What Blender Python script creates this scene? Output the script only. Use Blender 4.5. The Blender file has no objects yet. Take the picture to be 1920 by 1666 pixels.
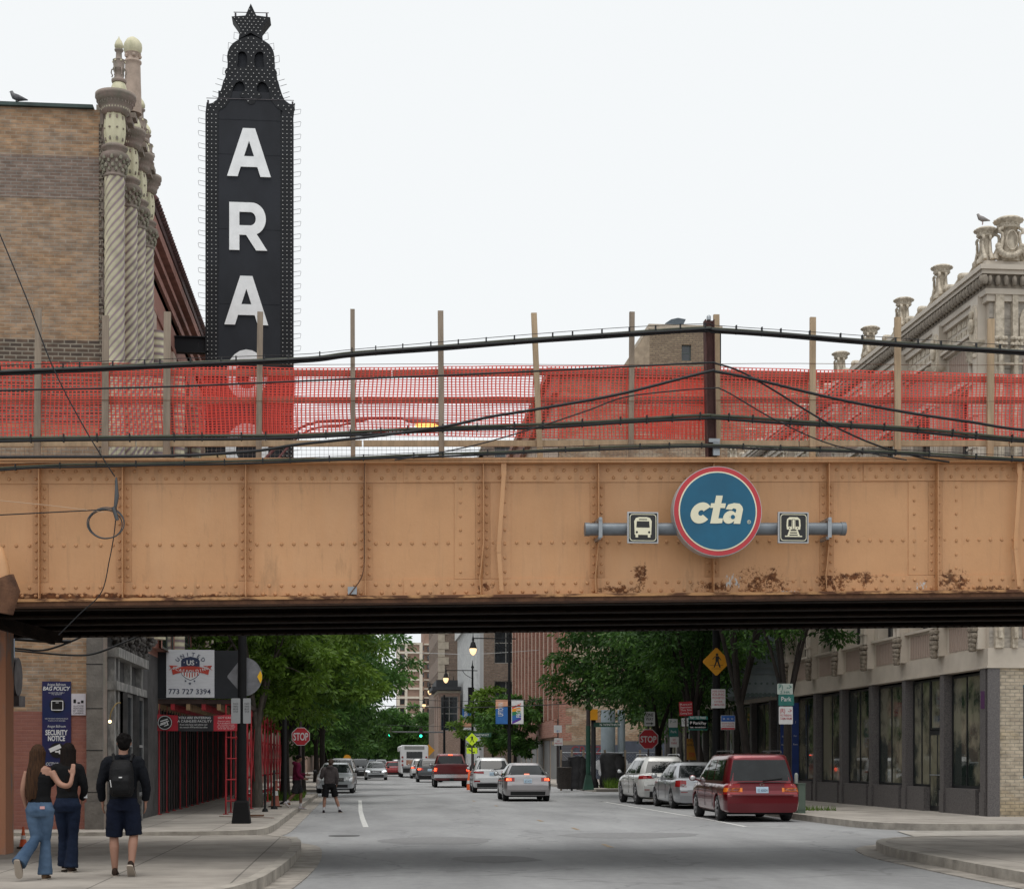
import bpy, bmesh, math, random
import numpy as np
from mathutils import Vector, Matrix, noise as mnoise, geometry as mgeo
random.seed(7); RS = np.random.RandomState(11)
R = math.radians
SC = bpy.context.scene
COL = SC.collection
# ------------------------------------------------------------------ camera, world, sun, exposure
F = 3000.0; HC = 1.55; YAW = math.atan(280 / 3000.0)
cd = bpy.data.cameras.new('camera'); cam = bpy.data.objects.new('camera', cd); COL.objects.link(cam)
cam.location = (0, 0, HC); cam.rotation_euler = (R(90), 0, -YAW)
cd.sensor_width = 36; cd.lens = 36 * F / 1920; cd.shift_y = 592 / 1920.0
cd.clip_start = 0.3; cd.clip_end = 3000
SC.camera = cam
W = bpy.data.worlds.new("World"); SC.world = W; W.use_nodes = True
nt = W.node_tree; bg = nt.nodes['Background']
sky = nt.nodes.new('ShaderNodeTexSky'); sky.sky_type = 'NISHITA'; sky.sun_disc = False
sky.sun_elevation = R(76); sky.sun_rotation = R(200); sky.air_density = 1.0; sky.dust_density = 4.0; sky.ozone_density = 1.0
hs = nt.nodes.new('ShaderNodeHueSaturation'); hs.inputs['Saturation'].default_value = 0.15
nt.links.new(sky.outputs[0], hs.inputs['Color'])
mx = nt.nodes.new('ShaderNodeMix'); mx.data_type = 'RGBA'; mx.inputs[0].default_value = 0.86
mx.inputs[7].default_value = (10.1, 10.4, 10.55, 1)
nt.links.new(hs.outputs[0], mx.inputs[6]); nt.links.new(mx.outputs[2], bg.inputs[0])
bg.inputs[1].default_value = 0.1
sd = bpy.data.lights.new('sun', 'SUN'); sun = bpy.data.objects.new('sun', sd); COL.objects.link(sun)
sd.energy = 1.5; sd.angle = R(40); sd.color = (1, 0.96, 0.9)
sun.rotation_euler = (R(14), 0, R(-20)); sun.location = (0, 0, 60)
SC.view_settings.view_transform = 'Standard'; SC.view_settings.look = 'None'
SC.view_settings.exposure = 0.0; SC.view_settings.gamma = 1.0
SC.render.engine = 'CYCLES'
try:
 SC.cycles.max_bounces = 6; SC.cycles.diffuse_bounces = 3; SC.cycles.glossy_bounces = 3
 SC.cycles.transparent_max_bounces = 8; SC.cycles.caustics_reflective = False; SC.cycles.caustics_refractive = False
except Exception: pass
# ------------------------------------------------------------------ photo geometry (pixel + known plane -> place)
_f = Vector((math.sin(YAW), math.cos(YAW), 0)); _r = Vector((math.cos(YAW), -math.sin(YAW), 0))
def ray(u, v): return _f + _r * ((u - 960) / F) + Vector((0, 0, (1425 - v) / F))
O = Vector((0, 0, HC))
def atY(u, v, Y): d = ray(u, v); return O + d * (Y / d.y)
def atX(u, v, X): d = ray(u, v); return O + d * (X / d.x)
def atZ(u, v, z=0.0): d = ray(u, v); return O + d * ((z - HC) / d.z)
def lerp(a, b, t): return a + (b - a) * t
def interp(x, xs, ys):
 return float(np.interp(x, xs, ys))
# ------------------------------------------------------------------ materials
MC = {}
def nodes(m):
 m.use_nodes = True; return m.node_tree, m.node_tree.nodes, m.node_tree.links
def P(name, col, rough=0.7, metal=0.0, var=0.12, scale=2.0, bump=0.0, bscale=30.0, coat=0.0, emit=None, estr=0, spec=0.5, stretch=None, col2=None, lo=.35, hi=.65, obj=True, trans=0.0, alpha=1.0):
 """procedural principled material: noise colour variation, optional bump"""
 if name in MC: return MC[name]
 m = bpy.data.materials.new(name); T, N, L = nodes(m); b = N['Principled BSDF']
 b.inputs['Roughness'].default_value = rough; b.inputs['Metallic'].default_value = metal
 b.inputs['Specular IOR Level'].default_value = spec
 if coat: b.inputs['Coat Weight'].default_value = coat; b.inputs['Coat Roughness'].default_value = 0.08
 tc = N.new('ShaderNodeTexCoord'); mp = N.new('ShaderNodeMapping'); L.new(tc.outputs['Object'], mp.inputs[0])
 if stretch: mp.inputs['Scale'].default_value = stretch
 n = N.new('ShaderNodeTexNoise'); n.inputs['Scale'].default_value = scale; n.inputs['Detail'].default_value = 6; n.inputs['Roughness'].default_value = .6
 L.new(mp.outputs[0], n.inputs['Vector'])
 rp = N.new('ShaderNodeValToRGB'); rp.color_ramp.elements[0].position = lo; rp.color_ramp.elements[1].position = hi
 c = np.array(col[:3]); c2 = np.array(col2[:3]) if col2 else c * (1 + var)
 c1 = c * (1 - var) if not col2 else c
 rp.color_ramp.elements[0].color = (*np.clip(c1, 0, 1), 1); rp.color_ramp.elements[1].color = (*np.clip(c2, 0, 1), 1)
 L.new(n.outputs['Fac'], rp.inputs[0]); L.new(rp.outputs[0], b.inputs['Base Color'])
 if bump:
  n2 = N.new('ShaderNodeTexNoise'); n2.inputs['Scale'].default_value = bscale; n2.inputs['Detail'].default_value = 4
  L.new(mp.outputs[0], n2.inputs['Vector'])
  bp = N.new('ShaderNodeBump'); bp.inputs['Strength'].default_value = bump; bp.inputs['Distance'].default_value = 0.02
  L.new(n2.outputs['Fac'], bp.inputs['Height']); L.new(bp.outputs[0], b.inputs['Normal'])
 if emit:
  b.inputs['Emission Color'].default_value = (*emit, 1); b.inputs['Emission Strength'].default_value = estr
 if trans: b.inputs['Transmission Weight'].default_value = trans
 MC[name] = m; return m
def brick(name, c1, c2, mortar, bw=0.22, bh=0.075, ms=0.01, patches=None, band=None, rough=.9, bump=.4):
 """bricks laid along x+y and z. patches: second colour mixed by large noise; band: (z, colour) painted below z"""
 if name in MC: return MC[name]
 m = bpy.data.materials.new(name); T, N, L = nodes(m); b = N['Principled BSDF']; b.inputs['Roughness'].default_value = rough
 g = N.new('ShaderNodeNewGeometry'); s = N.new('ShaderNodeSeparateXYZ'); L.new(g.outputs['Position'], s.inputs[0])
 ad = N.new('ShaderNodeMath'); L.new(s.outputs[0], ad.inputs[0]); L.new(s.outputs[1], ad.inputs[1])
 cb = N.new('ShaderNodeCombineXYZ'); L.new(ad.outputs[0], cb.inputs[0]); L.new(s.outputs[2], cb.inputs[1])
 bt = N.new('ShaderNodeTexBrick'); bt.inputs['Scale'].default_value = 1; bt.inputs['Brick Width'].default_value = bw
 bt.inputs['Row Height'].default_value = bh; bt.inputs['Mortar Size'].default_value = ms; bt.inputs['Mortar Smooth'].default_value = .3
 bt.inputs['Color1'].default_value = (*c1, 1); bt.inputs['Color2'].default_value = (*c2, 1); bt.inputs['Mortar'].default_value = (*mortar, 1)
 bt.inputs['Bias'].default_value = 0.0
 L.new(cb.outputs[0], bt.inputs['Vector'])
 out = bt.outputs['Color']
 n = N.new('ShaderNodeTexNoise'); n.inputs['Scale'].default_value = 0.45; n.inputs['Detail'].default_value = 7; n.inputs['Roughness'].default_value = .65
 mp = N.new('ShaderNodeMapping'); mp.inputs['Scale'].default_value = (1, 1, 2.2); L.new(g.outputs['Position'], mp.inputs[0]); L.new(mp.outputs[0], n.inputs['Vector'])
 n3 = N.new('ShaderNodeTexNoise'); n3.inputs['Scale'].default_value = 5; n3.inputs['Detail'].default_value = 5
 L.new(mp.outputs[0], n3.inputs['Vector'])
 r3 = N.new('ShaderNodeMapRange'); r3.inputs[1].default_value = .3; r3.inputs[2].default_value = .7; r3.inputs[3].default_value = .72; r3.inputs[4].default_value = 1.25
 L.new(n3.outputs['Fac'], r3.inputs[0])
 if patches:
  rp = N.new('ShaderNodeValToRGB'); rp.color_ramp.elements[0].position = .46; rp.color_ramp.elements[1].position = .56
  L.new(n.outputs['Fac'], rp.inputs[0])
  mm = N.new('ShaderNodeMix'); mm.data_type = 'RGBA'; mm.blend_type = 'MULTIPLY'; mm.inputs[7].default_value = (*patches, 1)
  L.new(rp.outputs[0], mm.inputs[0]); L.new(out, mm.inputs[6]); out = mm.outputs[2]
 mu = N.new('ShaderNodeMix'); mu.data_type = 'RGBA'; mu.blend_type = 'MULTIPLY'; mu.inputs[0].default_value = 1
 L.new(out, mu.inputs[6]); L.new(r3.outputs[0], mu.inputs[7]); out = mu.outputs[2]
 if band:
  for (zlo, zhi, colr, fac) in band:
   a1 = N.new('ShaderNodeMath'); a1.operation = 'LESS_THAN'; L.new(s.outputs[2], a1.inputs[0]); a1.inputs[1].default_value = zhi
   a2 = N.new('ShaderNodeMath'); a2.operation = 'GREATER_THAN'; L.new(s.outputs[2], a2.inputs[0]); a2.inputs[1].default_value = zlo
   a3 = N.new('ShaderNodeMath'); a3.operation = 'MULTIPLY'; L.new(a1.outputs[0], a3.inputs[0]); L.new(a2.outputs[0], a3.inputs[1])
   a4 = N.new('ShaderNodeMath'); a4.operation = 'MULTIPLY'; L.new(a3.outputs[0], a4.inputs[0]); a4.inputs[1].default_value = fac
   mb = N.new('ShaderNodeMix'); mb.data_type = 'RGBA'; mb.inputs[7].default_value = (*colr, 1)
   L.new(a4.outputs[0], mb.inputs[0]); L.new(out, mb.inputs[6]); out = mb.outputs[2]
 L.new(out, b.inputs['Base Color'])
 bp = N.new('ShaderNodeBump'); bp.inputs['Strength'].default_value = bump; bp.inputs['Distance'].default_value = .01; bp.invert = True
 L.new(bt.outputs['Fac'], bp.inputs['Height']); L.new(bp.outputs[0], b.inputs['Normal'])
 MC[name] = m; return m
def stripes(name, c1, c2, scale, axis='XY', rough=.8, bump=.3, soft=.2):
 """vertical ribs: a wave along x+y (or along z)"""
 if name in MC: return MC[name]
 m = bpy.data.materials.new(name); T, N, L = nodes(m); b = N['Principled BSDF']; b.inputs['Roughness'].default_value = rough
 g = N.new('ShaderNodeNewGeometry'); s = N.new('ShaderNodeSeparateXYZ'); L.new(g.outputs['Position'], s.inputs[0])
 ad = N.new('ShaderNodeMath'); L.new(s.outputs[0], ad.inputs[0]); L.new(s.outputs[1], ad.inputs[1])
 src = ad.outputs[0] if axis == 'XY' else s.outputs[2]
 mu = N.new('ShaderNodeMath'); mu.operation = 'MULTIPLY'; mu.inputs[1].default_value = scale * 6.2832; L.new(src, mu.inputs[0])
 sn = N.new('ShaderNodeMath'); sn.operation = 'SINE'; L.new(mu.outputs[0], sn.inputs[0])
 n = N.new('ShaderNodeTexNoise'); n.inputs['Scale'].default_value = 2.5; n.inputs['Detail'].default_value = 6
 ad2 = N.new('ShaderNodeMath'); L.new(sn.outputs[0], ad2.inputs[0]); L.new(n.outputs['Fac'], ad2.inputs[1])
 mr = N.new('ShaderNodeMapRange'); mr.inputs[1].default_value = .5 - soft * 3; mr.inputs[2].default_value = .5 + soft * 3
 L.new(ad2.outputs[0], mr.inputs[0])
 mm = N.new('ShaderNodeMix'); mm.data_type = 'RGBA'; mm.inputs[6].default_value = (*c1, 1); mm.inputs[7].default_value = (*c2, 1)
 L.new(mr.outputs[0], mm.inputs[0]); L.new(mm.outputs[2], b.inputs['Base Color'])
 bp = N.new('ShaderNodeBump'); bp.inputs['Strength'].default_value = bump; bp.inputs['Distance'].default_value = .03
 L.new(sn.outputs[0], bp.inputs['Height']); L.new(bp.outputs[0], b.inputs['Normal'])
 MC[name] = m; return m
def glass(name='window_glass', col=(.02, .025, .03), rough=.06):
 return P(name, col, rough=rough, var=.35, scale=1.5, spec=.8)
# ------------------------------------------------------------------ mesh builder
_tc = {}
def text_geo(s, shear=0, offset=0.0, extrude=0.0, spacing=1.0):
 k = (s, shear, offset, extrude, spacing)
 if k in _tc: return _tc[k]
 c = bpy.data.curves.new('t', 'FONT'); c.body = s; c.shear = shear; c.offset = offset; c.extrude = extrude; c.space_character = spacing
 c.resolution_u = 4; c.align_x = 'LEFT'
 o = bpy.data.objects.new('t', c); COL.objects.link(o); dg = bpy.context.evaluated_depsgraph_get()
 me = o.evaluated_get(dg).to_mesh()
 V = [v.co.copy() for v in me.vertices]; Fc = [list(p.vertices) for p in me.polygons]
 o.evaluated_get(dg).to_mesh_clear(); bpy.data.objects.remove(o); bpy.data.curves.remove(c)
 if V:
  x0 = min(v.x for v in V); x1 = max(v.x for v in V); y0 = min(v.y for v in V); y1 = max(v.y for v in V)
 else: x0 = x1 = y0 = y1 = 0
 _tc[k] = (V, Fc, x0, x1, y0, y1); return _tc[k]
class MB:
 def __init__(s): s.v = []; s.f = []; s.m = []; s.sm = []
 def add(s, vs, fs, m=0, smooth=False):
  b = len(s.v); s.v.extend([tuple(p) for p in vs])
  for f in fs: s.f.append([b + i for i in f]); s.m.append(m); s.sm.append(smooth)
  return s
 def box(s, x0, x1, y0, y1, z0, z1, m=0):
  return s.add([(x0, y0, z0), (x1, y0, z0), (x1, y1, z0), (x0, y1, z0), (x0, y0, z1), (x1, y0, z1), (x1, y1, z1), (x0, y1, z1)],
                     [(0, 3, 2, 1), (4, 5, 6, 7), (0, 1, 5, 4), (1, 2, 6, 5), (2, 3, 7, 6), (3, 0, 4, 7)], m)
 def cbox(s, c, d, m=0, rot=None):
  vs = []
  for z in (-.5, .5):
   for x, y in ((-.5, -.5), (.5, -.5), (.5, .5), (-.5, .5)):
    p = Vector((x * d[0], y * d[1], z * d[2]))
    if rot is not None: p = rot @ p
    vs.append(Vector(c) + p)
  return s.add(vs, [(0, 3, 2, 1), (4, 5, 6, 7), (0, 1, 5, 4), (1, 2, 6, 5), (2, 3, 7, 6), (3, 0, 4, 7)], m)
 def bar(s, a, b, w, h, m=0, up=(0, 0, 1)):
  a = Vector(a); b = Vector(b); d = (b - a); L = d.length; d.normalize(); u = Vector(up)
  if abs(d.dot(u)) > .97: u = Vector((0, 1, 0)) if abs(d.y) < .9 else Vector((1, 0, 0))
  x = d.cross(u).normalized(); z = x.cross(d).normalized(); vs = []
  for t in (a, b):
   for i, j in ((-1, -1), (1, -1), (1, 1), (-1, 1)): vs.append(t + x * (i * w / 2) + z * (j * h / 2))
  return s.add(vs, [(0, 3, 2, 1), (4, 5, 6, 7), (0, 1, 5, 4), (1, 2, 6, 5), (2, 3, 7, 6), (3, 0, 4, 7)], m)
 def tube(s, pts, r, n=8, m=0, cap=True, smooth=True, ell=None):
  pts = [Vector(p) for p in pts]; k = len(pts); rs = r if isinstance(r, (list, tuple)) else [r] * k
  vs = []; prev = None
  for i, p in enumerate(pts):
   d = (pts[min(i + 1, k - 1)] - pts[max(i - 1, 0)])
   if d.length < 1e-9: d = Vector((0, 0, 1))
   d.normalize()
   if prev is None:
    u = Vector((1, 0, 0)) if abs(d.x) < .9 else Vector((0, 1, 0))
   else: u = prev
   x = (u - d * u.dot(d)); x.normalize(); prev = x; y = d.cross(x)
   for j in range(n):
    a = 2 * math.pi * j / n; e = ell[i] if ell else 1
    vs.append(p + x * (rs[i] * math.cos(a)) + y * (rs[i] * e * math.sin(a)))
  fs = [(i * n + j, i * n + (j + 1) % n, (i + 1) * n + (j + 1) % n, (i + 1) * n + j) for i in range(k - 1) for j in range(n)]
  s.add(vs, fs, m, smooth)
  if cap: s.add(vs[:n][::-1], [list(range(n))], m); s.add(vs[-n:], [list(range(n))], m)
  return s
 def loft(s, rings, m=0, cap=True, smooth=True, closed=True):
  n = len(rings[0]); vs = [p for r in rings for p in r]; nn = n if closed else n - 1
  fs = [(i * n + j, i * n + (j + 1) % n, (i + 1) * n + (j + 1) % n, (i + 1) * n + j) for i in range(len(rings) - 1) for j in range(nn)]
  s.add(vs, fs, m, smooth)
  if cap: s.add(rings[0][::-1], [list(range(n))], m); s.add(rings[-1], [list(range(n))], m)
  return s
 def lathe(s, prof, c=(0, 0, 0), n=16, m=0, smooth=True, lobes=0, amp=0, sq=False):
  c = Vector(c); rings = []
  for (r, z) in prof:
   ring = []
   for j in range(n):
    a = 2 * math.pi * (j + .5) / n
    rr = r * (1 + amp * math.cos(lobes * a)) if lobes else r
    if sq: rr = r / max(abs(math.cos(a)), abs(math.sin(a)))
    ring.append(c + Vector((rr * math.cos(a), rr * math.sin(a), z)))
   rings.append(ring)
  return s.loft(rings, m, True, smooth)
 def cyl(s, c, r, d, axis='Y', n=20, m=0, smooth=True):
  c = Vector(c); ax = {'X': Vector((1, 0, 0)), 'Y': Vector((0, 1, 0)), 'Z': Vector((0, 0, 1))}[axis]
  return s.tube([c - ax * d / 2, c + ax * d / 2], r, n, m, True, smooth)
 def sph(s, c, r, nu=12, nv=8, m=0, zmin=-1):
  if not isinstance(r, (tuple, list)): r = (r, r, r)
  rings = []
  for i in range(1, nv):
   ph = -math.pi / 2 + math.pi * i / nv
   rings.append([Vector((c[0] + r[0] * math.cos(ph) * math.cos(2 * math.pi * j / nu), c[1] + r[1] * math.cos(ph) * math.sin(2 * math.pi * j / nu), c[2] + r[2] * math.sin(ph))) for j in range(nu)])
  return s.loft(rings, m)
 def poly(s, pts, org, ux, uz, d, m=0, holes=None):
  """2-D polygon (with holes) in the ux/uz plane, thickness d along -normal side (n = ux x uz points away from viewer side)"""
  ux = Vector(ux); uz = Vector(uz); n = ux.cross(uz); org = Vector(org)   # n points to the viewer for ux right, uz up
  loops = [pts] + (holes or [])
  allp = [p for l in loops for p in l]
  tri = mgeo.tessellate_polygon([[Vector((p[0], p[1], 0)) for p in l] for l in loops])
  fr = [org + ux * p[0] + uz * p[1] for p in allp]; bk = [p - n * d for p in fr]; k = len(allp)
  fs = []
  for t in tri:
   a, b, c = [allp[i] for i in t]
   ccw = (b[0] - a[0]) * (c[1] - a[1]) - (b[1] - a[1]) * (c[0] - a[0]) > 0
   t = tuple(t) if ccw else tuple(reversed(t))
   fs.append(t)
   if d: fs.append(tuple(k + i for i in reversed(t)))
  if d:
   o = 0
   for l in loops:
    q = len(l)
    for i in range(q): fs.append((o + i, o + (i + 1) % q, k + o + (i + 1) % q, k + o + i))
    o += q
  return s.add(fr + bk if d else fr, fs, m)
 def text(s, t, org, ux, uz, size, m=0, shear=0, offset=0.0, extrude=0.0, align='C', fit=None, spacing=1.0):
  V, Fc, x0, x1, y0, y1 = text_geo(t, shear, offset, extrude, spacing)
  if not V: return s
  ux = Vector(ux); uz = Vector(uz); n = ux.cross(uz)
  sx = sy = size / 0.7
  if fit: sx = fit / max(1e-6, (x1 - x0))
  cx = {'C': (x0 + x1) / 2, 'L': x0, 'R': x1}[align]
  return s.add([Vector(org) + ux * ((v.x - cx) * sx) + uz * (v.y * sy) + n * (v.z * sy) for v in V], Fc, m)
 def arr(s, V, Fq, m=0, smooth=False):
  b = len(s.v); s.v.extend(map(tuple, V)); s.f.extend([[b + int(i) for i in f] for f in Fq]); s.m.extend([m] * len(Fq)); s.sm.extend([smooth] * len(Fq)); return s
 def build(s, name, mats, parent=None, world=True, base=None):
  if not isinstance(mats, (list, tuple)): mats = [mats]
  me = bpy.data.meshes.new(name); off = Vector((0, 0, 0))
  V = np.array(s.v, dtype=float) if s.v else np.zeros((0, 3))
  o = bpy.data.objects.new(name, me); COL.objects.link(o)
  if parent is not None:
   o.parent = parent
   if world:
    q = parent
    while q is not None: off += q.location; q = q.parent
  elif base is not False:
   lo = V.min(0); hi = V.max(0); off = Vector(((lo[0] + hi[0]) / 2, (lo[1] + hi[1]) / 2, lo[2])); o.location = off
  V = V - np.array(off)
  me.from_pydata(V.tolist(), [], s.f)
  for mt in mats: me.materials.append(mt)
  me.polygons.foreach_set('material_index', s.m); me.polygons.foreach_set('use_smooth', s.sm); me.update()
  return o
def build_each(b, name, mats, parent=None, world=True):
 """one object per connected piece"""
 n = len(b.v); par = list(range(n))
 def fd(i):
  while par[i] != i: par[i] = par[par[i]]; i = par[i]
  return i
 for f in b.f:
  for k in f[1:]: par[fd(k)] = fd(f[0])
 gr = {}
 for k, f in enumerate(b.f): gr.setdefault(fd(f[0]), []).append(k)
 for ks in gr.values():
  c = MB(); mp = {}
  for k in ks:
   for i in b.f[k]:
    if i not in mp: mp[i] = len(c.v); c.v.append(b.v[i])
   c.f.append([mp[i] for i in b.f[k]]); c.m.append(b.m[k]); c.sm.append(b.sm[k])
  c.build(name, mats, parent, world)
def tag(o, label=None, cat=None, group=None, kind=None):
 if label: o['label'] = label
 if cat: o['category'] = cat
 if group: o['group'] = group
 if kind: o['kind'] = kind
 return o
def thing(name, label, cat, loc=(0, 0, 0), rz=0, group=None):
 o = bpy.data.objects.new(name, None); COL.objects.link(o); o.location = loc; o.rotation_euler = (0, 0, rz); o.empty_display_size = .2
 return tag(o, label, cat, group)
def kids(o): return [c for c in bpy.data.objects if c.parent == o]
def copy_tree(o, parent=None):
 c = o.copy(); COL.objects.link(c); c.parent = parent
 for ch in kids(o): copy_tree(ch, c)
 return c
def grow(f, prefix=''): return f
X1 = Vector((1, 0, 0)); Y1 = Vector((0, 1, 0)); Z1 = Vector((0, 0, 1))
# common materials
M_black = P('black_metal', (.012, .012, .014), .45, .3)
M_steel = P('grey_steel', (.32, .34, .36), .45, .7)
M_alu = P('bare_aluminium', (.45, .46, .47), .5, .5)
M_white = P('white_paint', (.75, .75, .73), .5)
M_conc = P('concrete', (.30, .275, .245), .9, var=.16, scale=1.3, bump=.25, bscale=60)
M_glass = glass()
M_rubber = P('rubber', (.018, .018, .019), .85)
M_chrome = P('chrome', (.6, .6, .62), .15, 1.0, var=.05)
# ------------------------------------------------------------------ ground, road, sidewalks
def asphalt_mat():
 m = bpy.data.materials.new('asphalt'); T, N, L = nodes(m); b = N['Principled BSDF']; b.inputs['Roughness'].default_value = .82
 g = N.new('ShaderNodeNewGeometry')
 def nz(scale, st=(1, 1, 1), det=6, rough=.6):
  mp = N.new('ShaderNodeMapping'); mp.inputs['Scale'].default_value = st; L.new(g.outputs['Position'], mp.inputs[0])
  n = N.new('ShaderNodeTexNoise'); n.inputs['Scale'].default_value = scale; n.inputs['Detail'].default_value = det; n.inputs['Roughness'].default_value = rough
  L.new(mp.outputs[0], n.inputs['Vector']); return n.outputs['Fac']
 big = nz(.35, (1.6, .35, 1)); fine = nz(7, (1, .6, 1)); grit = nz(60)
 a = N.new('ShaderNodeMath'); a.operation = 'MULTIPLY_ADD'; L.new(fine, a.inputs[0]); a.inputs[1].default_value = .35; L.new(big, a.inputs[2])
 a2 = N.new('ShaderNodeMath'); a2.operation = 'MULTIPLY_ADD'; L.new(grit, a2.inputs[0]); a2.inputs[1].default_value = .3; L.new(a.outputs[0], a2.inputs[2])
 rp = N.new('ShaderNodeValToRGB'); e = rp.color_ramp.elements; e[0].position = .62; e[0].color = (.21, .212, .216, 1); e[1].position = 1.0; e[1].color = (.335, .338, .342, 1)
 L.new(a2.outputs[0], rp.inputs[0])
 # cracks
 vo = N.new('ShaderNodeTexVoronoi'); vo.feature = 'DISTANCE_TO_EDGE'; vo.inputs['Scale'].default_value = .22
 wn = N.new('ShaderNodeTexNoise'); wn.inputs['Scale'].default_value = 1.1; wn.inputs['Detail'].default_value = 5
 L.new(g.outputs['Position'], wn.inputs['Vector'])
 va = N.new('ShaderNodeVectorMath'); va.operation = 'MULTIPLY_ADD'; L.new(wn.outputs['Color'], va.inputs[0]); va.inputs[1].default_value = (1.6, 1.6, 0); L.new(g.outputs['Position'], va.inputs[2])
 L.new(va.outputs[0], vo.inputs['Vector'])
 lt = N.new('ShaderNodeMapRange'); lt.inputs[1].default_value = .003; lt.inputs[2].default_value = .012; L.new(vo.outputs['Distance'], lt.inputs[0]); lt.inputs[3].default_value = .78; lt.inputs[4].default_value = 1
 mu = N.new('ShaderNodeMix'); mu.data_type = 'RGBA'; mu.blend_type = 'MULTIPLY'; mu.inputs[0].default_value = 1
 L.new(rp.outputs[0], mu.inputs[6]); L.new(lt.outputs[0], mu.inputs[7]); L.new(mu.outputs[2], b.inputs['Base Color'])
 bp = N.new('ShaderNodeBump'); bp.inputs['Strength'].default_value = .3; bp.inputs['Distance'].default_value = .01; L.new(grit, bp.inputs['Height']); L.new(bp.outputs[0], b.inputs['Normal'])
 return m
def slab_mat(name, col, jx=1.5, jy=1.5):
 m = bpy.data.materials.new(name); T, N, L = nodes(m); b = N['Principled BSDF']; b.inputs['Roughness'].default_value = .88
 g = N.new('ShaderNodeNewGeometry')
 bt = N.new('ShaderNodeTexBrick'); bt.offset = 0; bt.inputs['Scale'].default_value = 1; bt.inputs['Brick Width'].default_value = jx; bt.inputs['Row Height'].default_value = jy
 bt.inputs['Mortar Size'].default_value = .012; c = np.array(col)
 bt.inputs['Color1'].default_value = (*(c * .93), 1); bt.inputs['Color2'].default_value = (*(c * 1.07), 1); bt.inputs['Mortar'].default_value = (*(c * .45), 1)
 L.new(g.outputs['Position'], bt.inputs['Vector'])
 n = N.new('ShaderNodeTexNoise'); n.inputs['Scale'].default_value = 1.2; n.inputs['Detail'].default_value = 8; n.inputs['Roughness'].default_value = .65; L.new(g.outputs['Position'], n.inputs['Vector'])
 mr = N.new('ShaderNodeMapRange'); mr.inputs[1].default_value = .3; mr.inputs[2].default_value = .7; mr.inputs[3].default_value = .7; mr.inputs[4].default_value = 1.2; L.new(n.outputs['Fac'], mr.inputs[0])
 mu = N.new('ShaderNodeMix'); mu.data_type = 'RGBA'; mu.blend_type = 'MULTIPLY'; mu.inputs[0].default_value = 1
 L.new(bt.outputs['Color'], mu.inputs[6]); L.new(mr.outputs[0], mu.inputs[7]); L.new(mu.outputs[2], b.inputs['Base Color'])
 n2 = N.new('ShaderNodeTexNoise'); n2.inputs['Scale'].default_value = 70; L.new(g.outputs['Position'], n2.inputs['Vector'])
 bp = N.new('ShaderNodeBump'); bp.inputs['Strength'].default_value = .25; bp.inputs['Distance'].default_value = .008; L.new(n2.outputs['Fac'], bp.inputs['Height']); L.new(bp.outputs[0], b.inputs['Normal'])
 return m
M_asph = asphalt_mat(); M_walk = slab_mat('sidewalk_concrete', (.34, .31, .275)); M_curb = P('curb_concrete', (.36, .33, .29), .9, var=.25, scale=3, bump=.3)
M_gut = P('gutter_concrete', (.33, .30, .265), .9, var=.3, scale=2.5, bump=.3)
M_dirt = P('bare_ground', (.13, .12, .09), .95, var=.3, scale=.5, bump=.4, bscale=8)
g = MB(); g.box(-500, 500, -30, 1500, -1, -.004); tag(g.build('ground', M_dirt), kind='structure')
g = MB(); g.add([(-30, -25, .0), (30, -25, .0), (30, 1200, .0), (-30, 1200, .0)], [(0, 1, 2, 3)]); tag(g.build('road', M_asph), kind='structure')
def slab(name, pts, z=.15, m=M_walk, curb=.16, curb_edges=None, gutter=None):
 """raised slab with a curb border along open polyline curb_edges (indices)"""
 b = MB(); b.poly([(p[0], p[1]) for p in pts], (0, 0, z), X1, Y1, z + .05); o = b.build(name, m); tag(o, kind='structure'); return o
def strip(name, line, w0, w1, z0, z1, mat):
 """a strip between offsets w0..w1 to the right of the polyline"""
 L = [Vector((p[0], p[1], 0)) for p in line]; a = []; c = []
 for i, p in enumerate(L):
  d = (L[min(i + 1, len(L) - 1)] - L[max(i - 1, 0)]).normalized(); n = Vector((d.y, -d.x, 0))
  a.append(p + n * w0); c.append(p + n * w1)
 rings = [[Vector((p.x, p.y, z0)), Vector((q.x, q.y, z0)), Vector((q.x, q.y, z1)), Vector((p.x, p.y, z1))] for p, q in zip(a, c)]
 b = MB(); b.loft(rings, 0, True, False); return tag(b.build(name, mat), kind='structure')
def G(u, v, z=.15): p = atZ(u, v, z); return (p.x, p.y)
def chaikin(pts, it=2):
 for _ in range(it):
  q = [pts[0]]
  for a, b in zip(pts, pts[1:]):
   q += [(a[0] * .75 + b[0] * .25, a[1] * .75 + b[1] * .25), (a[0] * .25 + b[0] * .75, a[1] * .25 + b[1] * .75)]
  q.append(pts[-1]); pts = q
 return pts
CX_L = -2.06   # left curb line
CX_R = 11.45   # right curb line
# far left sidewalk (in front of the ballroom)
fl = chaikin([(CX_L - 2.2, 31.9), (CX_L - .35, 32.3), (CX_L, 33.6), (CX_L, 40), (CX_L, 62)])
fl = [(-9, 31.9)] + fl
slab('sidewalk', [(-9, 69.0), (-9, 31.9)] + fl[1:] + [(CX_L, 69.0)])
strip('curb', fl + [(CX_L, 69)], -.01, .15, 0, .156, M_curb); strip('gutter', fl + [(CX_L, 69)], .15, .52, -.01, .012, M_gut)
slab('sidewalk', [(-9, 700), (-9, 78), (CX_L, 78), (CX_L, 700)])
strip('curb', [(CX_L, 78), (CX_L, 700)], 0, .15, 0, .156, M_curb)
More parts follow.
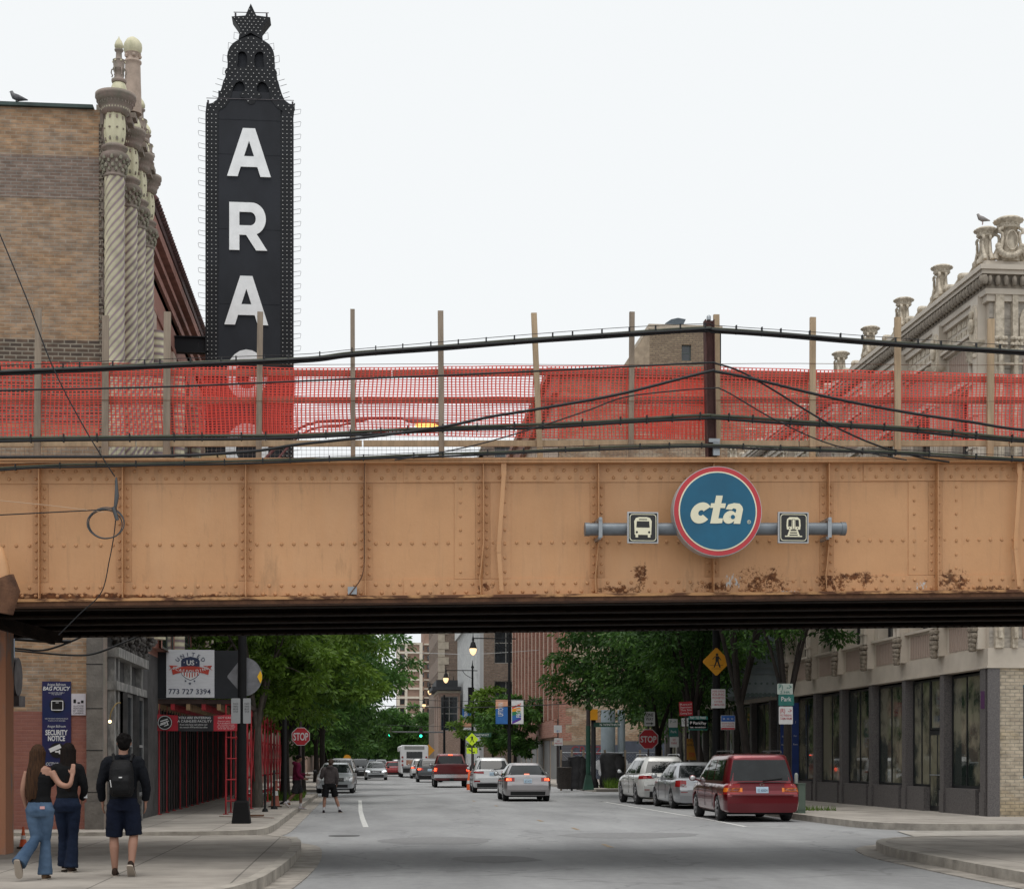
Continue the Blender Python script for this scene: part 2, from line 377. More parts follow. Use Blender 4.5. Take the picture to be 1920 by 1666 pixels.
# near left sidewalk
nl = chaikin([(-9, 14.2), G(250, 1690), G(440, 1660), G(515, 1618), G(547, 1588), G(549, 1571), (-1.62, 29.9), (-1.95, 30.35)])
slab('sidewalk', [(-9, 30.3)] + nl)
strip('curb', nl, -.01, .15, 0, .156, M_curb); strip('gutter', nl, .15, .5, -.01, .014, M_gut)
g = MB(); g.add([(-9, 30.2, .02), (-2.1, 30.2, .02), (-1.3, 30.0, .012), (-1.3, 32.6, .012), (-2.1, 32.1, .02), (-9, 32.0, .02)], [(0, 1, 2, 3, 4, 5)]); tag(g.build('alley', slab_mat('alley_concrete', (.36, .335, .30), 3, 4)), kind='structure')
# right side
fr = chaikin([(CX_R, 69), (CX_R, 44), (CX_R, 38), (CX_R + .1, 35.2), (CX_R + 1.2, 34.3), (14.6, 34.2), (40, 34.2)], 3)
slab('sidewalk', fr + [(40, 69)])
strip('curb', fr, -.01, .15, 0, .156, M_curb)
nr = chaikin([(40, 28.6), (14, 28.6), (10.7, 28.9), G(1648, 1572), G(1680, 1588), G(1780, 1606), G(1850, 1619), G(1925, 1632), (8.3, 12), (8.3, -10)])
slab('sidewalk', nr + [(40, -10)])
strip('curb', nr, -.01, .15, 0, .156, M_curb); strip('gutter', nr, .15, .5, -.01, .014, M_gut)
g = MB(); g.add([(10.6, 28.8, .016), (40, 28.8, .016), (40, 34.0, .016), (11.6, 34.0, .016)], [(0, 1, 2, 3)]); tag(g.build('alley', MB and bpy.data.materials['alley_concrete']), kind='structure')
slab('sidewalk', [(CX_R, 78), (40, 78), (40, 700), (CX_R, 700)])
strip('curb', [(CX_R, 700), (CX_R, 78)], 0, .15, 0, .156, M_curb)
# road markings
M_line = P('worn_white_marking', (.62, .62, .6), .7, var=.25, scale=9)
M_yel = P('worn_yellow_marking', (.42, .27, .12), .8, col2=(.2, .19, .18), scale=9, lo=.42, hi=.55)
def mark(name, pts, w, z=.005, m=M_line):
 b = MB(); P_ = [Vector((p[0], p[1], z)) for p in pts]; a = []
 for i, p in enumerate(P_):
  d = (P_[min(i + 1, len(P_) - 1)] - P_[max(i - 1, 0)]).normalized(); n = Vector((d.y, -d.x, 0)) * w / 2
  a += [p - n, p + n]
 b.add(a, [(2 * i, 2 * i + 1, 2 * i + 3, 2 * i + 2) for i in range(len(P_) - 1)]); return tag(b.build(name, m), kind='structure')
mark('lane_marking', [G(686, 1550, 0), G(680, 1535, 0), G(676, 1520, 0), G(675, 1500, 0)], .13)
mark('lane_marking', [G(665, 1484, 0), G(664, 1474, 0)], .14)
mark('lane_marking', [G(1398, 1549, 0), (9.05, 42), (9.0, 60), G(1195, 1509, 0)], .11)
mark('lane_marking', [G(1500, 1552, 0), G(1398, 1549, 0)], .09)
mark('crosswalk_line', [G(560, 1497, 0), G(700, 1491, 0), G(880, 1486, 0), G(1100, 1484, 0)], .25, .0055, P('faded_red_brown_line', (.2, .165, .155), .85, var=.2, scale=8))
mark('crosswalk_line', [G(575, 1502, 0), G(660, 1499, 0)], .1)
for u, v in ((1012, 1538), (1078, 1553), (1138, 1585), (930, 1510), (888, 1501)):
 x, y = G(u, v, 0); mark('center_marking', [(x, y - .6), (x + .02, y + .6)], .09, .005, M_yel)
M_tar = P('tar_patch', (.075, .072, .072), .7, var=.2, scale=6)
for (u, v, du) in ((770, 1636, 38), (850, 1634, 26), (972, 1632, 30), (1077, 1629, 34), (655, 1641, 16)):
 a = G(u - du / 2, v, 0); c = G(u + du / 2, v - 1, 0); mark('expansion_joint', [a, c], .03, .0045, M_tar)
g = MB(); x, y = G(700, 1566, 0); g.cyl((x - .6, y, .003), .32, .012, 'Z', 24); tag(g.build('manhole_cover', P('cast_iron', (.1, .1, .1), .7, .4)), 'round iron manhole cover set in the asphalt past the bridge', 'manhole cover')
rs = random.Random(9)
for (u0, v0, u1, v1, w) in ((700, 1600, 1500, 1588, .03), (640, 1560, 1250, 1556, .03), (690, 1515, 1010, 1517, .03)):
 a = Vector((*G(u0, v0, 0), 0)); c = Vector((*G(u1, v1, 0), 0)); n = 26; d = (c - a); pv = Vector((-d.y, d.x, 0)).normalized(); off = 0; pts = []
 for i in range(n + 1): off = off * .85 + rs.uniform(-.09, .09); p = a + d * (i / n) + pv * off; pts.append((p.x, p.y))
 mark('sealed_crack', pts, w, .0035, P('crack_sealer', (.17, .17, .175), .7, var=.3, scale=5))
for (u, v, a_, b_) in ((820, 1575, 1.1, .8), (1180, 1565, 1.5, .7), (930, 1610, .7, .5)):
 x, y = G(u, v, 0); g = MB(); g.poly([(x + a_ * (1 + .12 * rs.uniform(-1, 1)) * math.cos(t), y + b_ * 1.8 * (1 + .12 * rs.uniform(-1, 1)) * math.sin(t)) for t in np.linspace(0, 2 * math.pi, 18, endpoint=False)], (0, 0, .003), X1, Y1, 0); tag(g.build('asphalt_patch', P('asphalt_patch', (.215, .215, .218), .85, var=.12, scale=9)), kind='structure')
# ------------------------------------------------------------------ rail viaduct
BY = 21.5
zt = atY(660, 866, BY).z; zb_ = atY(960, 1119, BY).z - .02
def inc(x): return .019 * (x - .9)   # the deck climbs gently to the right
def bz(v, u=960): return atY(u, v, BY).z
def bx(u): return atY(u, 1000, BY).x
def girder_mat():
 m = bpy.data.materials.new('tan_bridge_paint'); T, N, L = nodes(m); b = N['Principled BSDF']; b.inputs['Roughness'].default_value = .55
 g = N.new('ShaderNodeNewGeometry')
 def nz(scale, st=(1, 1, 1), det=7, rough=.65):
  mp = N.new('ShaderNodeMapping'); mp.inputs['Scale'].default_value = st; L.new(g.outputs['Position'], mp.inputs[0])
  n = N.new('ShaderNodeTexNoise'); n.inputs['Scale'].default_value = scale; n.inputs['Detail'].default_value = det; n.inputs['Roughness'].default_value = rough
  L.new(mp.outputs[0], n.inputs['Vector']); return n.outputs['Fac']
 def rg(src, a, c, lo=0, hi=1):
  r = N.new('ShaderNodeMapRange'); r.inputs[1].default_value = a; r.inputs[2].default_value = c; r.inputs[3].default_value = lo; r.inputs[4].default_value = hi; L.new(src, r.inputs[0]); return r.outputs[0]
 def mth(op, a, c):
  r = N.new('ShaderNodeMath'); r.operation = op
  for i, q in enumerate((a, c)):
   if isinstance(q, (int, float)): r.inputs[i].default_value = q
   else: L.new(q, r.inputs[i])
  return r.outputs[0]
 def mix(f, a, c, bl='MIX'):
  r = N.new('ShaderNodeMix'); r.data_type = 'RGBA'; r.blend_type = bl
  if isinstance(f, (int, float)): r.inputs[0].default_value = f
  else: L.new(f, r.inputs[0])
  for i, q in ((6, a), (7, c)):
   if isinstance(q, tuple): r.inputs[i].default_value = (*q, 1)
   else: L.new(q, r.inputs[i])
  return r.outputs[2]
 base = mix(rg(nz(.7), .35, .65), (.605, .325, .155), (.52, .275, .128))
 base = mix(rg(nz(1.3, (1.2, 1, .25)), .5, .75, 0, .25), base, (.62, .40, .24))
 base = mix(rg(nz(3, (3, 1, .35)), .55, .8, 0, .3), base, (.4, .22, .11))
 s = N.new('ShaderNodeSeparateXYZ'); L.new(g.outputs['Position'], s.inputs[0])
 # rust patches at their places along the girder
 spots = None; nd = nz(13, (1, 1, 1), 10, .8)
 for (u, v, ru, rv) in ((1200, 1075, 22, 34), (1432, 1092, 75, 42), (1560, 1088, 46, 34), (1785, 1090, 48, 36), (1600, 1080, 90, 12), (1335, 1100, 60, 14), (1860, 1105, 60, 10), (910, 1100, 20, 12), (1620, 965 + 120, 30, 20), (1160, 1105, 60, 12)):
  p = atY(u, v, BY); rx = ru / 140.; rz = rv / 140.
  dx = mth('MULTIPLY', mth('SUBTRACT', s.outputs[0], p.x), 1 / rx); dz = mth('MULTIPLY', mth('SUBTRACT', s.outputs[2], p.z), 1 / rz)
  d = mth('ADD', mth('MULTIPLY', dx, dx), mth('MULTIPLY', dz, dz))
  w = rg(d, 0, 1.6, .2, -.16)
  spots = w if spots is None else mth('MAXIMUM', spots, w)
 f = rg(mth('ADD', nd, spots), .62, .69)
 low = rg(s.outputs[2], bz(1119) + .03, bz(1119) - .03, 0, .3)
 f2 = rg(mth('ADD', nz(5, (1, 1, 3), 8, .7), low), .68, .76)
 rust = mix(rg(nz(14), .35, .65), (.055, .02, .01), (.2, .075, .025))
 col = mix(mth('MAXIMUM', f, f2), base, rust)
 # pale bird streaks
 w = None
 for (u, v, ru, rv) in ((1372, 1092, 26, 30), (1726, 1098, 22, 20), (1480, 1110, 40, 6)):
  p = atY(u, v, BY); dx = mth('MULTIPLY', mth('SUBTRACT', s.outputs[0], p.x), 140 / ru); dz = mth('MULTIPLY', mth('SUBTRACT', s.outputs[2], p.z), 140 / rv)
  ww = rg(mth('ADD', mth('MULTIPLY', dx, dx), mth('MULTIPLY', dz, dz)), 0, 1.4, .18, -.3); w = ww if w is None else mth('MAXIMUM', w, ww)
 col = mix(rg(mth('ADD', nz(22, (1.5, 1, .6)), w), .64, .70), col, (.5, .52, .52))
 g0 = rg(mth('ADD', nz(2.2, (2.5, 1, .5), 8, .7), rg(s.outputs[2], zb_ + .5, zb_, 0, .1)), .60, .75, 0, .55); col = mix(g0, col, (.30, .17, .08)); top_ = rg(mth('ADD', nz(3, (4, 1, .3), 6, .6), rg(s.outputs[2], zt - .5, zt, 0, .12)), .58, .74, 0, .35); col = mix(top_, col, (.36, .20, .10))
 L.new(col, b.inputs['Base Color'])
 L.new(rg(mth('MAXIMUM', f, f2), 0, 1, .5, .95), b.inputs['Roughness'])
 bp = N.new('ShaderNodeBump'); bp.inputs['Strength'].default_value = .22; bp.inputs['Distance'].default_value = .01
 L.new(mth('ADD', nz(22, (1, 1, 1), 3), mth('MULTIPLY', nz(1.1), 3.0)), bp.inputs['Height']); L.new(bp.outputs[0], b.inputs['Normal'])
 return m
M_tan = girder_mat()
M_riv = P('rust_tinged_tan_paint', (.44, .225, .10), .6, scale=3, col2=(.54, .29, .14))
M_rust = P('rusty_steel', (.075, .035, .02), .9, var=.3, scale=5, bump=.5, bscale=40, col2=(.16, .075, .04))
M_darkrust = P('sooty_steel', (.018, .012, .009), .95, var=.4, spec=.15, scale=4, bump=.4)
M_rustedge = P('rust_streaked_flange', (.5, .27, .12), .85, scale=4.0, col2=(.10, .04, .018), lo=.44, hi=.58, stretch=(.7, 1, 2.5))
br = thing('rail_viaduct', 'tan riveted steel plate girder rail bridge spanning the street', 'bridge', (5, 24, 0))
XL, XR = -16, 17
g = MB(); g.box(XL, XR, BY, BY + .02, zb_, zt)
# flange angles (vertical legs) and cover plates
g.box(XL, XR, BY - .014, BY - .002, zt - .26, zt - .02); g.box(XL, XR, BY - .014, BY - .002, zb_ + .02, zb_ + .245)
for (a, c) in ((757, 1038), (1618, 1888), (-300, -100)):
 g.box(bx(a), bx(c), BY - .027, BY - .015, zt - .255, zt - .03); g.box(bx(a), bx(c), BY - .027, BY - .015, zb_ + .03, zb_ + .24)
g.build('girder_web', M_tan, br)
g = MB(); g.box(XL, XR, BY - .17, BY + .17, zt - .02, zt + .012); g.box(XL, XR, BY - .185, BY + .185, zt + .0145, zt + .045); g.build('top_flange', M_tan, br)
g = MB()
n = 120
for i in range(n):   # slightly corroded, uneven lower flange edge
 a = lerp(XL, XR, i / n); c = lerp(XL, XR, (i + 1) / n) ; e = random.uniform(-.006, .006)
 g.box(a, c, BY - .19 + e, BY + .17, zb_ - .02, zb_ + .018)
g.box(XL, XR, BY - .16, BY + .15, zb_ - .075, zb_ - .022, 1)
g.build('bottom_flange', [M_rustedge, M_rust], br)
stiff = [76, 232, 462, 685, 905, 1120, 1335, 1550, 1753, 1960, 2150, 2360, -140, -350, -560, -760]
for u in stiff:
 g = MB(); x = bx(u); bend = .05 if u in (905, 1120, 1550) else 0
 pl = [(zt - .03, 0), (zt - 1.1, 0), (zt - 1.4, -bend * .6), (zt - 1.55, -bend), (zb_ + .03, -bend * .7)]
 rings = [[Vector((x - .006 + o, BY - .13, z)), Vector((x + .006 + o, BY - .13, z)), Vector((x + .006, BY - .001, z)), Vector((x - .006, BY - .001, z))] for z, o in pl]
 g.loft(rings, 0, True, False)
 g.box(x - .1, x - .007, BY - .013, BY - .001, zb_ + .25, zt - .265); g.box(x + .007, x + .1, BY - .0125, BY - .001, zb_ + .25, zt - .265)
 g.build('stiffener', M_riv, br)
for u in (905, 1753):
 g = MB(); x = bx(u); g.box(x - .38, x - .1025, BY - .01, BY, zb_ + .25, zt - .262); g.box(x + .1025, x + .38, BY - .01, BY, zb_ + .25, zt - .262)
 g.build('splice_plate', M_tan, br)
g = MB()
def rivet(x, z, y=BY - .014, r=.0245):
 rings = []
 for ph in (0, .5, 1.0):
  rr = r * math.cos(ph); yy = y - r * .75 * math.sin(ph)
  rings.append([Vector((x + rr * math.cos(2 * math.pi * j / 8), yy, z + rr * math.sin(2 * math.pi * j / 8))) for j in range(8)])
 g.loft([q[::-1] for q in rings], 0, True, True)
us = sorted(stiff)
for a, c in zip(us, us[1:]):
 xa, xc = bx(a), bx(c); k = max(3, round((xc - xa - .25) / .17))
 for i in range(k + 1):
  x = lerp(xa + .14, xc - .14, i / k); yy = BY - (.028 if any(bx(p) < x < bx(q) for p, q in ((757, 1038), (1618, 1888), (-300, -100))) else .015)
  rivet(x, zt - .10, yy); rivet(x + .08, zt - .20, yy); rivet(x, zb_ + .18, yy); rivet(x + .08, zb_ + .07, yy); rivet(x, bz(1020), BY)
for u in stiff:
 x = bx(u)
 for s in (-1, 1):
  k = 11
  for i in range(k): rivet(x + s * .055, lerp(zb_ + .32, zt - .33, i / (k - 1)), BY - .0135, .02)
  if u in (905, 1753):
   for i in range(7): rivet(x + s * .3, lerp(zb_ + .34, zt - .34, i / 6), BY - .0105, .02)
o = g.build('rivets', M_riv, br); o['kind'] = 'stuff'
# loose straps
for (u0, u1, u2) in ((943, 934, 939), (1905, 1898, 1904)):
 g = MB()
 g.bar((bx(u0), BY - .12, bz(872)), (bx(u0), BY - .12, bz(898)), .07, .02); g.bar((bx(u0), BY - .13, bz(896)), (bx(u1), BY - .1, bz(1028)), .055, .02); g.bar((bx(u1), BY - .105, bz(1024)), (bx(u1), BY - .1, bz(1040)), .06, .05)
 g.bar((bx(u1), BY - .11, bz(1036)), (bx(u2), BY - .12, bz(1112)), .055, .02)
 g.build('strap', M_tan, br)
# deck and floor structure
FYY = 27.6
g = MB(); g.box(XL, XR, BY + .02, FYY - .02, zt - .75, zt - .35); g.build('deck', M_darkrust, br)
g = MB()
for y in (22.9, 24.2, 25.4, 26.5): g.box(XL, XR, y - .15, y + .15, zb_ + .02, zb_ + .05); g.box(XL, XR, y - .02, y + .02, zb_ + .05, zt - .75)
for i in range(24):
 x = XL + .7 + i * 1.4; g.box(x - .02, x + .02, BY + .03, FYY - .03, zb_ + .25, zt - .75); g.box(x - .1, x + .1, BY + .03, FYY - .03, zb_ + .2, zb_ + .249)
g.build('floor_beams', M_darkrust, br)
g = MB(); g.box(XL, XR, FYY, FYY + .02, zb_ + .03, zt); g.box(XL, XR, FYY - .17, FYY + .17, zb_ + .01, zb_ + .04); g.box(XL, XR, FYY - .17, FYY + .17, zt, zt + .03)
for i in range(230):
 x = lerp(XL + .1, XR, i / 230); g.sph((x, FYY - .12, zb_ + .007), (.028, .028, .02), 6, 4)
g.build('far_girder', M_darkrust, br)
M_tie = P('creosote_timber', (.06, .05, .045), .9, var=.3)
g = MB()
for i in range(56): x = XL + .3 + i * .58; g.box(x - .11, x + .11, BY + .3, FYY - .3, zt - .35, zt - .13)
g.build('railway_tie', M_tie, br)
g = MB()
for y in (23.4, 24.85): g.box(XL, XR, y - .035, y + .035, zt - .13, zt + .02)
g.build('rail', M_rust, br)
g = MB(); g.box(-15.5, -5.3, 24.45, 25.0, 0, zb_ + .04)
M_peel = P('peeling_orange_paint', (.46, .21, .12), .9, scale=1.3, col2=(.19, .2, .2), lo=.55, hi=.66, bump=.4, bscale=18, stretch=(1.5, 1.5, .6))
g.build('abutment', M_peel, br)
g = MB(); g.box(12.2, 16.5, 24.45, 25.0, 0, zb_ + .04); g.build('abutment', M_peel, br)
# curved end bracket at the left edge and sway bracing underneath
g = MB()
c0 = atY(-14, 1030, BY - .5);
pts = [atY(-30, 1020, BY - .5), atY(-6, 1035, BY - .5), atY(2, 1060, BY - .5), atY(5, 1090, BY - .5)]
g.tube(pts, [.08, .1, .1, .11], 12); g.tube([atY(4, 1086, BY - .5), atY(16, 1110, BY - .5), atY(10, 1150, BY - .5)], [.16, .15, .1], 12, 1)
g.build('drain_bracket', [M_tan, M_rust], br)
g = MB(); g.bar(atY(-20, 1160, 24), atY(110, 1196, 26), .14, .14); g.bar(atY(-20, 1170, 23.4), atY(100, 1204, 25), .06, .06); g.build('sway_brace', M_darkrust, br)
for o in kids(br):
 if o.name.split('.')[0] in ('abutment', 'drain_bracket', 'sway_brace'): continue
 for v in o.data.vertices: v.co.z += inc(v.co.x + br.location.x)
# construction fence on the bridge
M_wood = P('weathered_lumber', (.27, .215, .165), .85, var=.2, scale=3, stretch=(6, 6, .6), bump=.2)
M_wood2 = P('fresh_lumber', (.42, .31, .20), .8, var=.16, scale=3, stretch=(6, 6, .6), bump=.2)
M_orange = bpy.data.materials.new('orange_plastic_mesh'); T, N, L = nodes(M_orange); b = N['Principled BSDF']
b.inputs['Base Color'].default_value = (.83, .09, .04, 1); b.inputs['Roughness'].default_value = .45
tr = N.new('ShaderNodeBsdfTranslucent'); tr.inputs[0].default_value = (.95, .16, .10, 1); mxs = N.new('ShaderNodeMixShader'); mxs.inputs[0].default_value = .45
nn = N.new('ShaderNodeTexNoise'); nn.inputs['Scale'].default_value = 1.2; rr_ = N.new('ShaderNodeValToRGB'); rr_.color_ramp.elements[0].color = (.90, .065, .055, 1); rr_.color_ramp.elements[1].color = (.95, .12, .085, 1); L.new(nn.outputs[0], rr_.inputs[0]); L.new(rr_.outputs[0], b.inputs['Base Color'])
L.new(b.outputs[0], mxs.inputs[1]); L.new(tr.outputs[0], mxs.inputs[2]); L.new(mxs.outputs[0], N['Material Output'].inputs[0])
FB = BY + .1
fn = thing('construction_fence', 'orange plastic mesh barrier nailed to lumber posts along the bridge edge', 'fence', (bx(960), FB, zt + .04))
posts = [(72, 70, 578, .08, 0), (198, 197, 592, .085, 0), (314, 312, 585, .09, 0), (488, 485, 585, .075, 0), (661, 662, 580, .06, 0), (826, 828, 583, .075, 0), (1001, 1013, 587, .075, 1), (1185, 1183, 585, .07, 0), (1343, 1346, 590, .08, 1), (1524, 1523, 595, .08, 1), (1683, 1683, 595, .085, 1), (1858, 1856, 598, .09, 1), (-60, -62, 585, .1, 0), (-200, -198, 588, .1, 0), (2040, 2038, 596, .09, 1), (2210, 2214, 592, .09, 1)]
for (ut, ub, v, w, k) in posts:
 a = atY(ub, 860, FB); a.z = zt + .045 + inc(a.x); t = atY(ut, v, FB)
 MB().bar(a, t, w, .05, 0, (0, 1, 0)).build('post', M_wood2 if k else M_wood, fn)
def zx(x, v): return atY(uof(x), v, FB).z
def uof(x):
 t = math.atan2(x, BY) - YAW; return 960 + 3000 * math.tan(t)
g = MB()
for (va, vb, h, y) in ((829, 832, .075, FB + .045),):
 for i in range(8):
  x0 = -9 + i * 3; g.bar((x0 + .01, y, zx(x0, 830)), (x0 + 2.99, y, zx(x0 + 3, 830)), .04, .08, 0)
g.build('lower_rail', M_wood2, fn)
g = MB()
for i in range(8):
 x0 = -9 + i * 3; g.bar((x0 + .01, FB + .13, zx(x0, 746)), (x0 + 2.99, FB + .13, zx(x0 + 3, 746)), .04, .085)
 zr = [zx(xx, interp(uof(xx), [-300, 560, 1200, 1920, 2300], [688, 697, 692, 709, 714])) for xx in (x0 + .4, x0 + 3.39)]; g.bar((x0 + .4, FB + .13, zr[0]), (x0 + 3.39, FB + .13, zr[1]), .04, .085)
g.build('upper_rail', M_wood, fn)
def net(x0, x1, y, seed, cell=.056, rows=27, sw=.0060, hw=.0084, vtop=None, vbot=None, amp=.03):
 b = MB(); nx = int((x1 - x0) / cell); V = []; Fc = []
 def pos(i, j, ox=0., oz=0.):
  x = x0 + i * cell; us_ = uof(x)
  t = zx(x, vtop(us_)); bo = zx(x, vbot(us_)); z = lerp(bo, t, j / rows)
  q = mnoise.noise(Vector((x * .8, z * 1.5, seed))); q2 = mnoise.noise(Vector((x * 2.3, z * 2, seed + 9)))
  q3 = mnoise.noise(Vector((x * .9, z * 4 + seed, 3)))
  return (x + ox + .045 * q, y + amp * 1.6 * q + amp * .5 * q2, z + oz + .012 * q2 + .02 * q3 * math.sin(math.pi * j / rows))
 for j in range(rows + 1):
  for i in range(nx):
   a = pos(i, j, 0, -sw); c = pos(i + 1, j, 0, -sw); d = pos(i + 1, j, 0, sw); e = pos(i, j, 0, sw)
   k = len(V); V += [a, c, d, e]; Fc.append((k, k + 1, k + 2, k + 3))
 for i in range(nx + 1):
  for j in range(rows):
   a = pos(i, j, -hw, sw); c = pos(i, j, hw, sw); d = pos(i, j + 1, hw, -sw); e = pos(i, j + 1, -hw, -sw)
   k = len(V); V += [a, c, d, e]; Fc.append((k, k + 1, k + 2, k + 3))
 b.arr(V, Fc); return b
vt = lambda u: interp(u, [-300, 0, 200, 560, 700, 1000, 1200, 1500, 1920, 2300], [677, 676, 678, 688, 686, 683, 683, 689, 700, 705])
vb = lambda u: interp(u, [-300, 0, 300, 640, 1000, 1300, 1500, 1920, 2300], [818, 818, 815, 812, 818, 822, 824, 828, 828])
net(-7.2, 12.5, FB + .07, 3, vtop=vt, vbot=vb).build('orange_mesh', M_orange, fn)
o = net(bx(372), bx(556), FB + .17, 40, cell=.058, rows=26, sw=.004, hw=.005, vtop=lambda u: vt(u) + 9, vbot=lambda u: vb(u) + 4, amp=.05).build('orange_mesh', M_orange, fn)
o = net(bx(1180), bx(1345), FB + .17, 60, cell=.059, rows=25, sw=.0045, hw=.006, vtop=lambda u: vt(u) + 22, vbot=lambda u: vb(u) - 4, amp=.06).build('orange_mesh', M_orange, fn)
g = MB()
xw = -7.0
while xw < 12.4:
 g.box(xw - .0018, xw + .0018, FB + .2, FB + .2036, zt + .05 + inc(xw), bz(740) + inc(xw)); xw += .06
zz = zt + .06
while zz < bz(740): g.bar((-7, FB + .206, zz + inc(-7)), (12.4, FB + .206, zz + inc(12.4)), .0036, .0036); zz += .06
g.build('wire_mesh', P('galvanised_wire', (.25, .22, .21), .5, .4), fn)
g = MB()
for v in (684, 752): g.tube([(x, FB - .035 + .02 * math.sin(x), zx(x, v) + .01 * math.sin(x * 1.3)) for x in np.arange(-7, 12.5, .5)], .004, 5)
g.build('tie_wire', M_rust, fn)
# steel cable post
pz = thing('steel_post', 'rusty brown steel post carrying black cables above the round blue sign', 'post', (bx(1331), BY - .1, zt + .05))
g = MB(); a = atY(1333, 857, BY - .1); a.z = zt + .046 + inc(a.x); t = atY(1329, 601, BY - .1); w = .075
for (dx, wx, wy) in ((0, .012, .13), (-.0575, .012, .15), (.0575, .012, .15)):
 g.bar(a + Vector((dx, 0, 0)), t + Vector((dx, 0, 0)), wx if dx else .11, wy if dx else .012, 0, (0, 1, 0))
g.build('post_shaft', P('dark_rust_paint', (.075, .03, .026), .8, var=.3, scale=4, stretch=(3, 3, .7), bump=.3), pz)
g = MB(); p = atY(1337, 825, BY - .2); g.box(p.x - .06, p.x + .09, BY - .22, BY - .16, p.z - .03, p.z + .02); p = atY(1342, 843, BY - .2); g.box(p.x - .04, p.x + .05, BY - .23, BY - .15, p.z - .08, p.z + .09)
p = atY(1329, 600, BY - .1); g.lathe([(.03, 0), (.03, .05), (.01, .07)], (p.x, BY - .1, p.z), 8); g.build('clamp', M_steel, pz)
# cables
M_cab = P('black_cable', (.011, .012, .014), .5, spec=.35, var=.2, scale=8)
M_cabg = P('olive_cable', (.045, .05, .03), .6, var=.2, scale=8)
def smooth(pts, k=14):
 out = []; n = len(pts)
 for i in range(n - 1):
  p0 = pts[max(i - 1, 0)]; p1 = pts[i]; p2 = pts[i + 1]; p3 = pts[min(i + 2, n - 1)]
  for j in range(k):
   t = j / k
   out.append(.5 * ((2 * p1) + (p2 - p0) * t + (2 * p0 - 5 * p1 + 4 * p2 - p3) * t * t + (3 * p1 - p0 - 3 * p2 + p3) * t ** 3))
 out.append(pts[-1]); return out
def cable(name, label, px, Y=BY - .22, r=.018, strands=1, messenger=0, clips=0, mat=None, cat='cable', ties=True):
 pts = smooth([atY(u, v, Y) for u, v in px], 10)
 if strands == 1 and not messenger and not clips:
  g = MB(); g.tube(pts, r, 7); return tag(g.build(name, mat or M_cab), label, cat, 'cables strung along the bridge')
 root = thing(name, label, cat, pts[len(pts) // 2], group='cables strung along the bridge')
 offs = [(0, 0)] if strands == 1 else ([(0, r * .9), (0, -r * .9)] if strands == 2 else [(0, r * 1.1), (.012, -r * .6), (-.03, -r * .4), (.0, -r * 1.7)])
 for k, (dy, dz) in enumerate(offs):
  g = MB(); g.tube([p + Vector((0, dy, dz + .004 * math.sin(i * .35 + k * 2))) for i, p in enumerate(pts)], r * (1 if strands > 1 else 1), 7)
  g.build('strand', M_cabg if (k == 0 and strands > 1) else (mat or M_cab), root)
 if messenger:
  g = MB(); g.tube([p + Vector((0, 0, messenger + .012 * math.sin(i * .12))) for i, p in enumerate(pts)], .0045, 5); g.build('messenger_wire', M_steel if 0 else M_cab, root)
 if clips:
  acc = 0; nxt = clips * .5
  for a, c in zip(pts, pts[1:]):
   acc += (c - a).length
   if acc > nxt:
    nxt += clips * random.uniform(.85, 1.15); h = max(messenger, r * 2.6) + .008
    g = MB(); g.box(c.x - .008, c.x + .008, c.y - r * 1.5, c.y + r * 1.5, c.z - r * 2.2, c.z + h); g.build('lashing_clip', M_cab, root)
 return root
cable('cable_bundle', 'thick top bundle of black cables arching over the rusty post', [(-250, 712), (0, 698), (300, 685), (560, 674), (660, 664), (825, 651), (1000, 638), (1180, 625), (1322, 617), (1345, 619), (1500, 630), (1700, 646), (1920, 660), (2150, 672)], r=.017, strands=3, messenger=.075, clips=.38)
cable('cable', 'thin black cable just below the top bundle, dropping steeply right of the post', [(-250, 741), (0, 732), (310, 725), (640, 711), (825, 704), (1000, 696), (1180, 687), (1322, 680), (1345, 682), (1390, 697), (1440, 725), (1500, 762), (1560, 797), (1640, 833), (1720, 856), (1780, 866)], Y=BY - .26, r=.013)
cable('cable', 'black cable rising from the mid bundle to the post then sagging right', [(-250, 862), (0, 857), (300, 855), (470, 846), (560, 833), (700, 818), (830, 800), (920, 781), (1000, 768), (1160, 739), (1322, 698), (1345, 697), (1420, 712), (1560, 746), (1700, 773), (1820, 791), (1920, 806), (2150, 826)], Y=BY - .30, r=.02)
cable('cable_bundle', 'pair of black cables at mid height crossing the lower mesh', [(-250, 832), (0, 824), (300, 821), (540, 818), (700, 811), (830, 804), (1000, 799), (1180, 789), (1322, 781), (1345, 782), (1500, 792), (1700, 805), (1920, 825), (2150, 838)], Y=BY - .24, r=.021, strands=2, clips=.42)
cable('cable_bundle', 'lowest olive cable running just above the girder top', [(-250, 900), (0, 879), (100, 874), (240, 871), (400, 868), (640, 860), (830, 853), (1000, 846), (1200, 838), (1330, 836), (1500, 842), (1700, 850), (1920, 862), (2150, 872)], Y=BY - .28, r=.015, strands=2, messenger=.04, clips=.5)
cable('cable', 'thin diagonal wire climbing from the girder to the post and back down', [(740, 862), (800, 853), (900, 832), (1000, 803), (1100, 770), (1165, 746), (1240, 735), (1330, 728), (1360, 733), (1450, 785), (1550, 830), (1650, 853), (1700, 862)], Y=BY - .34, r=.009)
cable('drop_wire', 'thin twisted drop wire slanting down from the upper left corner', [(-30, 370), (0, 440), (50, 560), (100, 690), (160, 805), (215, 893)], Y=BY - .42, r=.0085)
cable('drop_wire', 'pair wire running level from the left edge to the wire coil', [(-60, 966), (0, 965), (100, 960), (200, 955)], Y=BY - .42, r=.008)
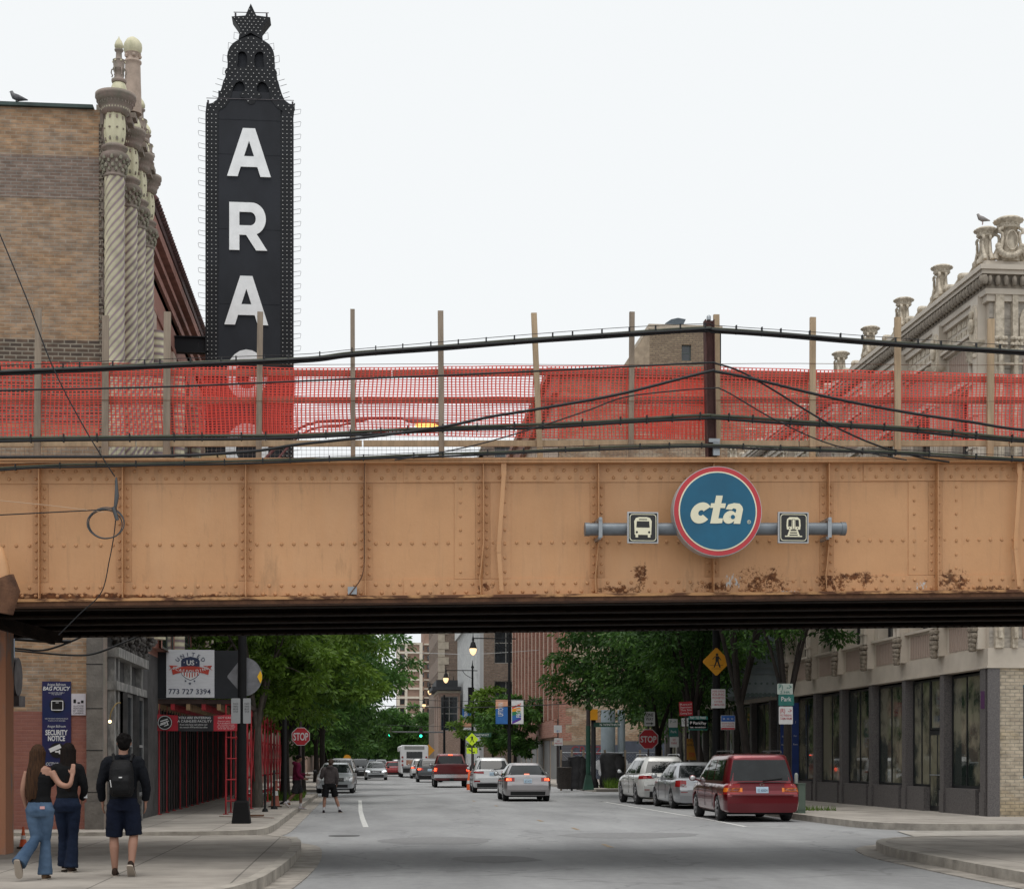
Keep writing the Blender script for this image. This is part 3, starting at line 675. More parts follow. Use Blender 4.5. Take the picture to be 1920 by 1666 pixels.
cable('drop_wire', 'pale thin string slanting across the left girder panel', [(-60, 932), (0, 938), (100, 948), (195, 960)], Y=BY - .42, r=.004, mat=P('pale_string', (.5, .36, .25), .8))
cable('drop_wire', 'thin wire falling from the coil past the lower flange', [(216, 900), (218, 950), (214, 1000), (205, 1050), (190, 1110), (150, 1150), (110, 1190)], Y=BY - .42, r=.007)
cable('drop_wire', 'thin conduit wire hanging down the girder seam left of centre', [(684, 868), (682, 950), (683, 1020), (680, 1075), (660, 1108), (640, 1130)], Y=BY - .16, r=.008, mat=M_rust)
g = MB()
c = atY(198, 981, BY - .42)
for k, (rx, rz, o) in enumerate(((.235, .19, 0), (.225, .2, .01), (.215, .185, -.008))):
 g.tube([(c.x + o + rx * math.cos(t), c.y + .012 * k, c.z + o + rz * math.sin(t)) for t in np.linspace(0, 2 * math.pi, 40)], .0075, 6)
g.tube([atY(218, 895, BY - .42), atY(219, 930, BY - .44), atY(216, 952, BY - .42)], [.012, .03, .02], 8)
g.tube([atY(212, 950, BY - .45), atY(220, 975, BY - .44)], .025, 8)
tag(g.build('wire_coil', P('coil_wire', (.08, .085, .09), .5, .3)), 'round coil of spare wire hanging on the girder at left', 'wire coil')
g = MB(); p = atY(662, 1107, BY - .1); g.box(p.x - .07, p.x + .05, BY - .13, BY - .02, p.z - .05, p.z + .05); tag(g.build('junction_box', M_steel), 'small grey junction box on the lower girder edge', 'junction box')
g = MB()
for (u, w, h) in ((385, .1, .05), (400, .13, .06), (415, .11, .055)):
 p = atY(u, 854, BY - .12); g.cbox((p.x, p.y, zt + .075 + inc(p.x)), (w, .09, h), 0, Matrix.Rotation(random.uniform(-.3, .3), 3, 'Y'))
tag(g.build('foam_scrap', P('tan_foam', (.5, .36, .2), .9, bump=.5)), 'crumbled tan foam scrap lying on the top flange', 'foam scrap')
# transit sign
SY = BY - .32
sg = thing('transit_sign', 'round blue sign with red rim between two black pictogram panels on a grey pipe', 'sign', atY(1346, 1003, SY))
g = MB(); a = atY(1098, 992, SY); c = atY(1583, 991, SY)
g.tube([a, c], .085, 20); g.tube([a + Vector((-.012, 0, 0)), a + Vector((.05, 0, 0))], .092, 20); g.tube([c + Vector((-.05, 0, 0)), c + Vector((.012, 0, 0))], .092, 20); g.build('pipe', P('galvanised_pipe', (.17, .19, .21), .5, .5, var=.15, scale=5), sg)
for u in (1124, 1552):
 g = MB(); p = atY(u, 991, SY); g.box(p.x - .02, p.x + .02, SY, BY, p.z - .14, p.z - .1); g.box(p.x - .02, p.x + .02, SY, BY, p.z + .1, p.z + .14); g.box(p.x - .02, p.x + .02, SY - .11, SY + .02, p.z + .1001, p.z + .1399); g.box(p.x - .025, p.x + .025, SY - .1, SY - .09, p.z - .13, p.z + .13)
 g.build('bracket', M_steel, sg)
cc = atY(1346, 958, SY - .2); rr = 87 / 3000 * (cc.y) * math.cos(YAW) ** 0 * .985
M_red = P('sign_red', (.48, .035, .045), .45, var=.08); M_cream = P('sign_cream', (.78, .74, .55), .45, var=.04); M_blue = P('sign_blue', (.001, .098, .185), .45, var=.1); M_blk = P('sign_black', (.012, .012, .012), .4)
def circ(r, n=64): return [(r * math.cos(2 * math.pi * i / n), r * math.sin(2 * math.pi * i / n)) for i in range(n)]
g = MB(); g.cyl(cc + Vector((0, .11, 0)), rr, .2, 'Y', 64); d_ = g.build('sign_disc', M_alu, sg)
g = MB(); g.poly(circ(rr * .985), cc + Vector((0, .003, 0)), X1, Z1, .01, 0); g.poly(circ(rr * .885), cc + Vector((0, -.001, 0)), X1, Z1, .01, 1); g.poly(circ(rr * .855), cc + Vector((0, -.005, 0)), X1, Z1, .01, 2)
g.build('sign_face', [M_red, M_cream, M_blue], sg)
lt = MB(); q = cc + Vector((0, -.012, 0))
s_ = rr / 87.0
# heavy slanted lowercase letters drawn as strokes
def shear_pts(pts, k=.2): return [(x + k * z, z) for x, z in pts]
def ring_arc(r0, r1, a0, a1, n=28, cx=0, cz=0, ex=1.0):
 return [(cx + ex * r1 * math.cos(lerp(a0, a1, i / n)), cz + r1 * math.sin(lerp(a0, a1, i / n))) for i in range(n + 1)] + [(cx + ex * r0 * math.cos(lerp(a1, a0, i / n)), cz + r0 * math.sin(lerp(a1, a0, i / n))) for i in range(n + 1)]
def put(pts, dx, k=.2, dd=0): lt.poly([((x + dx) * s_, (z - 2) * s_) for x, z in shear_pts(pts, k)], q + Vector((0, -dd, 0)), X1, Z1, .008)
# c
put(ring_arc(5.5, 20.5, R(36), R(324), cx=-33, cz=-2, ex=.98), 0)
# t
put([(-15, -22), (-1, -22), (-1, 8), (8, 8), (8, 17), (-1, 17), (-1, 32), (-14, 32), (-14, 17), (-21, 17), (-21, 8), (-15, 8)], 4, .2, .001)
put([(0, -22), (10, -21), (10, -12), (0, -12)], 2, .2, .002)
# a
put([(27, -22), (40, -22), (40, 6), (37, 12), (31, 17), (20, 18), (9, 15), (6, 6), (18, 5), (21, 8), (27, 6)], 8, .2, .001)
lt.poly([((x + 8) * s_, (z - 2) * s_) for x, z in shear_pts(ring_arc(0.5, 12.5, 0, 2 * math.pi - .01, cx=16.5, cz=-9.5, ex=1.0), .2)], q + Vector((0, -.002, 0)), X1, Z1, .008)
lt.poly([((x + 8) * s_, (z - 2) * s_) for x, z in shear_pts([(16, -2), (30, 0), (32, -6), (16, -8)], .2)], q + Vector((0, -.003, 0)), X1, Z1, .008)
lt.build('letters', M_cream, sg)
g = MB()
g.poly([((x + 8 + 21) * s_ - .0, (z - 2 - 9) * s_) for x, z in circ(4.2, 16)], q + Vector((-.0, -.0052, 0)), X1, Z1, .001, 0)
g.poly([(x * s_ + 61 * s_, z * s_ - 20 * s_) for x, z in circ(3.6, 20)], q, X1, Z1, .004, 1, [[(x * s_ + 61 * s_, z * s_ - 20 * s_) for x, z in circ(2.9, 20)]])
g.text('R', q + Vector((61 * s_, -.001, -21.8 * s_)), X1, Z1, .028, 1)
g.build('registered_mark', [M_blue, M_cream], sg)
def rrect(w, h, r, n=5, cx=0, cz=0):
 pts = []
 for (sx, sz, a) in ((1, 1, 0), (-1, 1, 90), (-1, -1, 180), (1, -1, 270)):
  for i in range(n + 1):
   t = R(a + 90 * i / n); pts.append((cx + sx * (w / 2 - r) + r * math.cos(t), cz + sz * (h / 2 - r) + r * math.sin(t)))
 return pts
for kind, (u, v) in (('bus', (1205, 989)), ('train', (1487, 989))):
 c = atY(u, v, SY - .13); w = .415; k = w / 60
 g = MB(); g.box(c.x - w / 2, c.x + w / 2, c.y - .02, c.y + .03, c.z - w / 2, c.z + w / 2); pn = g.build('pictogram_panel', M_alu, sg)
 g = MB(); o = Vector((c.x, c.y - .022, c.z)); g.poly(rrect(w * .92, w * .92, .004), o, X1, Z1, .006, 0)
 o2 = o + Vector((0, -.002, 0)); g.poly(rrect(w * .86, w * .86, .04), o2, X1, Z1, .003, 1, [rrect(w * .82, w * .82, .035)])
 def sh(pts, mi=1, dd=.003, holes=None): g.poly([(x * k, z * k) for x, z in pts], o + Vector((0, -dd, 0)), X1, Z1, .004, mi, [[(x * k, z * k) for x, z in h] for h in holes] if holes else None)
 if kind == 'bus':
  sh([(-16, -14), (16, -14), (17, 12), (14, 18), (8, 20), (-8, 20), (-14, 18), (-17, 12)])
  sh([(-13, 0), (13, 0), (12, 12), (-12, 12)], 0, .005); sh(rrect(16, 1.6, .6, cz=15.6), 0, .0052)
  for s2 in (-1, 1):
   sh([(s2 * 12 + x, -9 + z) for x, z in circ(2.2, 12)], 0, .005); sh([(s2 * 12 - 2.5, -19), (s2 * 12 + 2.5, -19), (s2 * 12 + 2.5, -13.8), (s2 * 12 - 2.5, -13.8)], 1, .0032)
 else:
  sh([(-13, -4), (13, -4), (14, 4), (13, 16), (8, 20), (-8, 20), (-13, 16), (-14, 4)])
  for s2 in (-1, 1): sh([(s2 * 7.5 - 3.4 * 1, 2), (s2 * 7.5 + 3.4, 2), (s2 * 7 + 3.2, 15), (s2 * 7 - 3.2, 15)], 0, .005); sh([(s2 * 8 + x, -1 + z) for x, z in circ(1.1, 10)], 0, .0052)
  sh([(-3, -3), (3, -3), (3, 16), (-3, 16)], 0, .0054); sh([(-2, -2), (2, -2), (2, 15), (-2, 15)], 1, .0056)
  sh([(-8, -4.2), (-5.5, -4.2), (-9, -18), (-13, -18)], 1, .0034); sh([(8, -4.2), (5.5, -4.2), (9, -18), (13, -18)], 1, .0034)
  for z, hw in ((-8, 8), (-12.5, 11), (-17, 17)): sh([(-hw, z - 1.1), (hw, z - 1.1), (hw, z + 1.1), (-hw, z + 1.1)], 1, .0036)
 g.build('pictogram', [M_blk, M_cream], pn)
# ------------------------------------------------------------------ wall with openings helper
def wall(b, org, ux, uz, w, h, holes, depth=.25, m=0, mrev=None):
 """front sheet of a wall with rectangular openings (u0,u1,v0,v1) and reveals going back by depth"""
 ux = Vector(ux); uz = Vector(uz); n = ux.cross(uz); org = Vector(org)
 us = sorted({0, w} | {h_[0] for h_ in holes} | {h_[1] for h_ in holes}); vs = sorted({0, h} | {h_[2] for h_ in holes} | {h_[3] for h_ in holes})
 us = [u for u in us if 0 <= u <= w]; vs = [v for v in vs if 0 <= v <= h]
 for a, c in zip(us, us[1:]):
  for d, e in zip(vs, vs[1:]):
   mu, mv = (a + c) / 2, (d + e) / 2
   if any(h_[0] < mu < h_[1] and h_[2] < mv < h_[3] for h_ in holes): continue
   b.add([org + ux * a + uz * d, org + ux * c + uz * d, org + ux * c + uz * e, org + ux * a + uz * e], [(0, 1, 2, 3)], m)
 for (a, c, d, e) in holes:
  q = [org + ux * a + uz * d, org + ux * c + uz * d, org + ux * c + uz * e, org + ux * a + uz * e]; k = [p - n * depth for p in q]
  b.add(q + k, [(0, 4, 5, 1), (1, 5, 6, 2), (2, 6, 7, 3), (3, 7, 4, 0)], m if mrev is None else mrev)
 return b
def window(par, org, ux, uz, hole, depth=.2, fm=None, gm=None, bars=1, rails=1, fw=.05, name='window', sill=None):
 """frame with glass set back in a wall opening"""
 ux = Vector(ux); uz = Vector(uz); n = ux.cross(uz); a, c, d, e = hole; o = Vector(org) - n * depth
 b = MB()
 def bx_(u0, u1, v0, v1, t, off=0):
  p = o + ux * u0 + uz * v0 + n * off; U = ux * (u1 - u0); V = uz * (v1 - v0); T = -n * t
  b.add([p, p + U, p + U + V, p + V, p + T, p + U + T, p + U + V + T, p + V + T], [(0, 1, 2, 3), (7, 6, 5, 4), (0, 4, 5, 1), (1, 5, 6, 2), (2, 6, 7, 3), (3, 7, 4, 0)], 0)
 bx_(a, a + fw, d, e, .05); bx_(c - fw, c, d, e, .05); bx_(a + fw, c - fw, d, d + fw, .05); bx_(a + fw, c - fw, e - fw, e, .05)
 for i in range(1, bars + 1):
  u = lerp(a, c, i / (bars + 1)); bx_(u - fw * .4, u + fw * .4, d + fw, e - fw, .04, -.003)
 for i in range(1, rails + 1):
  v = lerp(d, e, i / (rails + 1)); bx_(a + fw, c - fw, v - fw * .4, v + fw * .4, .04, -.006)
 f = b.build(name, fm or M_black, par)
 g = MB(); p = o - n * .03; g.add([p + ux * a + uz * d, p + ux * c + uz * d, p + ux * c + uz * e, p + ux * a + uz * e], [(0, 1, 2, 3)]); g.build('pane', gm or M_glass, f)
 if sill:
  s = MB(); p = Vector(org) + ux * (a - .06) + uz * (d - .1) + n * .06; U = ux * (c - a + .12); V = uz * .099; T = -n * (.06 + depth)
  s.add([p, p + U, p + U + V, p + V, p + T, p + U + T, p + U + V + T, p + V + T], [(0, 1, 2, 3), (7, 6, 5, 4), (0, 4, 5, 1), (1, 5, 6, 2), (2, 6, 7, 3), (3, 7, 4, 0)]); s.build('sill', sill, f)
 return f
# ------------------------------------------------------------------ ballroom building on the left
AX = -5.27; AY = 33.3; AZ = atY(100, 203, AY).z
B_wall = brick('common_brick', (.36, .25, .17), (.27, .185, .125), (.31, .265, .215), patches=(1.12, 1.0, .86), band=[(0, 2.55, (.26, .085, .07), .8)], bump=.5)
B_upper = B_wall
hall = thing('ballroom_building', 'tall brown brick ballroom with ornate terracotta corner columns left of the street', 'building', (-10, AY + 8, 0))
z1 = 9.1; z2 = 8.2
g = MB(); g.box(-24, AX - .07, AY, AY + .5, 0, AZ); g.build('brick_wall', B_wall, hall)
# darker weathered courses and ragged corner toothing
B_dark = brick('dark_brick', (.075, .055, .045), (.13, .085, .06), (.25, .215, .17), bw=.24, bh=.085, ms=.016, bump=.6)
B_grey = brick('grey_mortared_brick', (.23, .165, .13), (.19, .13, .10), (.24, .21, .185), bh=.07, ms=.013, bump=.5)
g = MB(); g.box(-24, AX - .09, AY - .012, AY, atY(100, 683, AY).z - 1.2, atY(100, 637, AY).z); g.build('dark_brick_course', B_dark, hall)
g = MB(); g.box(-24, AX - .09, AY - .010, AY, atY(100, 372, AY).z, atY(100, 292, AY).z); g.build('grey_brick_course', B_grey, hall)
g = MB(); i = 0; z = 5.0
while z < AZ - .3:
 w = random.choice([.05, .1, .16, .2]); g.box(AX - .09, AX - .08 + w * .4, AY - .02 + (i % 2) * .01, AY + .3, z, z + .073); z += .075; i += 1
g.build('brick_toothing', B_dark, hall)
g = MB(); g.box(-24, AX - .2, AY - .09, AY + .5, AZ, AZ + .07);
for i in range(12): x = -23.5 + i * 1.5; g.box(x, x + .04, AY - .1, AY + .5, AZ + .0701, AZ + .09)
g.build('coping', P('green_copper_coping', (.035, .06, .055), .6, var=.4), hall)
g = MB(); g.box(-24, AX, AY + .5, 73, AZ - 1.2, AZ - .7); g.box(-24, -23.7, AY + .5, 73, 0, AZ); g.box(-24, AX, 72.7, 73, 0, AZ - .1); g.build('roof', P('tar_roof', (.06, .06, .06), .9), hall)
M_tcrib = stripes('ribbed_red_terracotta', (.27, .115, .09), (.42, .22, .17), 5.5, bump=.6)
M_tcred = P('red_terracotta', (.30, .14, .11), .8, var=.25, scale=2.5, bump=.3)
M_tcpink = P('pink_terracotta', (.42, .33, .27), .8, var=.2, scale=3, bump=.4)
M_tccream = P('cream_green_terracotta', (.64, .60, .42), .65, scale=2.2, col2=(.38, .38, .24), lo=.48, hi=.72, bump=.3, stretch=(2, 2, .6))
M_tcmauve = P('mauve_terracotta', (.32, .24, .21), .75, scale=3, col2=(.22, .20, .16), bump=.4)
def spiral_mat():
 m = bpy.data.materials.new('spiral_terracotta'); T, N, L = nodes(m); b = N['Principled BSDF']; b.inputs['Roughness'].default_value = .6
 tc = N.new('ShaderNodeTexCoord'); s = N.new('ShaderNodeSeparateXYZ'); L.new(tc.outputs['Object'], s.inputs[0])
 at = N.new('ShaderNodeMath'); at.operation = 'ARCTAN2'; L.new(s.outputs[1], at.inputs[0]); L.new(s.outputs[0], at.inputs[1])
 a = N.new('ShaderNodeMath'); a.operation = 'MULTIPLY'; a.inputs[1].default_value = 8; L.new(at.outputs[0], a.inputs[0])
 z = N.new('ShaderNodeMath'); z.operation = 'MULTIPLY_ADD'; z.inputs[1].default_value = -34.0; L.new(s.outputs[2], z.inputs[0]); L.new(a.outputs[0], z.inputs[2])
 sn = N.new('ShaderNodeMath'); sn.operation = 'SINE'; L.new(z.outputs[0], sn.inputs[0])
 mr = N.new('ShaderNodeMapRange'); mr.inputs[1].default_value = -1; mr.inputs[2].default_value = 1; L.new(sn.outputs[0], mr.inputs[0])
 rp = N.new('ShaderNodeValToRGB'); e = rp.color_ramp.elements; e[0].color = (.24, .18, .19, 1); e[1].color = (.66, .60, .44, 1); e[0].position = .08; e[1].position = .8
 q = rp.color_ramp.elements.new(.3); q.color = (.44, .35, .30, 1); q = rp.color_ramp.elements.new(.5); q.color = (.43, .43, .26, 1)
 L.new(mr.outputs[0], rp.inputs[0]); n = N.new('ShaderNodeTexNoise'); n.inputs['Scale'].default_value = 3; n.inputs['Detail'].default_value = 5; L.new(tc.outputs['Object'], n.inputs['Vector'])
 m2 = N.new('ShaderNodeMapRange'); m2.inputs[1].default_value = .3; m2.inputs[2].default_value = .7; m2.inputs[3].default_value = .65; m2.inputs[4].default_value = 1.2; L.new(n.outputs[0], m2.inputs[0])
 mu = N.new('ShaderNodeMix'); mu.data_type = 'RGBA'; mu.blend_type = 'MULTIPLY'; mu.inputs[0].default_value = 1; L.new(rp.outputs[0], mu.inputs[6]); L.new(m2.outputs[0], mu.inputs[7]); L.new(mu.outputs[2], b.inputs['Base Color'])
 return m
M_spiral = spiral_mat()
# facade along the street
g = MB(); fh = []
ux = (0, -1, 0)   # looking from the street (from +x) : right is -y
FL = 38.7; fo = Vector((AX, AY + .5 + FL, 0))  # org at far end
def fy(y): return AY + .5 + FL - y
cols_y = [33.15, 35.0, 36.35, 37.7]
bays = []
y = 40.5
while y < 70: bays.append(y); y += 4.2
for y in bays: fh += [(fy(y + 2.6), fy(y), 6.6, 11.0), (fy(y + 2.6), fy(y), 4.35, 5.9)]
for y in (34.6, 36.4): fh += [(fy(y + 1.45), fy(y), .75, 3.0)]
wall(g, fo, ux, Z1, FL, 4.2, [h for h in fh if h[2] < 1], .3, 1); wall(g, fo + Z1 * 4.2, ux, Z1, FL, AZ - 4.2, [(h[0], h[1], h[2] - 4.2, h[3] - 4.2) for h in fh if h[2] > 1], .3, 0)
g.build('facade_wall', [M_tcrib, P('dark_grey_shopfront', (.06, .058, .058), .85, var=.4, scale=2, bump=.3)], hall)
g = MB(); g.box(AX - .069, AX, AY + .003, AY + .5, 0, AZ); g.build('corner_pier', M_tcmauve, hall)
for h_ in fh:
 if h_[2] < 1: window(hall, fo, ux, Z1, h_, .15, P('grey_painted_frame', (.25, .25, .25), .6), None, 1, 1, .07)
 else: window(hall, fo, ux, Z1, h_, .22, P('dark_green_frame', (.06, .07, .06), .6), None, 1, 2, .07)
# storefront panels at street level (grey painted)
M_gpaint = P('flaking_grey_paint', (.17, .165, .16), .85, scale=3, col2=(.33, .32, .30), lo=.45, hi=.62, bump=.4, stretch=(2, 2, .8))
g = MB();
for y in (33.85, 34.35, 36.12, 37.95): g.box(AX + .001, AX + .14, y, y + .2, .15, 3.75)
g.box(AX + .001, AX + .2, 33.8, 38.4, 3.02, 3.2); g.box(AX + .001, AX + .24, 33.8, 38.4, 3.7, 3.9)
g.build('storefront_trim', M_gpaint, hall)
g = MB()
for i in range(14): y = 34.65 + i * .24; g.box(AX + .002, AX + .03, y, y + .05, .15, .74)
g.build('panel_moulding', M_gpaint, hall)
g = MB()
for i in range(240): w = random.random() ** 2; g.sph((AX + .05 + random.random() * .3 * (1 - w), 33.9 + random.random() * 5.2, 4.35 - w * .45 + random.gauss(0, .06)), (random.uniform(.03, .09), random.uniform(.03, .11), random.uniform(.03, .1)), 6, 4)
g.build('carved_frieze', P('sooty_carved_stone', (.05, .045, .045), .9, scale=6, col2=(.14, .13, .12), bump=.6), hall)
M_stone = P('grey_limestone_pier', (.15, .135, .12), .9, var=.25, scale=2.2, bump=.5, bscale=15)
g = MB(); g.box(AX - .32, AX + .0, AY - .12, AY - .002, .12, 4.9)
for z in (.9, 1.75, 2.6, 3.5): g.box(AX - .325, AX + .005, AY - .125, AY - .121, z, z + .015, 1)
g.box(AX - .35, AX + .03, AY - .16, AY - .121, .12, .7); g.build('stone_pier', [M_stone, M_black], hall)
# pink pilasters over the shed
for y in bays:
 g = MB(); g.box(AX + .001, AX + .22, y - 1.15, y - .45, 4.5, 12.5); g.tube([(AX + .26, y - .8, 4.5), (AX + .26, y - .8, 12)], .22, 12, 1); g.build('pilaster', [M_tcpink, M_spiral], hall)
# moulded raking cornice + tiled parapet, seen in steep perspective
g = MB()
cy = 39.3
for (z0, z1_, d) in ((12.3, 12.4, .03), (12.9, 13.05, .05), (13.8, 14.0, .08), (14.2, 14.35, .14), (14.55, 14.8, .24)): g.box(AX + .001, AX + d, cy, 72.5, z0, z1_)
g.build('cornice', M_tcred, hall)
g = MB(); M_tile = P('dark_red_roof_tile', (.055, .016, .014), .7, var=.5, scale=9, bump=.3)
g.box(AX - .3, AX + .26, cy, 72.5, 14.85, 15.05)
y = cy
while y < 72.5: g.tube([(AX + .3, y, 15.05), (AX - .05, y, 15.5)], .1, 6); y += .24
g.build('tile_coping', M_tile, hall)
# terracotta columns with urn section, cornice block and finials
def lobed(b, prof, c, m, n=40, lobes=8, amp=.07, twist=0.0):
 rings = []
 for r, z in prof:
  rings.append([Vector((c[0] + r * (1 + amp * math.cos(lobes * (2 * math.pi * j / n) + twist * z)) * math.cos(2 * math.pi * j / n), c[1] + r * (1 + amp * math.cos(lobes * (2 * math.pi * j / n) + twist * z)) * math.sin(2 * math.pi * j / n), c[2] + z)) for j in range(n)])
 b.loft(rings, m, True, True)
colroot = []
for k, y in enumerate(cols_y):
 cx = AX + .25; c = thing('terracotta_column', None, None, (cx, y, 4.4)); c.parent = hall; c.location = Vector((cx, y, 4.4)) - hall.location
 b = MB(); zz = np.arange(0, 8.98, .025); lobed(b, [(.198, z) for z in zz], (cx, y, 4.4), 0, 40, 8, .05, -34.0)
 b.build('shaft', M_spiral, c)
 b = MB(); b.lathe([(.2, 0), (.225, .02), (.225, .05), (.2, .07), (.21, .18), (.23, .28), (.21, .3), (.28, .36), (.3, .38), (.3, .43)], (cx, y, 13.37), 20)
 for i in range(10):
  a = i * math.pi / 5
  for (rr, zc, s) in ((.225, 13.5, .035), (.235, 13.58, .04), (.255, 13.66, .034), (.275, 13.73, .04)): b.sph((cx + rr * math.cos(a + zc * 4), y + rr * math.sin(a + zc * 4), zc), (s, s, s * 1.4), 6, 4, 1)
 b.build('capital', [M_tcmauve, P('mossy_carving', (.17, .17, .12), .85, scale=9, col2=(.36, .33, .26), bump=.5)], c)
 b = MB(); b.lathe([(.27, 0), (.28, .03), (.2, .06), (.19, .1), (.25, .14), (.27, .18), (.21, .22), (.18, .24)], (cx, y, 13.81), 20); b.build('scroll_block', M_tcmauve, c)
 b = MB(); lobed(b, [(.165, 0), (.19, .1), (.205, .24), (.205, .38), (.195, .5), (.17, .62)], (cx, y, 14.05), 0, 48, 8, .08, 0)
 for i in range(8):
  a = (i + .5) * math.pi / 4; b.sph((cx + .2 * math.cos(a), y + .2 * math.sin(a), 14.36), .022, 6, 4, 1); b.sph((cx + .185 * math.cos(a), y + .185 * math.sin(a), 14.14), (.02, .02, .05), 6, 4, 1); b.sph((cx + .185 * math.cos(a), y + .185 * math.sin(a), 14.58), (.02, .02, .05), 6, 4, 1)
 b.build('ribbed_drum', [M_tccream, M_tcmauve], c)
 b = MB(); pr = [(.2, 0), (.28, .05), (.28, .08), (.3, .15), (.33, .17), (.33, .23), (.385, .25), (.385, .31), (.41, .33), (.41, .4), (.25, .42)]
 if k: pr = [(r * .8, z) for r, z in pr]
 b.lathe(pr, (cx + (.02 if k == 0 else .05), y, 14.66), 40)
 for i in range(30):
  a = i * 2 * math.pi / 30; b.sph((cx + .02 + .335 * (.8 if k else 1) * math.cos(a), y + .335 * (.8 if k else 1) * math.sin(a), 14.86), (.018, .018, .035), 5, 4); b.sph((cx + .02 + .27 * (.8 if k else 1) * math.cos(a), y + .27 * (.8 if k else 1) * math.sin(a), 14.76), (.02, .02, .04), 5, 4, 1)
 b.build('cornice_block', [M_tcmauve, M_tccream], c)
for a, c2 in zip(cols_y, cols_y[1:]):
 g = MB(); m_ = (a + c2) / 2
 for (d, z0, z1_) in ((.22, 14.62, 14.74), (.32, 14.74, 14.84), (.43, 14.84, 14.95), (.5, 14.95, 15.07)):
  g.box(AX - .2, AX + d - .06, m_ - .42, m_ + .42, z0, z1_ - .002)
 for (d, z0, z1_) in ((.32, 14.60, 14.72), (.44, 14.72, 14.82), (.55, 14.82, 14.93), (.62, 14.93, 15.04)):
  g.box(AX - .2, AX + d - .06, m_ - .16, m_ + .16, z0, z1_ - .003)
 g.box(AX - .2, AX + .03, m_ - .3, m_ + .3, 13.3, 14.6, 1)
 g.sph((AX + .2, m_, 14.5), (.12, .16, .12), 10, 6, 1); g.sph((AX + .16, m_, 14.2), (.1, .17, .16), 10, 6, 0); g.sph((AX + .14, m_, 13.75), (.1, .15, .15), 10, 6, 0); g.sph((AX + .14, m_, 13.4), (.12, .12, .1), 10, 6, 1)
 g.build('entablature', [M_tcmauve, M_tccream], hall)
g = MB()
for a in cols_y[:-1]:
 y = a + .45; g.box(AX, AX + .2, y - .04, y + .08, 4.4, 13.3)
g.build('fillet', P('grey_green_terracotta', (.33, .34, .25), .7, scale=4, col2=(.45, .42, .34), bump=.2), hall)
def finial(y, z0, s, x, w=.72):
 b = MB(); c = (x, y, z0)
 q = lambda pts, m, n=20: b.lathe([(r * s * w, z * s) for r, z in pts], c, n, m)
 q([(.3, 0), (.31, .05), (.27, .18), (.22, .28), (.19, .3)], 0); q([(.24, .3), (.26, .33), (.26, .38), (.2, .4), (.17, .42), (.15, .56), (.19, .6), (.2, .63)], 1)
 q([(.2, .63), (.22, .66), (.19, .7), (.2, .8), (.2, .86), (.22, .88), (.15, .9), (.11, .93), (.10, 1.08), (.15, 1.12), (.16, 1.15), (.1, 1.17)], 1)
 q([(.09, 1.17), (.15, 1.21), (.155, 1.27), (.11, 1.36), (.05, 1.42), (.015, 1.47), (0.003, 1.5)], 0)
 for i in range(6):
  a = i * math.pi / 3; pts = [(x + s * w * r * math.cos(a), y + s * w * r * math.sin(a), z0 + s * z) for r, z in ((.16, .66), (.25, .64), (.27, .56), (.22, .49), (.25, .45))]
  b.tube(pts, .016 * s, 6, 1); b.sph((x + s * w * .2 * math.cos(a), y + s * w * .2 * math.sin(a), z0 + s * .84), .03 * s, 6, 4, 0)
 return b
fz = 15.075
finial(33.15, fz, (atY(222, 68, 33.15).z - fz) / 1.5, atY(223, 100, 33.15).x).build('finial', [M_tccream, M_tcmauve], hall)
b = MB(); y = 34.1; x = atY(249, 100, y).x; zt2 = atY(250, 69, y).z; k = (zt2 - fz) / 1.52
b.lathe([(r * k, z * k) for r, z in ((.17, 0), (.165, .3), (.16, .5), (.155, .62), (.15, .9), (.145, .98), (.17, 1.0), (.17, 1.03), (.13, 1.05), (.12, 1.12), (.16, 1.18))], (x, y, fz), 24, 1)
lobed(b, [(r * k, z * k) for r, z in ((.14, 1.18), (.165, 1.23), (.175, 1.3), (.165, 1.38), (.12, 1.45), (.05, 1.5), (.01, 1.52))], (x, y, fz), 0, 32, 8, .05)
for i in range(5): a = i * 1.25; b.sph((x + .13 * k * math.cos(a), y + .13 * k * math.sin(a), fz + 1.12 * k), .05, 6, 4, 1)
b.build('pinnacle', [M_tccream, M_tcpink], hall)
for y, zv, u in ((35.0, 124, 245), (36.35, 180, 263), (37.7, 230, 275)):
 zz_ = atY(u, zv, y).z; b = finial(y, 15.07, (zz_ - 15.07) / 1.5, atY(u, zv, y).x, .8); b.build('finial', [M_tccream, M_tcmauve], hall)
# pigeons
M_pig = P('pigeon_feathers', (.06, .06, .07), .8, scale=14, col2=(.16, .16, .17))
M_pig2 = P('pale_pigeon_feathers', (.20, .19, .19), .8, scale=14, col2=(.33, .30, .29))
def pigeon(p, s, d, mat, label):
 root = thing('pigeon', label, 'bird', p)
 b = MB(); pts = [(-.17, 0, .1), (-.1, 0, .115), (0, 0, .13), (.07, 0, .16), (.1, 0, .2), (.115, 0, .235), (.135, 0, .24)]
 b.tube([(p[0] + d * a * s, p[1] + c * s, p[2] + e * s) for a, c, e in pts], [v * s for v in (.012, .035, .06, .055, .035, .03, .012)], 12, ell=[.6, .8, 1, 1, 1, 1, 1]); b.build('body', mat, root)
 b = MB(); b.tube([(p[0] + d * a * s, p[1], p[2] + e * s) for a, e in ((.125, .238), (.16, .228))], [.008 * s, .002 * s], 6); b.build('beak', M_black, root)
 for q in (-.02, .02):
  b = MB(); b.tube([(p[0], p[1] + q * s, p[2] + .09 * s), (p[0] + .01 * d, p[1] + q * s, p[2])], .006 * s, 5); b.build('leg', P('pigeon_leg', (.25, .08, .07), .7), root)
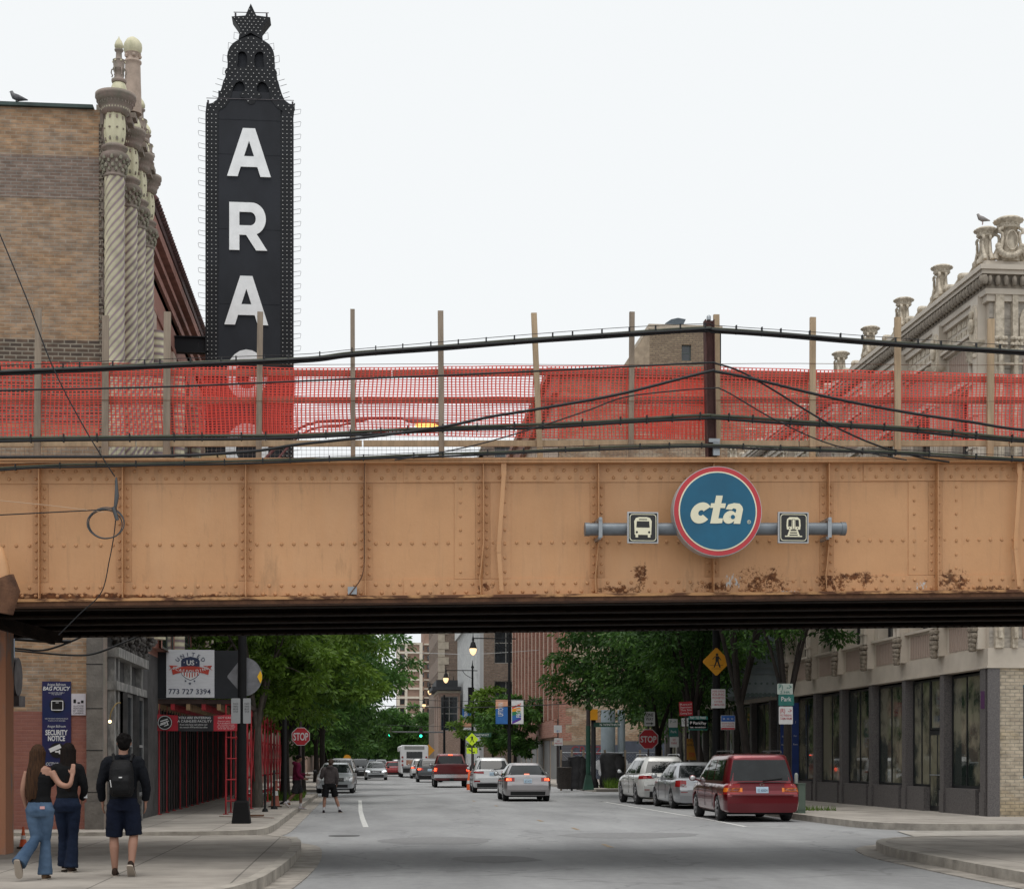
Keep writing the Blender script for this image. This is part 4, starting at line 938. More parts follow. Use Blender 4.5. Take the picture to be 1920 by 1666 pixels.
a = atY(32, 199, AY); pigeon((a.x, AY + .1, AZ + .07), 1.15, -1, M_pig, 'dark pigeon perched on the brick wall coping at far left')
# ------------------------------------------------------------------ vertical marquee sign
SGY = 45.6; k = 1 / atY(680, 1425 - 3000, SGY).z if 0 else (SGY * 1.0) / 3000
def sp(u, v, dy=0): p = atY(u, v, SGY); return Vector((p.x, SGY + dy, p.z))
cxs = sp(468, 400).x; PXM = SGY / 3000 * 1.006
mq = thing('marquee_sign', 'tall black vertical marquee sign with white letters and a bulb-studded star on top', 'sign', (cxs, SGY + .4, 7.9))
M_sgn = P('sign_black_paint', (.010, .011, .014), .6, spec=.3, var=.3, scale=1.5); M_sgn2 = P('sign_charcoal_face', (.018, .020, .026), .65, spec=.3, var=.22, scale=1.2, stretch=(1, 1, .5))
M_let = P('white_porcelain_letter', (.86, .87, .88), .45, var=.06, scale=4); M_bulb = P('frosted_bulb', (.5, .5, .49), .3, var=.1)
zbot = sp(468, 1022).z; ztop = sp(468, 192).z; xl = sp(385, 430).x; xr = sp(550, 430).x; DEP = .62
g = MB(); g.box(xl + .015, xr - .015, SGY + .03, SGY + DEP, zbot, ztop - .35); g.build('cabinet', M_sgn, mq)
bw_ = (xr - xl) * .145
g = MB(); g.box(xl + .03, xr - .03, SGY + .04, SGY + .06, zbot + .3, ztop - .1); g.box(xl + bw_ + .002, xr - bw_ - .002, SGY + .012, SGY + .028, zbot + .3, ztop + .3)
for v in (275, 340, 480, 620, 760, 900): z = sp(468, v - 50).z; g.box(xl + bw_ + .01, xr - bw_ - .01, SGY + .006, SGY + .0115, z, z + .006)
g.build('face_panel', M_sgn2, mq)
# crown outline traced from the sign (pixel offsets from centre line 468, y down)
C7 = lambda x, y: ((x / 6.941 + 360 - 469.5) * PXM, 0, 0)
def c7(x, y): p = sp(360 + x / 6.941, y / 6.941); return (p.x - cxs, p.z)
left = [(190, 1330), (215, 1352), (265, 1340), (325, 1295), (355, 1230), (385, 1140), (405, 1060), (432, 1005), (440, 965), (425, 935), (432, 915), (460, 880), (463, 820), (455, 740), (465, 675), (490, 615), (530, 565), (580, 530), (610, 515)]
mirror = lambda pts, c=765: [(2 * c - x, y + 8) for x, y in pts][::-1]
outer = left + [(700, 480), (765, 470), (830, 480)] + mirror(left)
innerL = [(345, 1480), (350, 1440), (430, 1390), (490, 1310), (510, 1250), (540, 1130), (570, 1080), (620, 1055), (660, 1070), (685, 1120), (685, 1180), (640, 1200), (622, 1235), (640, 1270), (690, 1275), (720, 1340), (762, 1362)]
inner = innerL + [(2 * 765 - x, y + 8) for x, y in innerL[:-1]][::-1]
oval = [(600, 700), (620, 675), (650, 668), (685, 680), (712, 720), (720, 790), (712, 850), (695, 885), (650, 870), (600, 880), (588, 860), (600, 790)]
oval2 = [(2 * 765 - x, y + 4) for x, y in oval][::-1]
ytop = c7(190, 1480)[1]
plate = [c7(*p) for p in outer]
# plate = crown + two side borders down to the bottom in one sheet
hs_in = [c7(*p) for p in inner]
full = [(xl - cxs, zbot)] + [(xl - cxs, ytop)] + plate + [(xr - cxs, ytop)] + [(xr - cxs, zbot), (xr - cxs - bw_, zbot), (xr - cxs - bw_, zbot + .3), (xl - cxs + bw_, zbot + .3), (xl - cxs + bw_, zbot)]
big = [(xl - cxs + bw_, zbot + .31)] + [(xl - cxs + bw_, c7(345, 1500)[1])] + hs_in[1:-1] + [(xr - cxs - bw_, c7(345, 1500)[1]), (xr - cxs - bw_, zbot + .31)]
ovs = [[c7(*p) for p in oval], [c7(*p) for p in oval2]]
g = MB(); g.poly(full[:1] + full[1:], (cxs, SGY, 0), X1, Z1, .11, 0, [big] + ovs); bp_ = g.build('bulb_border', M_sgn, mq)
g = MB(); cr = [c7(*p) for p in left] + [c7(700, 500), c7(830, 500)] + [c7(*p) for p in mirror(left)]
g.poly([(x * .985, z) for x, z in cr], (cxs, SGY + .12, 0), X1, Z1, .42, 0); g.build('crown_back', M_sgn2, mq)
star = [(765, 50), (838, 205), (1018, 228), (905, 370), (905, 400), (922, 520), (765, 428), (605, 512), (628, 380), (515, 218), (695, 205)]
g = MB(); g.poly([c7(*p) for p in star], (cxs, SGY - .01, 0), X1, Z1, .5, 0)
st = [c7(*p) for p in [(628, 395), (905, 395), (920, 520), (765, 560), (607, 520)]]; g.poly(st, (cxs, SGY + .09, 0), X1, Z1, .4, 1); so = g.build('star', [M_sgn, M_sgn2], mq)
def inside(p, poly):
 x, y = p; c = False; n = len(poly); j = n - 1
 for i in range(n):
  if (poly[i][1] > y) != (poly[j][1] > y) and x < (poly[j][0] - poly[i][0]) * (y - poly[i][1]) / (poly[j][1] - poly[i][1]) + poly[i][0]: c = not c
  j = i
 return c
def edist(p, poly):
 q = Vector((p[0], p[1])); m_ = 9
 for a, b_ in zip(poly, poly[1:] + poly[:1]):
  a = Vector(a); b_ = Vector(b_); t = max(0, min(1, (q - a).dot(b_ - a) / max(1e-9, (b_ - a).length_squared))); m_ = min(m_, (a + (b_ - a) * t - q).length)
 return m_
g = MB()
def bulb(x, z, y): g.sph((cxs + x, y - .012, z), .017, 6, 4)
z = ytop - .02; r_ = 0
while z > zbot + .1:
 for s in (-1, 1):
  for q in (.17, .5, .83):
   e = (xl - cxs) if s < 0 else (xr - cxs); bulb(e - s * bw_ * q * (1) , z + (.0 if q != .5 else .0), SGY)
 z -= .118
holes_c = [hs_in] + ovs; crown_poly = [(xl - cxs, ytop)] + plate + [(xr - cxs, ytop)]
row = 0; z = ytop + .1
while z < plate[len(left)][1] + .2:
 x = -1.3 + (row % 2) * .062
 while x < 1.3:
  if inside((x, z), crown_poly) and edist((x, z), plate) > .03 and not any(inside((x, z), h) or edist((x, z), h) < .03 for h in holes_c) and not inside((x, z), [c7(*p) for p in star]): bulb(x, z, SGY)
  x += .15
 z += .098; row += 1
stp = [c7(*p) for p in star]; row = 0; z = stp[6][1] - .2
while z < stp[0][1]:
 x = -.6 + (row % 2) * .06
 while x < .6:
  if inside((x, z), stp) and edist((x, z), stp) > .03: bulb(x, z, SGY - .01)
  x += .12
 z += .085; row += 1
o = g.build('bulbs', M_bulb, mq); o['kind'] = 'stuff'
# bird guard wire, brackets and neon loops
M_wire = P('thin_grey_rod', (.1, .09, .1), .5, .4)
g = MB(); a = sp(387, 184); c = sp(551, 188.5); g.tube([a, c], .01, 5); a = sp(438, 23); c = sp(504, 24.5); g.tube([a, c], .012, 5)
for (u, v0, v1) in ((390, 187, 193), (548.5, 190, 196), (441.5, 24, 31), (500, 25, 32)): p = sp(u, v0); q = sp(u + .5, v1); g.bar((p.x, SGY + .05, q.z), (p.x, SGY + .02, p.z), .05, .05)
g.build('guard_rod', M_wire, mq)
for s in (-1, 1):
 v = 200 + (6 if s > 0 else 0)
 while v < 1005:
  p = sp(385 if s < 0 else 550, v); e = xl if s < 0 else xr; h = .065; L_ = .19
  b = MB(); b.tube([(e, SGY + .2, p.z + h), (e + s * L_, SGY + .1, p.z + h), (e + s * (L_ + .02), SGY + .1, p.z + h * .7), (e + s * (L_), SGY + .1, p.z - h), (e, SGY + .2, p.z - h)], .006, 4)
  b.build('neon_loop', M_wire, mq); v += 23.4
for (x, y) in ((545, 440), (470, 575), (400, 735), (400, 905)):
 for s in (-1, 1):
  def cc_(xx, yy): return sp(360 + (xx if s < 0 else 1530 - xx) / 6.941, (yy + (8 if s > 0 else 0)) / 6.941)
  pts = [cc_(x + 75, y + 60), cc_(x - 5, y + 40), cc_(x, y - 45), cc_(x + 75, y - 25)]; b = MB(); b.tube([(p.x, SGY + .12, p.z) for p in pts], .007, 4); b.build('neon_loop', M_wire, mq)
for (x, y) in ((410, 1025), (385, 1093), (350, 1190), (345, 1253)):
 for s in (-1, 1):
  def cc_(xx, yy): return sp(360 + (xx if s < 0 else 1530 - xx) / 6.941, (yy + (8 if s > 0 else 0)) / 6.941)
  a = cc_(x, y); c = cc_(x - 85, y - 22); b = MB(); b.tube([(a.x, SGY + .12, a.z), (c.x, SGY + .1, c.z)], .007, 4); b.build('neon_loop', M_wire, mq)
# letters as raised white pans with a dark red-brown shadow edge
def pieces_to(b, ps, cx, cz, w, h):
 for i, p in enumerate(ps):
  holes = None
  if isinstance(p, dict): holes = [[(cx + (x - .5) * w, cz + (z - .5) * h) for x, z in q] for q in p['h']]; p = p['o']
  b.poly([(cx + (x - .5) * w, cz + (z - .5) * h) for x, z in p], (cxs, SGY - .03 - .0012 * i, 0), X1, Z1, .06, 0, holes)
LA = [{'o': [(0, 0), (.24, 0), (.31, .2), (.69, .2), (.76, 0), (1, 0), (.64, 1), (.36, 1)], 'h': [[(.385, .42), (.5, .74), (.615, .42)][::-1]]}]
def arcp(cx, cz, rx, rz, a0, a1, n=18): return [(cx + rx * math.cos(R(lerp(a0, a1, i / n))), cz + rz * math.sin(R(lerp(a0, a1, i / n)))) for i in range(n + 1)]
LR = [{'o': [(0, 0), (.27, 0), (.27, .32), (.45, .32), (.72, 0), (1.02, 0), (.72, .36)] + arcp(.6, .66, .38, .34, -70, 90) + [(0, 1)], 'h': [[(.27, .52)] + arcp(.56, .66, .15, .14, -90, 90) + [(.27, .8)]]}]
LG = [arcp(.5, .5, .52, .52, 40, 352) + [(1.02, .55), (.55, .55), (.55, .36), (.76, .36)] + arcp(.5, .5, .28, .29, 310, 50)]
LO = [{'o': arcp(.5, .5, .53, .52, 0, 359, 40), 'h': [arcp(.5, .5, .27, .28, 0, 359, 30)]}]
LN = [[(0, 0), (.25, 0), (.25, .55), (.75, 0), (1, 0), (1, 1), (.75, 1), (.75, .45), (.25, 1), (0, 1)]]
for ps, (u, v), w, h in ((LA, (467, 286.5), 80, 89), (LR, (465, 425), 68, 88), (LA, (462, 563.5), 80, 90), (LG, (463, 703), 72, 90), (LO, (463, 842), 74, 92), (LN, (463, 975), 70, 84)):
 c = sp(u, v); b = MB(); pieces_to(b, ps, c.x - cxs, c.z, w * PXM, h * PXM)
 b.build('letter', M_let, mq)
# mounting beams to the facade
for v in (644, 960):
 a = sp(325, v); b = MB(); b.box(AX, xl + .1, SGY + .1, SGY + .14, a.z - .2, a.z + .2); b.box(AX, xl + .1, SGY - .0, SGY + .24, a.z + .2, a.z + .23); b.box(AX, xl + .1, SGY, SGY + .24, a.z - .23, a.z - .2); b.build('mounting_beam', M_sgn, mq)
# ------------------------------------------------------------------ posters, notices on the brick wall
M_bluep = P('deep_blue_print', (.006, .016, .075), .5, scale=1.3, col2=(.022, .014, .075), lo=.4, hi=.6); M_wt = P('white_print', (.7, .7, .7), .5, var=.04); M_pk = P('pink_print', (.5, .2, .3), .6)
def wp(u, v, dy=.0): p = atY(u, v, AY - dy); return p
ps = thing('security_banner', 'tall dark blue vertical banner with white notices on the brick wall', 'banner', wp(105, 1436, .03))
g = MB(); a = wp(79, 1436, .03); c = wp(133, 1277, .03); g.box(a.x, c.x, AY - .03, AY - .004, a.z, c.z); g.build('panel', M_bluep, ps)
g = MB(); mx_ = (a.x + c.x) / 2 + .0
def tx(t, v, size, fit=None, m=0, shear=0, off=.0, dx=0): p = wp(105, v, .033); g.text(t, (mx_ + dx, AY - .033, p.z), X1, Z1, size, m, shear=shear, offset=off, fit=fit)
tx('Aragon Ballroom', 1285, .055, .36); tx('BAG POLICY', 1293.5, .075, .54, shear=.2, off=.02); tx('ALL BAGS ARE SUBJECT', 1299, .022, .32); tx('TO SEARCH', 1302, .022, .2)
tx('BAGS THAT ARE NOT CLEAR MUST BE SMALLER', 1347.5, .022, .46); tx('THAN 6 X 9 INCHES', 1351.5, .022, .34)
tx('Aragon Ballroom', 1363, .05, .36); tx('SECURITY', 1377, .10, .44, off=.03); tx('NOTICE', 1388, .10, .34, off=.03); tx('CCTV IN USE', 1434, .06, .42, shear=.2, off=.01)
for v in (1321, 1406): p = wp(108, v); g.cyl((p.x, AY - .034, p.z), .155, .006, 'Y', 28, 2)
p = wp(108, 1322); w2, h2 = .12, .1; g.poly(rrect(w2 * 2, h2 * 2, .02), (p.x, AY - .04, p.z), X1, Z1, .003, 0, [rrect(w2 * 2 - .03, h2 * 2 - .03, .012)]); g.box(p.x - .03, p.x + .03, AY - .043, AY - .04, p.z + .05, p.z + .062)
p = wp(104, 1404); rt = Matrix.Rotation(R(-24), 3, 'Y'); g.cbox((p.x, AY - .043, p.z + .02), (.24, .006, .085), 0, rt); g.cbox((p.x + .09, AY - .0435, p.z - .055), (.03, .006, .08), 0); g.cbox((p.x + .05, AY - .044, p.z - .05), (.1, .006, .03), 0)
g.build('print', [M_wt, M_pk, M_blk], ps)
nb = thing('camera_notice', 'small white surveillance notice beside the blue banner', 'sign', wp(147, 1340, .02))
g = MB(); a = wp(134, 1340); c = wp(161, 1300); g.box(a.x, c.x, AY - .02, AY - .004, a.z, c.z); g.build('panel', P('pale_notice', (.6, .56, .6), .5), nb)
g = MB(); mx_ = (a.x + c.x) / 2
for t, v in (('ALL ACTIVITIES', 1324), ('MONITORED', 1328.5), ('BY VIDEO', 1333), ('CAMERA', 1337.5)): g.text(t, (mx_, AY - .0225, wp(0, v).z), X1, Z1, .034, 0, fit=.2)
g.box(mx_ - .1, mx_ - .05, AY - .0235, AY - .02, wp(0, 1317).z, wp(0, 1310).z); g.box(mx_ - .02, mx_ + .03, AY - .0235, AY - .02, wp(0, 1318).z, wp(0, 1315).z); g.box(mx_ + .05, mx_ + .1, AY - .0235, AY - .02, wp(0, 1317).z, wp(0, 1312).z)
g.build('print', M_blk, nb)
# wall clutter at the left edge: conduit drum, pale door, orange cone bits
g = MB(); p = atY(4, 1268, 27.8); g.cyl((p.x, 27.9, p.z), .33, .5, 'X', 20); g.box(p.x - .6, p.x + .3, 27.7, 28.2, p.z - .5, p.z - .32)
for i in range(5): q = atY(i * 6 - 6, 1268, 27.6); g.bar((q.x, 27.56, q.z - .25), (q.x, 27.56, q.z + .25), .02, .02)
tag(g.build('floodlight_housing', P('grey_housing', (.13, .12, .125), .7, .3, var=.3, scale=4)), 'grey round floodlight housing bracketed above the orange pier', 'floodlight')
g = MB(); a = atY(2, 1262, 28.6); c = atY(26, 1185, 28.6); g.box(a.x, c.x, 28.6, 28.68, a.z, c.z + .5); tag(g.build('access_panel', P('pale_blue_paint', (.3, .36, .45), .6, var=.12)), 'pale blue panel hanging under the bridge at far left', 'panel')
for i, (pts, lb) in enumerate((([(-20, 1208), (40, 1216), (90, 1217), (160, 1190), (175, 1175)], 'wire looping under the bridge toward the diagonal brace'), ([(-20, 1214), (60, 1222), (140, 1228), (180, 1224), (230, 1205), (290, 1180)], 'lower wire drooping across the brick wall under the bridge'), ([(20, 1197), (80, 1201), (132, 1202)], 'short straight conduit under the bridge at left'))):
 g = MB(); g.tube(smooth([atY(u, v, 30) for u, v in pts], 6), .02 if i < 2 else .035, 6); tag(g.build('service_wire', M_cab), lb, 'wire')
M_ocone = P('cone_orange', (.75, .12, .03), .6)
def cone(x, y, z, s, label, M_ocone=M_ocone):
 r = thing('traffic_cone', label, 'traffic cone', (x, y, z)); b = MB(); b.lathe([(.13 * s, .03), (.12 * s, .05), (.085 * s, .3 * s)], (x, y, z), 16); b.lathe([(.062 * s, .42 * s), (.03 * s, .68 * s), (.02 * s, .7 * s)], (x, y, z), 16); b.build('cone_body', M_ocone, r)
 b = MB(); b.lathe([(.0855 * s, .3 * s), (.0625 * s, .42 * s)], (x, y, z), 16); b.build('reflective_collar', M_white, r); b = MB(); b.box(x - .17 * s, x + .17 * s, y - .17 * s, y + .17 * s, z + .002, z + .032); b.build('base', P('cone_base', (.05, .03, .02), .8), r)
q = atZ(46, 1590, .15); cone(q.x - .02, q.y, .15, .5, 'orange and white cone partly hidden behind the woman in blue jeans')
# ------------------------------------------------------------------ sidewalk shed (red scaffold) with boards
M_scaf = P('red_scaffold_paint', (.38, .02, .028), .55, var=.3, scale=3); M_board = P('black_plywood', (.012, .014, .018), .75, var=.3, scale=1.5); M_ply = P('raw_plywood', (.33, .22, .12), .8, var=.2, scale=3)
HY = 42.0
shed = thing('sidewalk_shed', 'red scaffold sidewalk shed with a black parapet in front of the ballroom', 'scaffold', (-4, 50, .15))
def hp(u, v, Y=HY): return atY(u, v, Y)
tl = hp(272, 1218); brr = hp(452, 1309); SX0, SX1 = tl.x, brr.x + .02
g = MB(); g.box(SX0, SX1, HY, HY + .04, brr.z, tl.z); g.box(SX1 - .04, SX1, HY + .041, HY + 1.2, brr.z, tl.z); g.build('parapet_board', M_board, shed)
g = MB(); g.box(SX0 + .02, SX1 - .05, HY + .05, 66, brr.z - .14, brr.z - .02); g.build('plank_deck', P('shed_planks', (.05, .03, .025), .85, var=.3), shed)
for i in range(6): x = lerp(SX0 + .3, SX1 - .2, i / 5); MB().box(x - .05, x + .05, HY + .06, 65.9, brr.z - .3, brr.z - .141).build('joist', M_ply if i % 2 == 0 else M_scaf, shed)
def frame(x, y):
 b = MB()
 for d in (0, .32): b.tube([(x + d, y, .17), (x + d, y, 3.1)], .024, 8)
 for z in (.5, 1.05, 1.6, 2.15, 2.7, 3.0): b.tube([(x + .0, y, z), (x + .32, y, z)], .018, 6)
 for d in (0, .32): b.box(x + d - .07, x + d + .07, y - .07, y + .07, .15, .17)
 b.build('scaffold_frame', M_scaf, shed)
ys = [42.1, 43.7, 45.3, 46.9, 48.5, 50.1, 51.7, 53.3, 55, 57, 59, 61, 63, 65]
for y in ys: frame(SX0 + .02, y); frame(SX1 - .42, y)
for (a, c) in zip(ys, ys[1:]):
 for x in (SX0 + .02, SX1 - .1):
  b = MB(); b.tube([(x, a, .8), (x, c, 2.6)], .014, 6); b.tube([(x, a, 2.6), (x, c, .8)], .014, 6)
  if x < -4: b.tube([(x, a, .45), (x, c, .45)], .018, 6); b.tube([(x, a, 1.2), (x, c, 1.2)], .018, 6)
  b.build('cross_brace', M_scaf, shed)
b = MB(); x = SX0 + .1
g = MB()
for i in range(40): y = 42.2 + i * .6; g.box(AX + .01, AX + .04, y, y + .12, .2, 2.9)
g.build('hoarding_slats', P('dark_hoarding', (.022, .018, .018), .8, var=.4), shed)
sg2 = thing('scaffold_sign', 'white square sign with shield emblem and phone number on the black parapet', 'sign', hp(357, 1308))
g = MB(); a = hp(312, 1307); c = hp(402, 1218); g.box(a.x, c.x, HY - .03, HY - .002, a.z, c.z); g.build('panel', P('white_sign_board', (.62, .63, .66), .6, var=.06, scale=6, stretch=(.6, 1, 6)), sg2)
M_navy = P('navy_print', (.02, .03, .075), .5); M_redp = P('red_print', (.45, .05, .03), .5)
g = MB(); pw = (c.x - a.x) / 622.; x0 = a.x; zt_ = c.z
def q2(x, y): return ((x - 365) * pw, -(y - 270) * pw)
og = Vector((x0, HY - .033, zt_))
def pp(pts, m, d=0): g.poly([q2(*p) for p in pts], og + Vector((0, -d, 0)), X1, Z1, .004, m)
pp([(557, 490), (557, 420), (575, 385), (620, 372), (678, 358), (735, 372), (780, 385), (798, 420), (798, 490)], 0)
pp([(557, 560), (798, 560), (790, 600), (740, 645), (678, 675), (615, 645), (565, 600)], 0)
pp([(565, 565), (790, 565), (780, 598), (735, 638), (678, 666), (620, 638), (572, 598)], 2, .002)
for i in range(6): x = 592 + i * 34; pp([(x, 566), (x + 14, 566), (x + 14, 640 - abs(x - 670) * .35), (x, 640 - abs(x - 670) * .35)], 1, .004)
n_ = 12; top = []; bot = []
for i in range(n_ + 1): t = i / n_; x = lerp(435, 925, t); y = 485 + 42 * (2 * t - 1) ** 2; top.append((x, y)); bot.append((lerp(450, 910, t), y + 72))
pp(top + bot[::-1], 1, .006); pp([(398, 475), (520, 480), (430, 520), (395, 545), (425, 510)], 1, .003); pp([(962, 475), (840, 480), (930, 520), (965, 545), (935, 510)], 1, .003)
def arc_text(s, cx, cy, r, a0, a1, size, m, d=.009):
 for i, ch in enumerate(s):
  t = i / (len(s) - 1); a = R(lerp(a0, a1, t)); x, y = q2(cx + r * math.sin(a), cy - r * math.cos(a)); ux_ = Vector((math.cos(a), 0, -math.sin(a))); uz_ = Vector((math.sin(a), 0, math.cos(a)))
  g.text(ch, og + Vector((x, -d, y)), ux_, uz_, size, m, offset=.01)
arc_text('UNITED', 678, 560, 205, -46, 46, 50 * pw, 0)
arc_text('SCAFFOLDING', 678, 30, -545, 24, -24, 40 * pw, 2)
x, y = q2(678, 470); g.text('US', og + Vector((x, -.006, y)), X1, Z1, 62 * pw, 2, offset=.02)
for (x, y, r_) in ((615, 680, 16), (730, 680, 16), (672, 712, 22), (597, 437, 9), (757, 437, 9)):
 pts = [(x + r_ * (1 if i % 2 == 0 else .42) * math.sin(i * math.pi / 5), y - r_ * (1 if i % 2 == 0 else .42) * math.cos(i * math.pi / 5)) for i in range(10)][::-1]; pp(pts, 2 if y < 500 else 0, .006)
x, y = q2(668, 850); g.text('773 727 3394', og + Vector((x, -.004, y)), X1, Z1, 66 * pw, 0, fit=545 * pw, offset=.008)
g.build('print', [M_navy, M_redp, M_wt], sg2)
bn = thing('cashless_banner', 'red and black banner with white lettering hung below the black parapet', 'banner', hp(360, 1368, HY - .1))
BYY = HY - .1; a = hp(287, 1369, BYY); c = hp(447, 1338, BYY)
M_redb = P('red_vinyl', (.42, .02, .035), .5, var=.15); M_blv = P('black_vinyl', (.02, .02, .024), .45, var=.3, scale=3)
def sag(t): return -.05 * math.sin(math.pi * t)
g = MB(); n_ = 24
for i in range(n_):
 t0, t1 = i / n_, (i + 1) / n_; xa, xb = lerp(a.x, c.x, t0), lerp(a.x, c.x, t1); m_ = 0 if (t0 < .27 or t0 >= .7) else 1
 y0, y1 = BYY + .015 * math.sin(t0 * 14), BYY + .015 * math.sin(t1 * 14)
 g.add([(xa, y0, a.z + sag(t0) * .3), (xb, y1, a.z + sag(t1) * .3), (xb, y1, c.z + sag(t1)), (xa, y0, c.z + sag(t0)), (xa, y0 + .006, a.z + sag(t0) * .3), (xb, y1 + .006, a.z + sag(t1) * .3), (xb, y1 + .006, c.z + sag(t1)), (xa, y0 + .006, c.z + sag(t0))], [(0, 1, 2, 3), (7, 6, 5, 4), (3, 2, 6, 7), (0, 4, 5, 1)], m_)
g.build('cloth', [M_redb, M_blv], bn)
g = MB(); yb = BYY - .022
def bt(t, u, v, size, fit, m=0, sh=.15): p = hp(u, v, yb); g.text(t, (p.x, yb, p.z), X1, Z1, size, m, shear=sh, fit=fit)
bt('YOU ARE ENTERING', 365, 1347, .06, .82); bt('A CASHLESS FACILITY', 365, 1353.5, .06, .88); bt('If you only have cash please visit', 363, 1359, .04, .7); bt('the reverse ATM at the box office', 363, 1364, .04, .7)
bt('GOT CASH?', 424, 1346.5, .05, .42)
for i, v in enumerate((1352, 1355.5, 1359, 1362.5, 1366)): bt(('Convert your cash', 'to a prepaid card', 'at a kiosk inside', 'or at the box office', 'and tap to pay')[i], 424, v, .03, .42 + .04 * (i % 2))
p = hp(309, 1354, yb); g.poly(circ(.19, 28), (p.x, yb - .001, p.z), X1, Z1, .004, 1); g.poly(circ(.178, 28), (p.x, yb - .004, p.z), X1, Z1, .004, 0, [circ(.165, 28)])
for (dx, dz, w, h) in ((-.02, .06, .2, .025), (.0, .01, .22, .02), (-.05, -.04, .16, .03), (.04, -.07, .12, .02), (.06, .0, .03, .1)): g.cbox((p.x + dx, yb - .007, p.z + dz), (w, .004, h), 0, Matrix.Rotation(R(-18), 3, 'Y'))
g.build('print', [M_wt, M_blk], bn)
# bare bulbs lit under the shed
M_lit = P('lit_warm_bulb', (1, .7, .4), .4, emit=(1, .62, .28), estr=6)
for (u, v, Y, lb) in ((266, 1351, 41.6, 'lit bare bulb on a bent arm left of the red banner'), (303, 1370, 43.0, 'lit bare bulb just under the red banner'), (206, 1352, 33.25, 'small lit bulb by the grey storefront windows')):
 p = atY(u, v, Y) if Y > 34 else atX(u, v, AX + .2); r = thing('bare_bulb', lb, 'light bulb', p)
 b = MB(); b.sph(p, .032, 12, 8); b.build('bulb', M_lit, r); b = MB(); b.tube(smooth([p + Vector((0, 0, .04)), p + Vector((.03, 0, .2)), p + Vector((.12, .05, .36)), p + Vector((.2, .1, .38))], 4), .012, 6); b.build('lamp_arm', P('brass_conduit', (.25, .17, .06), .5, .5), r)
# ------------------------------------------------------------------ terracotta theatre block on the right
TX = atZ(1866, 1531, .15).x; TY = atZ(1862, 1530, .15).y
def txz(v, u=1855): return atX(u, v, TX).z if 0 else atY(u, v, TY).z
M_tc = P('grey_glazed_terracotta', (.47, .415, .345), .55, scale=1.6, col2=(.58, .515, .435), lo=.3, hi=.7, bump=.2, bscale=12)
M_tcl = P('pale_carved_terracotta', (.36, .31, .24), .8, scale=7, col2=(.60, .53, .43), lo=.35, hi=.6, bump=.6, bscale=25)
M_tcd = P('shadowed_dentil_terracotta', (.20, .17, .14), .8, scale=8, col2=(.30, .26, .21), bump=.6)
M_rib = stripes('ribbed_brown_panel', (.33, .25, .20), (.42, .32, .265), 7, bump=.5)
M_tile2 = brick('terracotta_block_wall', (.45, .41, .36), (.40, .365, .32), (.22, .2, .17), bw=.9, bh=.42, ms=.012, bump=.3)
M_buff = brick('buff_brick', (.50, .43, .33), (.43, .36, .275), (.3, .27, .22), bw=.24, bh=.09, ms=.012, patches=(.9, .85, .75), bump=.5)
M_gran = P('polished_purple_granite', (.085, .078, .080), .5, scale=30, col2=(.15, .138, .135), lo=.4, hi=.6, spec=.5)
M_sfglass = P('storefront_glass', (.02, .03, .026), .03, scale=.7, lo=.42, hi=.56, col2=(.23, .22, .16), spec=1.0)  # greenish tan patches: reflections painted into the pane colour
TL = 44.0; CZ = 14.0
ax = TX;
th = thing('terracotta_building', 'ornate grey terracotta commercial block with urn parapet and dark storefront windows', 'building', (TX + 8, TY + 15, 0))
b0 = txz(1250) ; b1 = txz(1215)
PY = [TY + .12]; d = 3.05
while PY[-1] < TY + TL - 3: PY.append(PY[-1] + d)
zf = 3.86; wm = atX
# upper facade: wall with two rows of windows between pilasters
fo = Vector((TX, TY, zf)); uxr = Vector((0, -1, 0))  # seen from -x: right is -y ; org at far end
fo = Vector((TX, TY + TL, 0)); ux_ = Vector((0, -1, 0))
holes = []
for a, c in zip(PY, PY[1:]): holes += [(TL - (c - TY) + .62, TL - (a - TY) - .62, 8.1, 11.15), (TL - (c - TY) + .62, TL - (a - TY) - .62, 5.2, 7.3)]
g = MB(); g2 = []
wall(g, fo + Z1 * 4.35, ux_, Z1, TL, 13.0 - 4.35, [(h[0], h[1], h[2] - 4.35, h[3] - 4.35) for h in holes], .35); g.build('facade_wall', M_tc, th)
for h in holes: window(th, fo, ux_, Z1, h, .3, P('dark_bronze_frame', (.035, .03, .03), .5), None, 1, 1, .07)
for a, c in zip(PY, PY[1:]):
 m_ = (a + c) / 2
 g = MB(); g.box(TX - .012, TX - .001, a + .45, c - .45, 7.42, 7.98); g.box(TX - .012, TX - .001, a + .45, c - .45, 4.42, 5.05); g.box(TX - .012, TX - .001, a + .45, c - .45, 11.4, 12.2); build_each(g, 'ribbed_panel', M_rib, th)
 g = MB()
 for z, dd in ((7.34, .1), (8.02, .14), (5.12, .12), (11.24, .12), (11.33, .07), (12.28, .12), (12.36, .2)): g.box(TX - dd, TX - .0011, a + .26, c - .26, z, z + .07)
 build_each(g, 'moulding', M_tc, th)
 g = MB()
 for i in range(7):
  for j in range(2): y = a + .5 + i * (c - a - 1) / 6; g.box(TX - .02, TX - .0012, y - .13, y + .13, 12.5 + j * .3, 12.72 + j * .3)
 g.build('frieze_tiles', M_tcl, th)
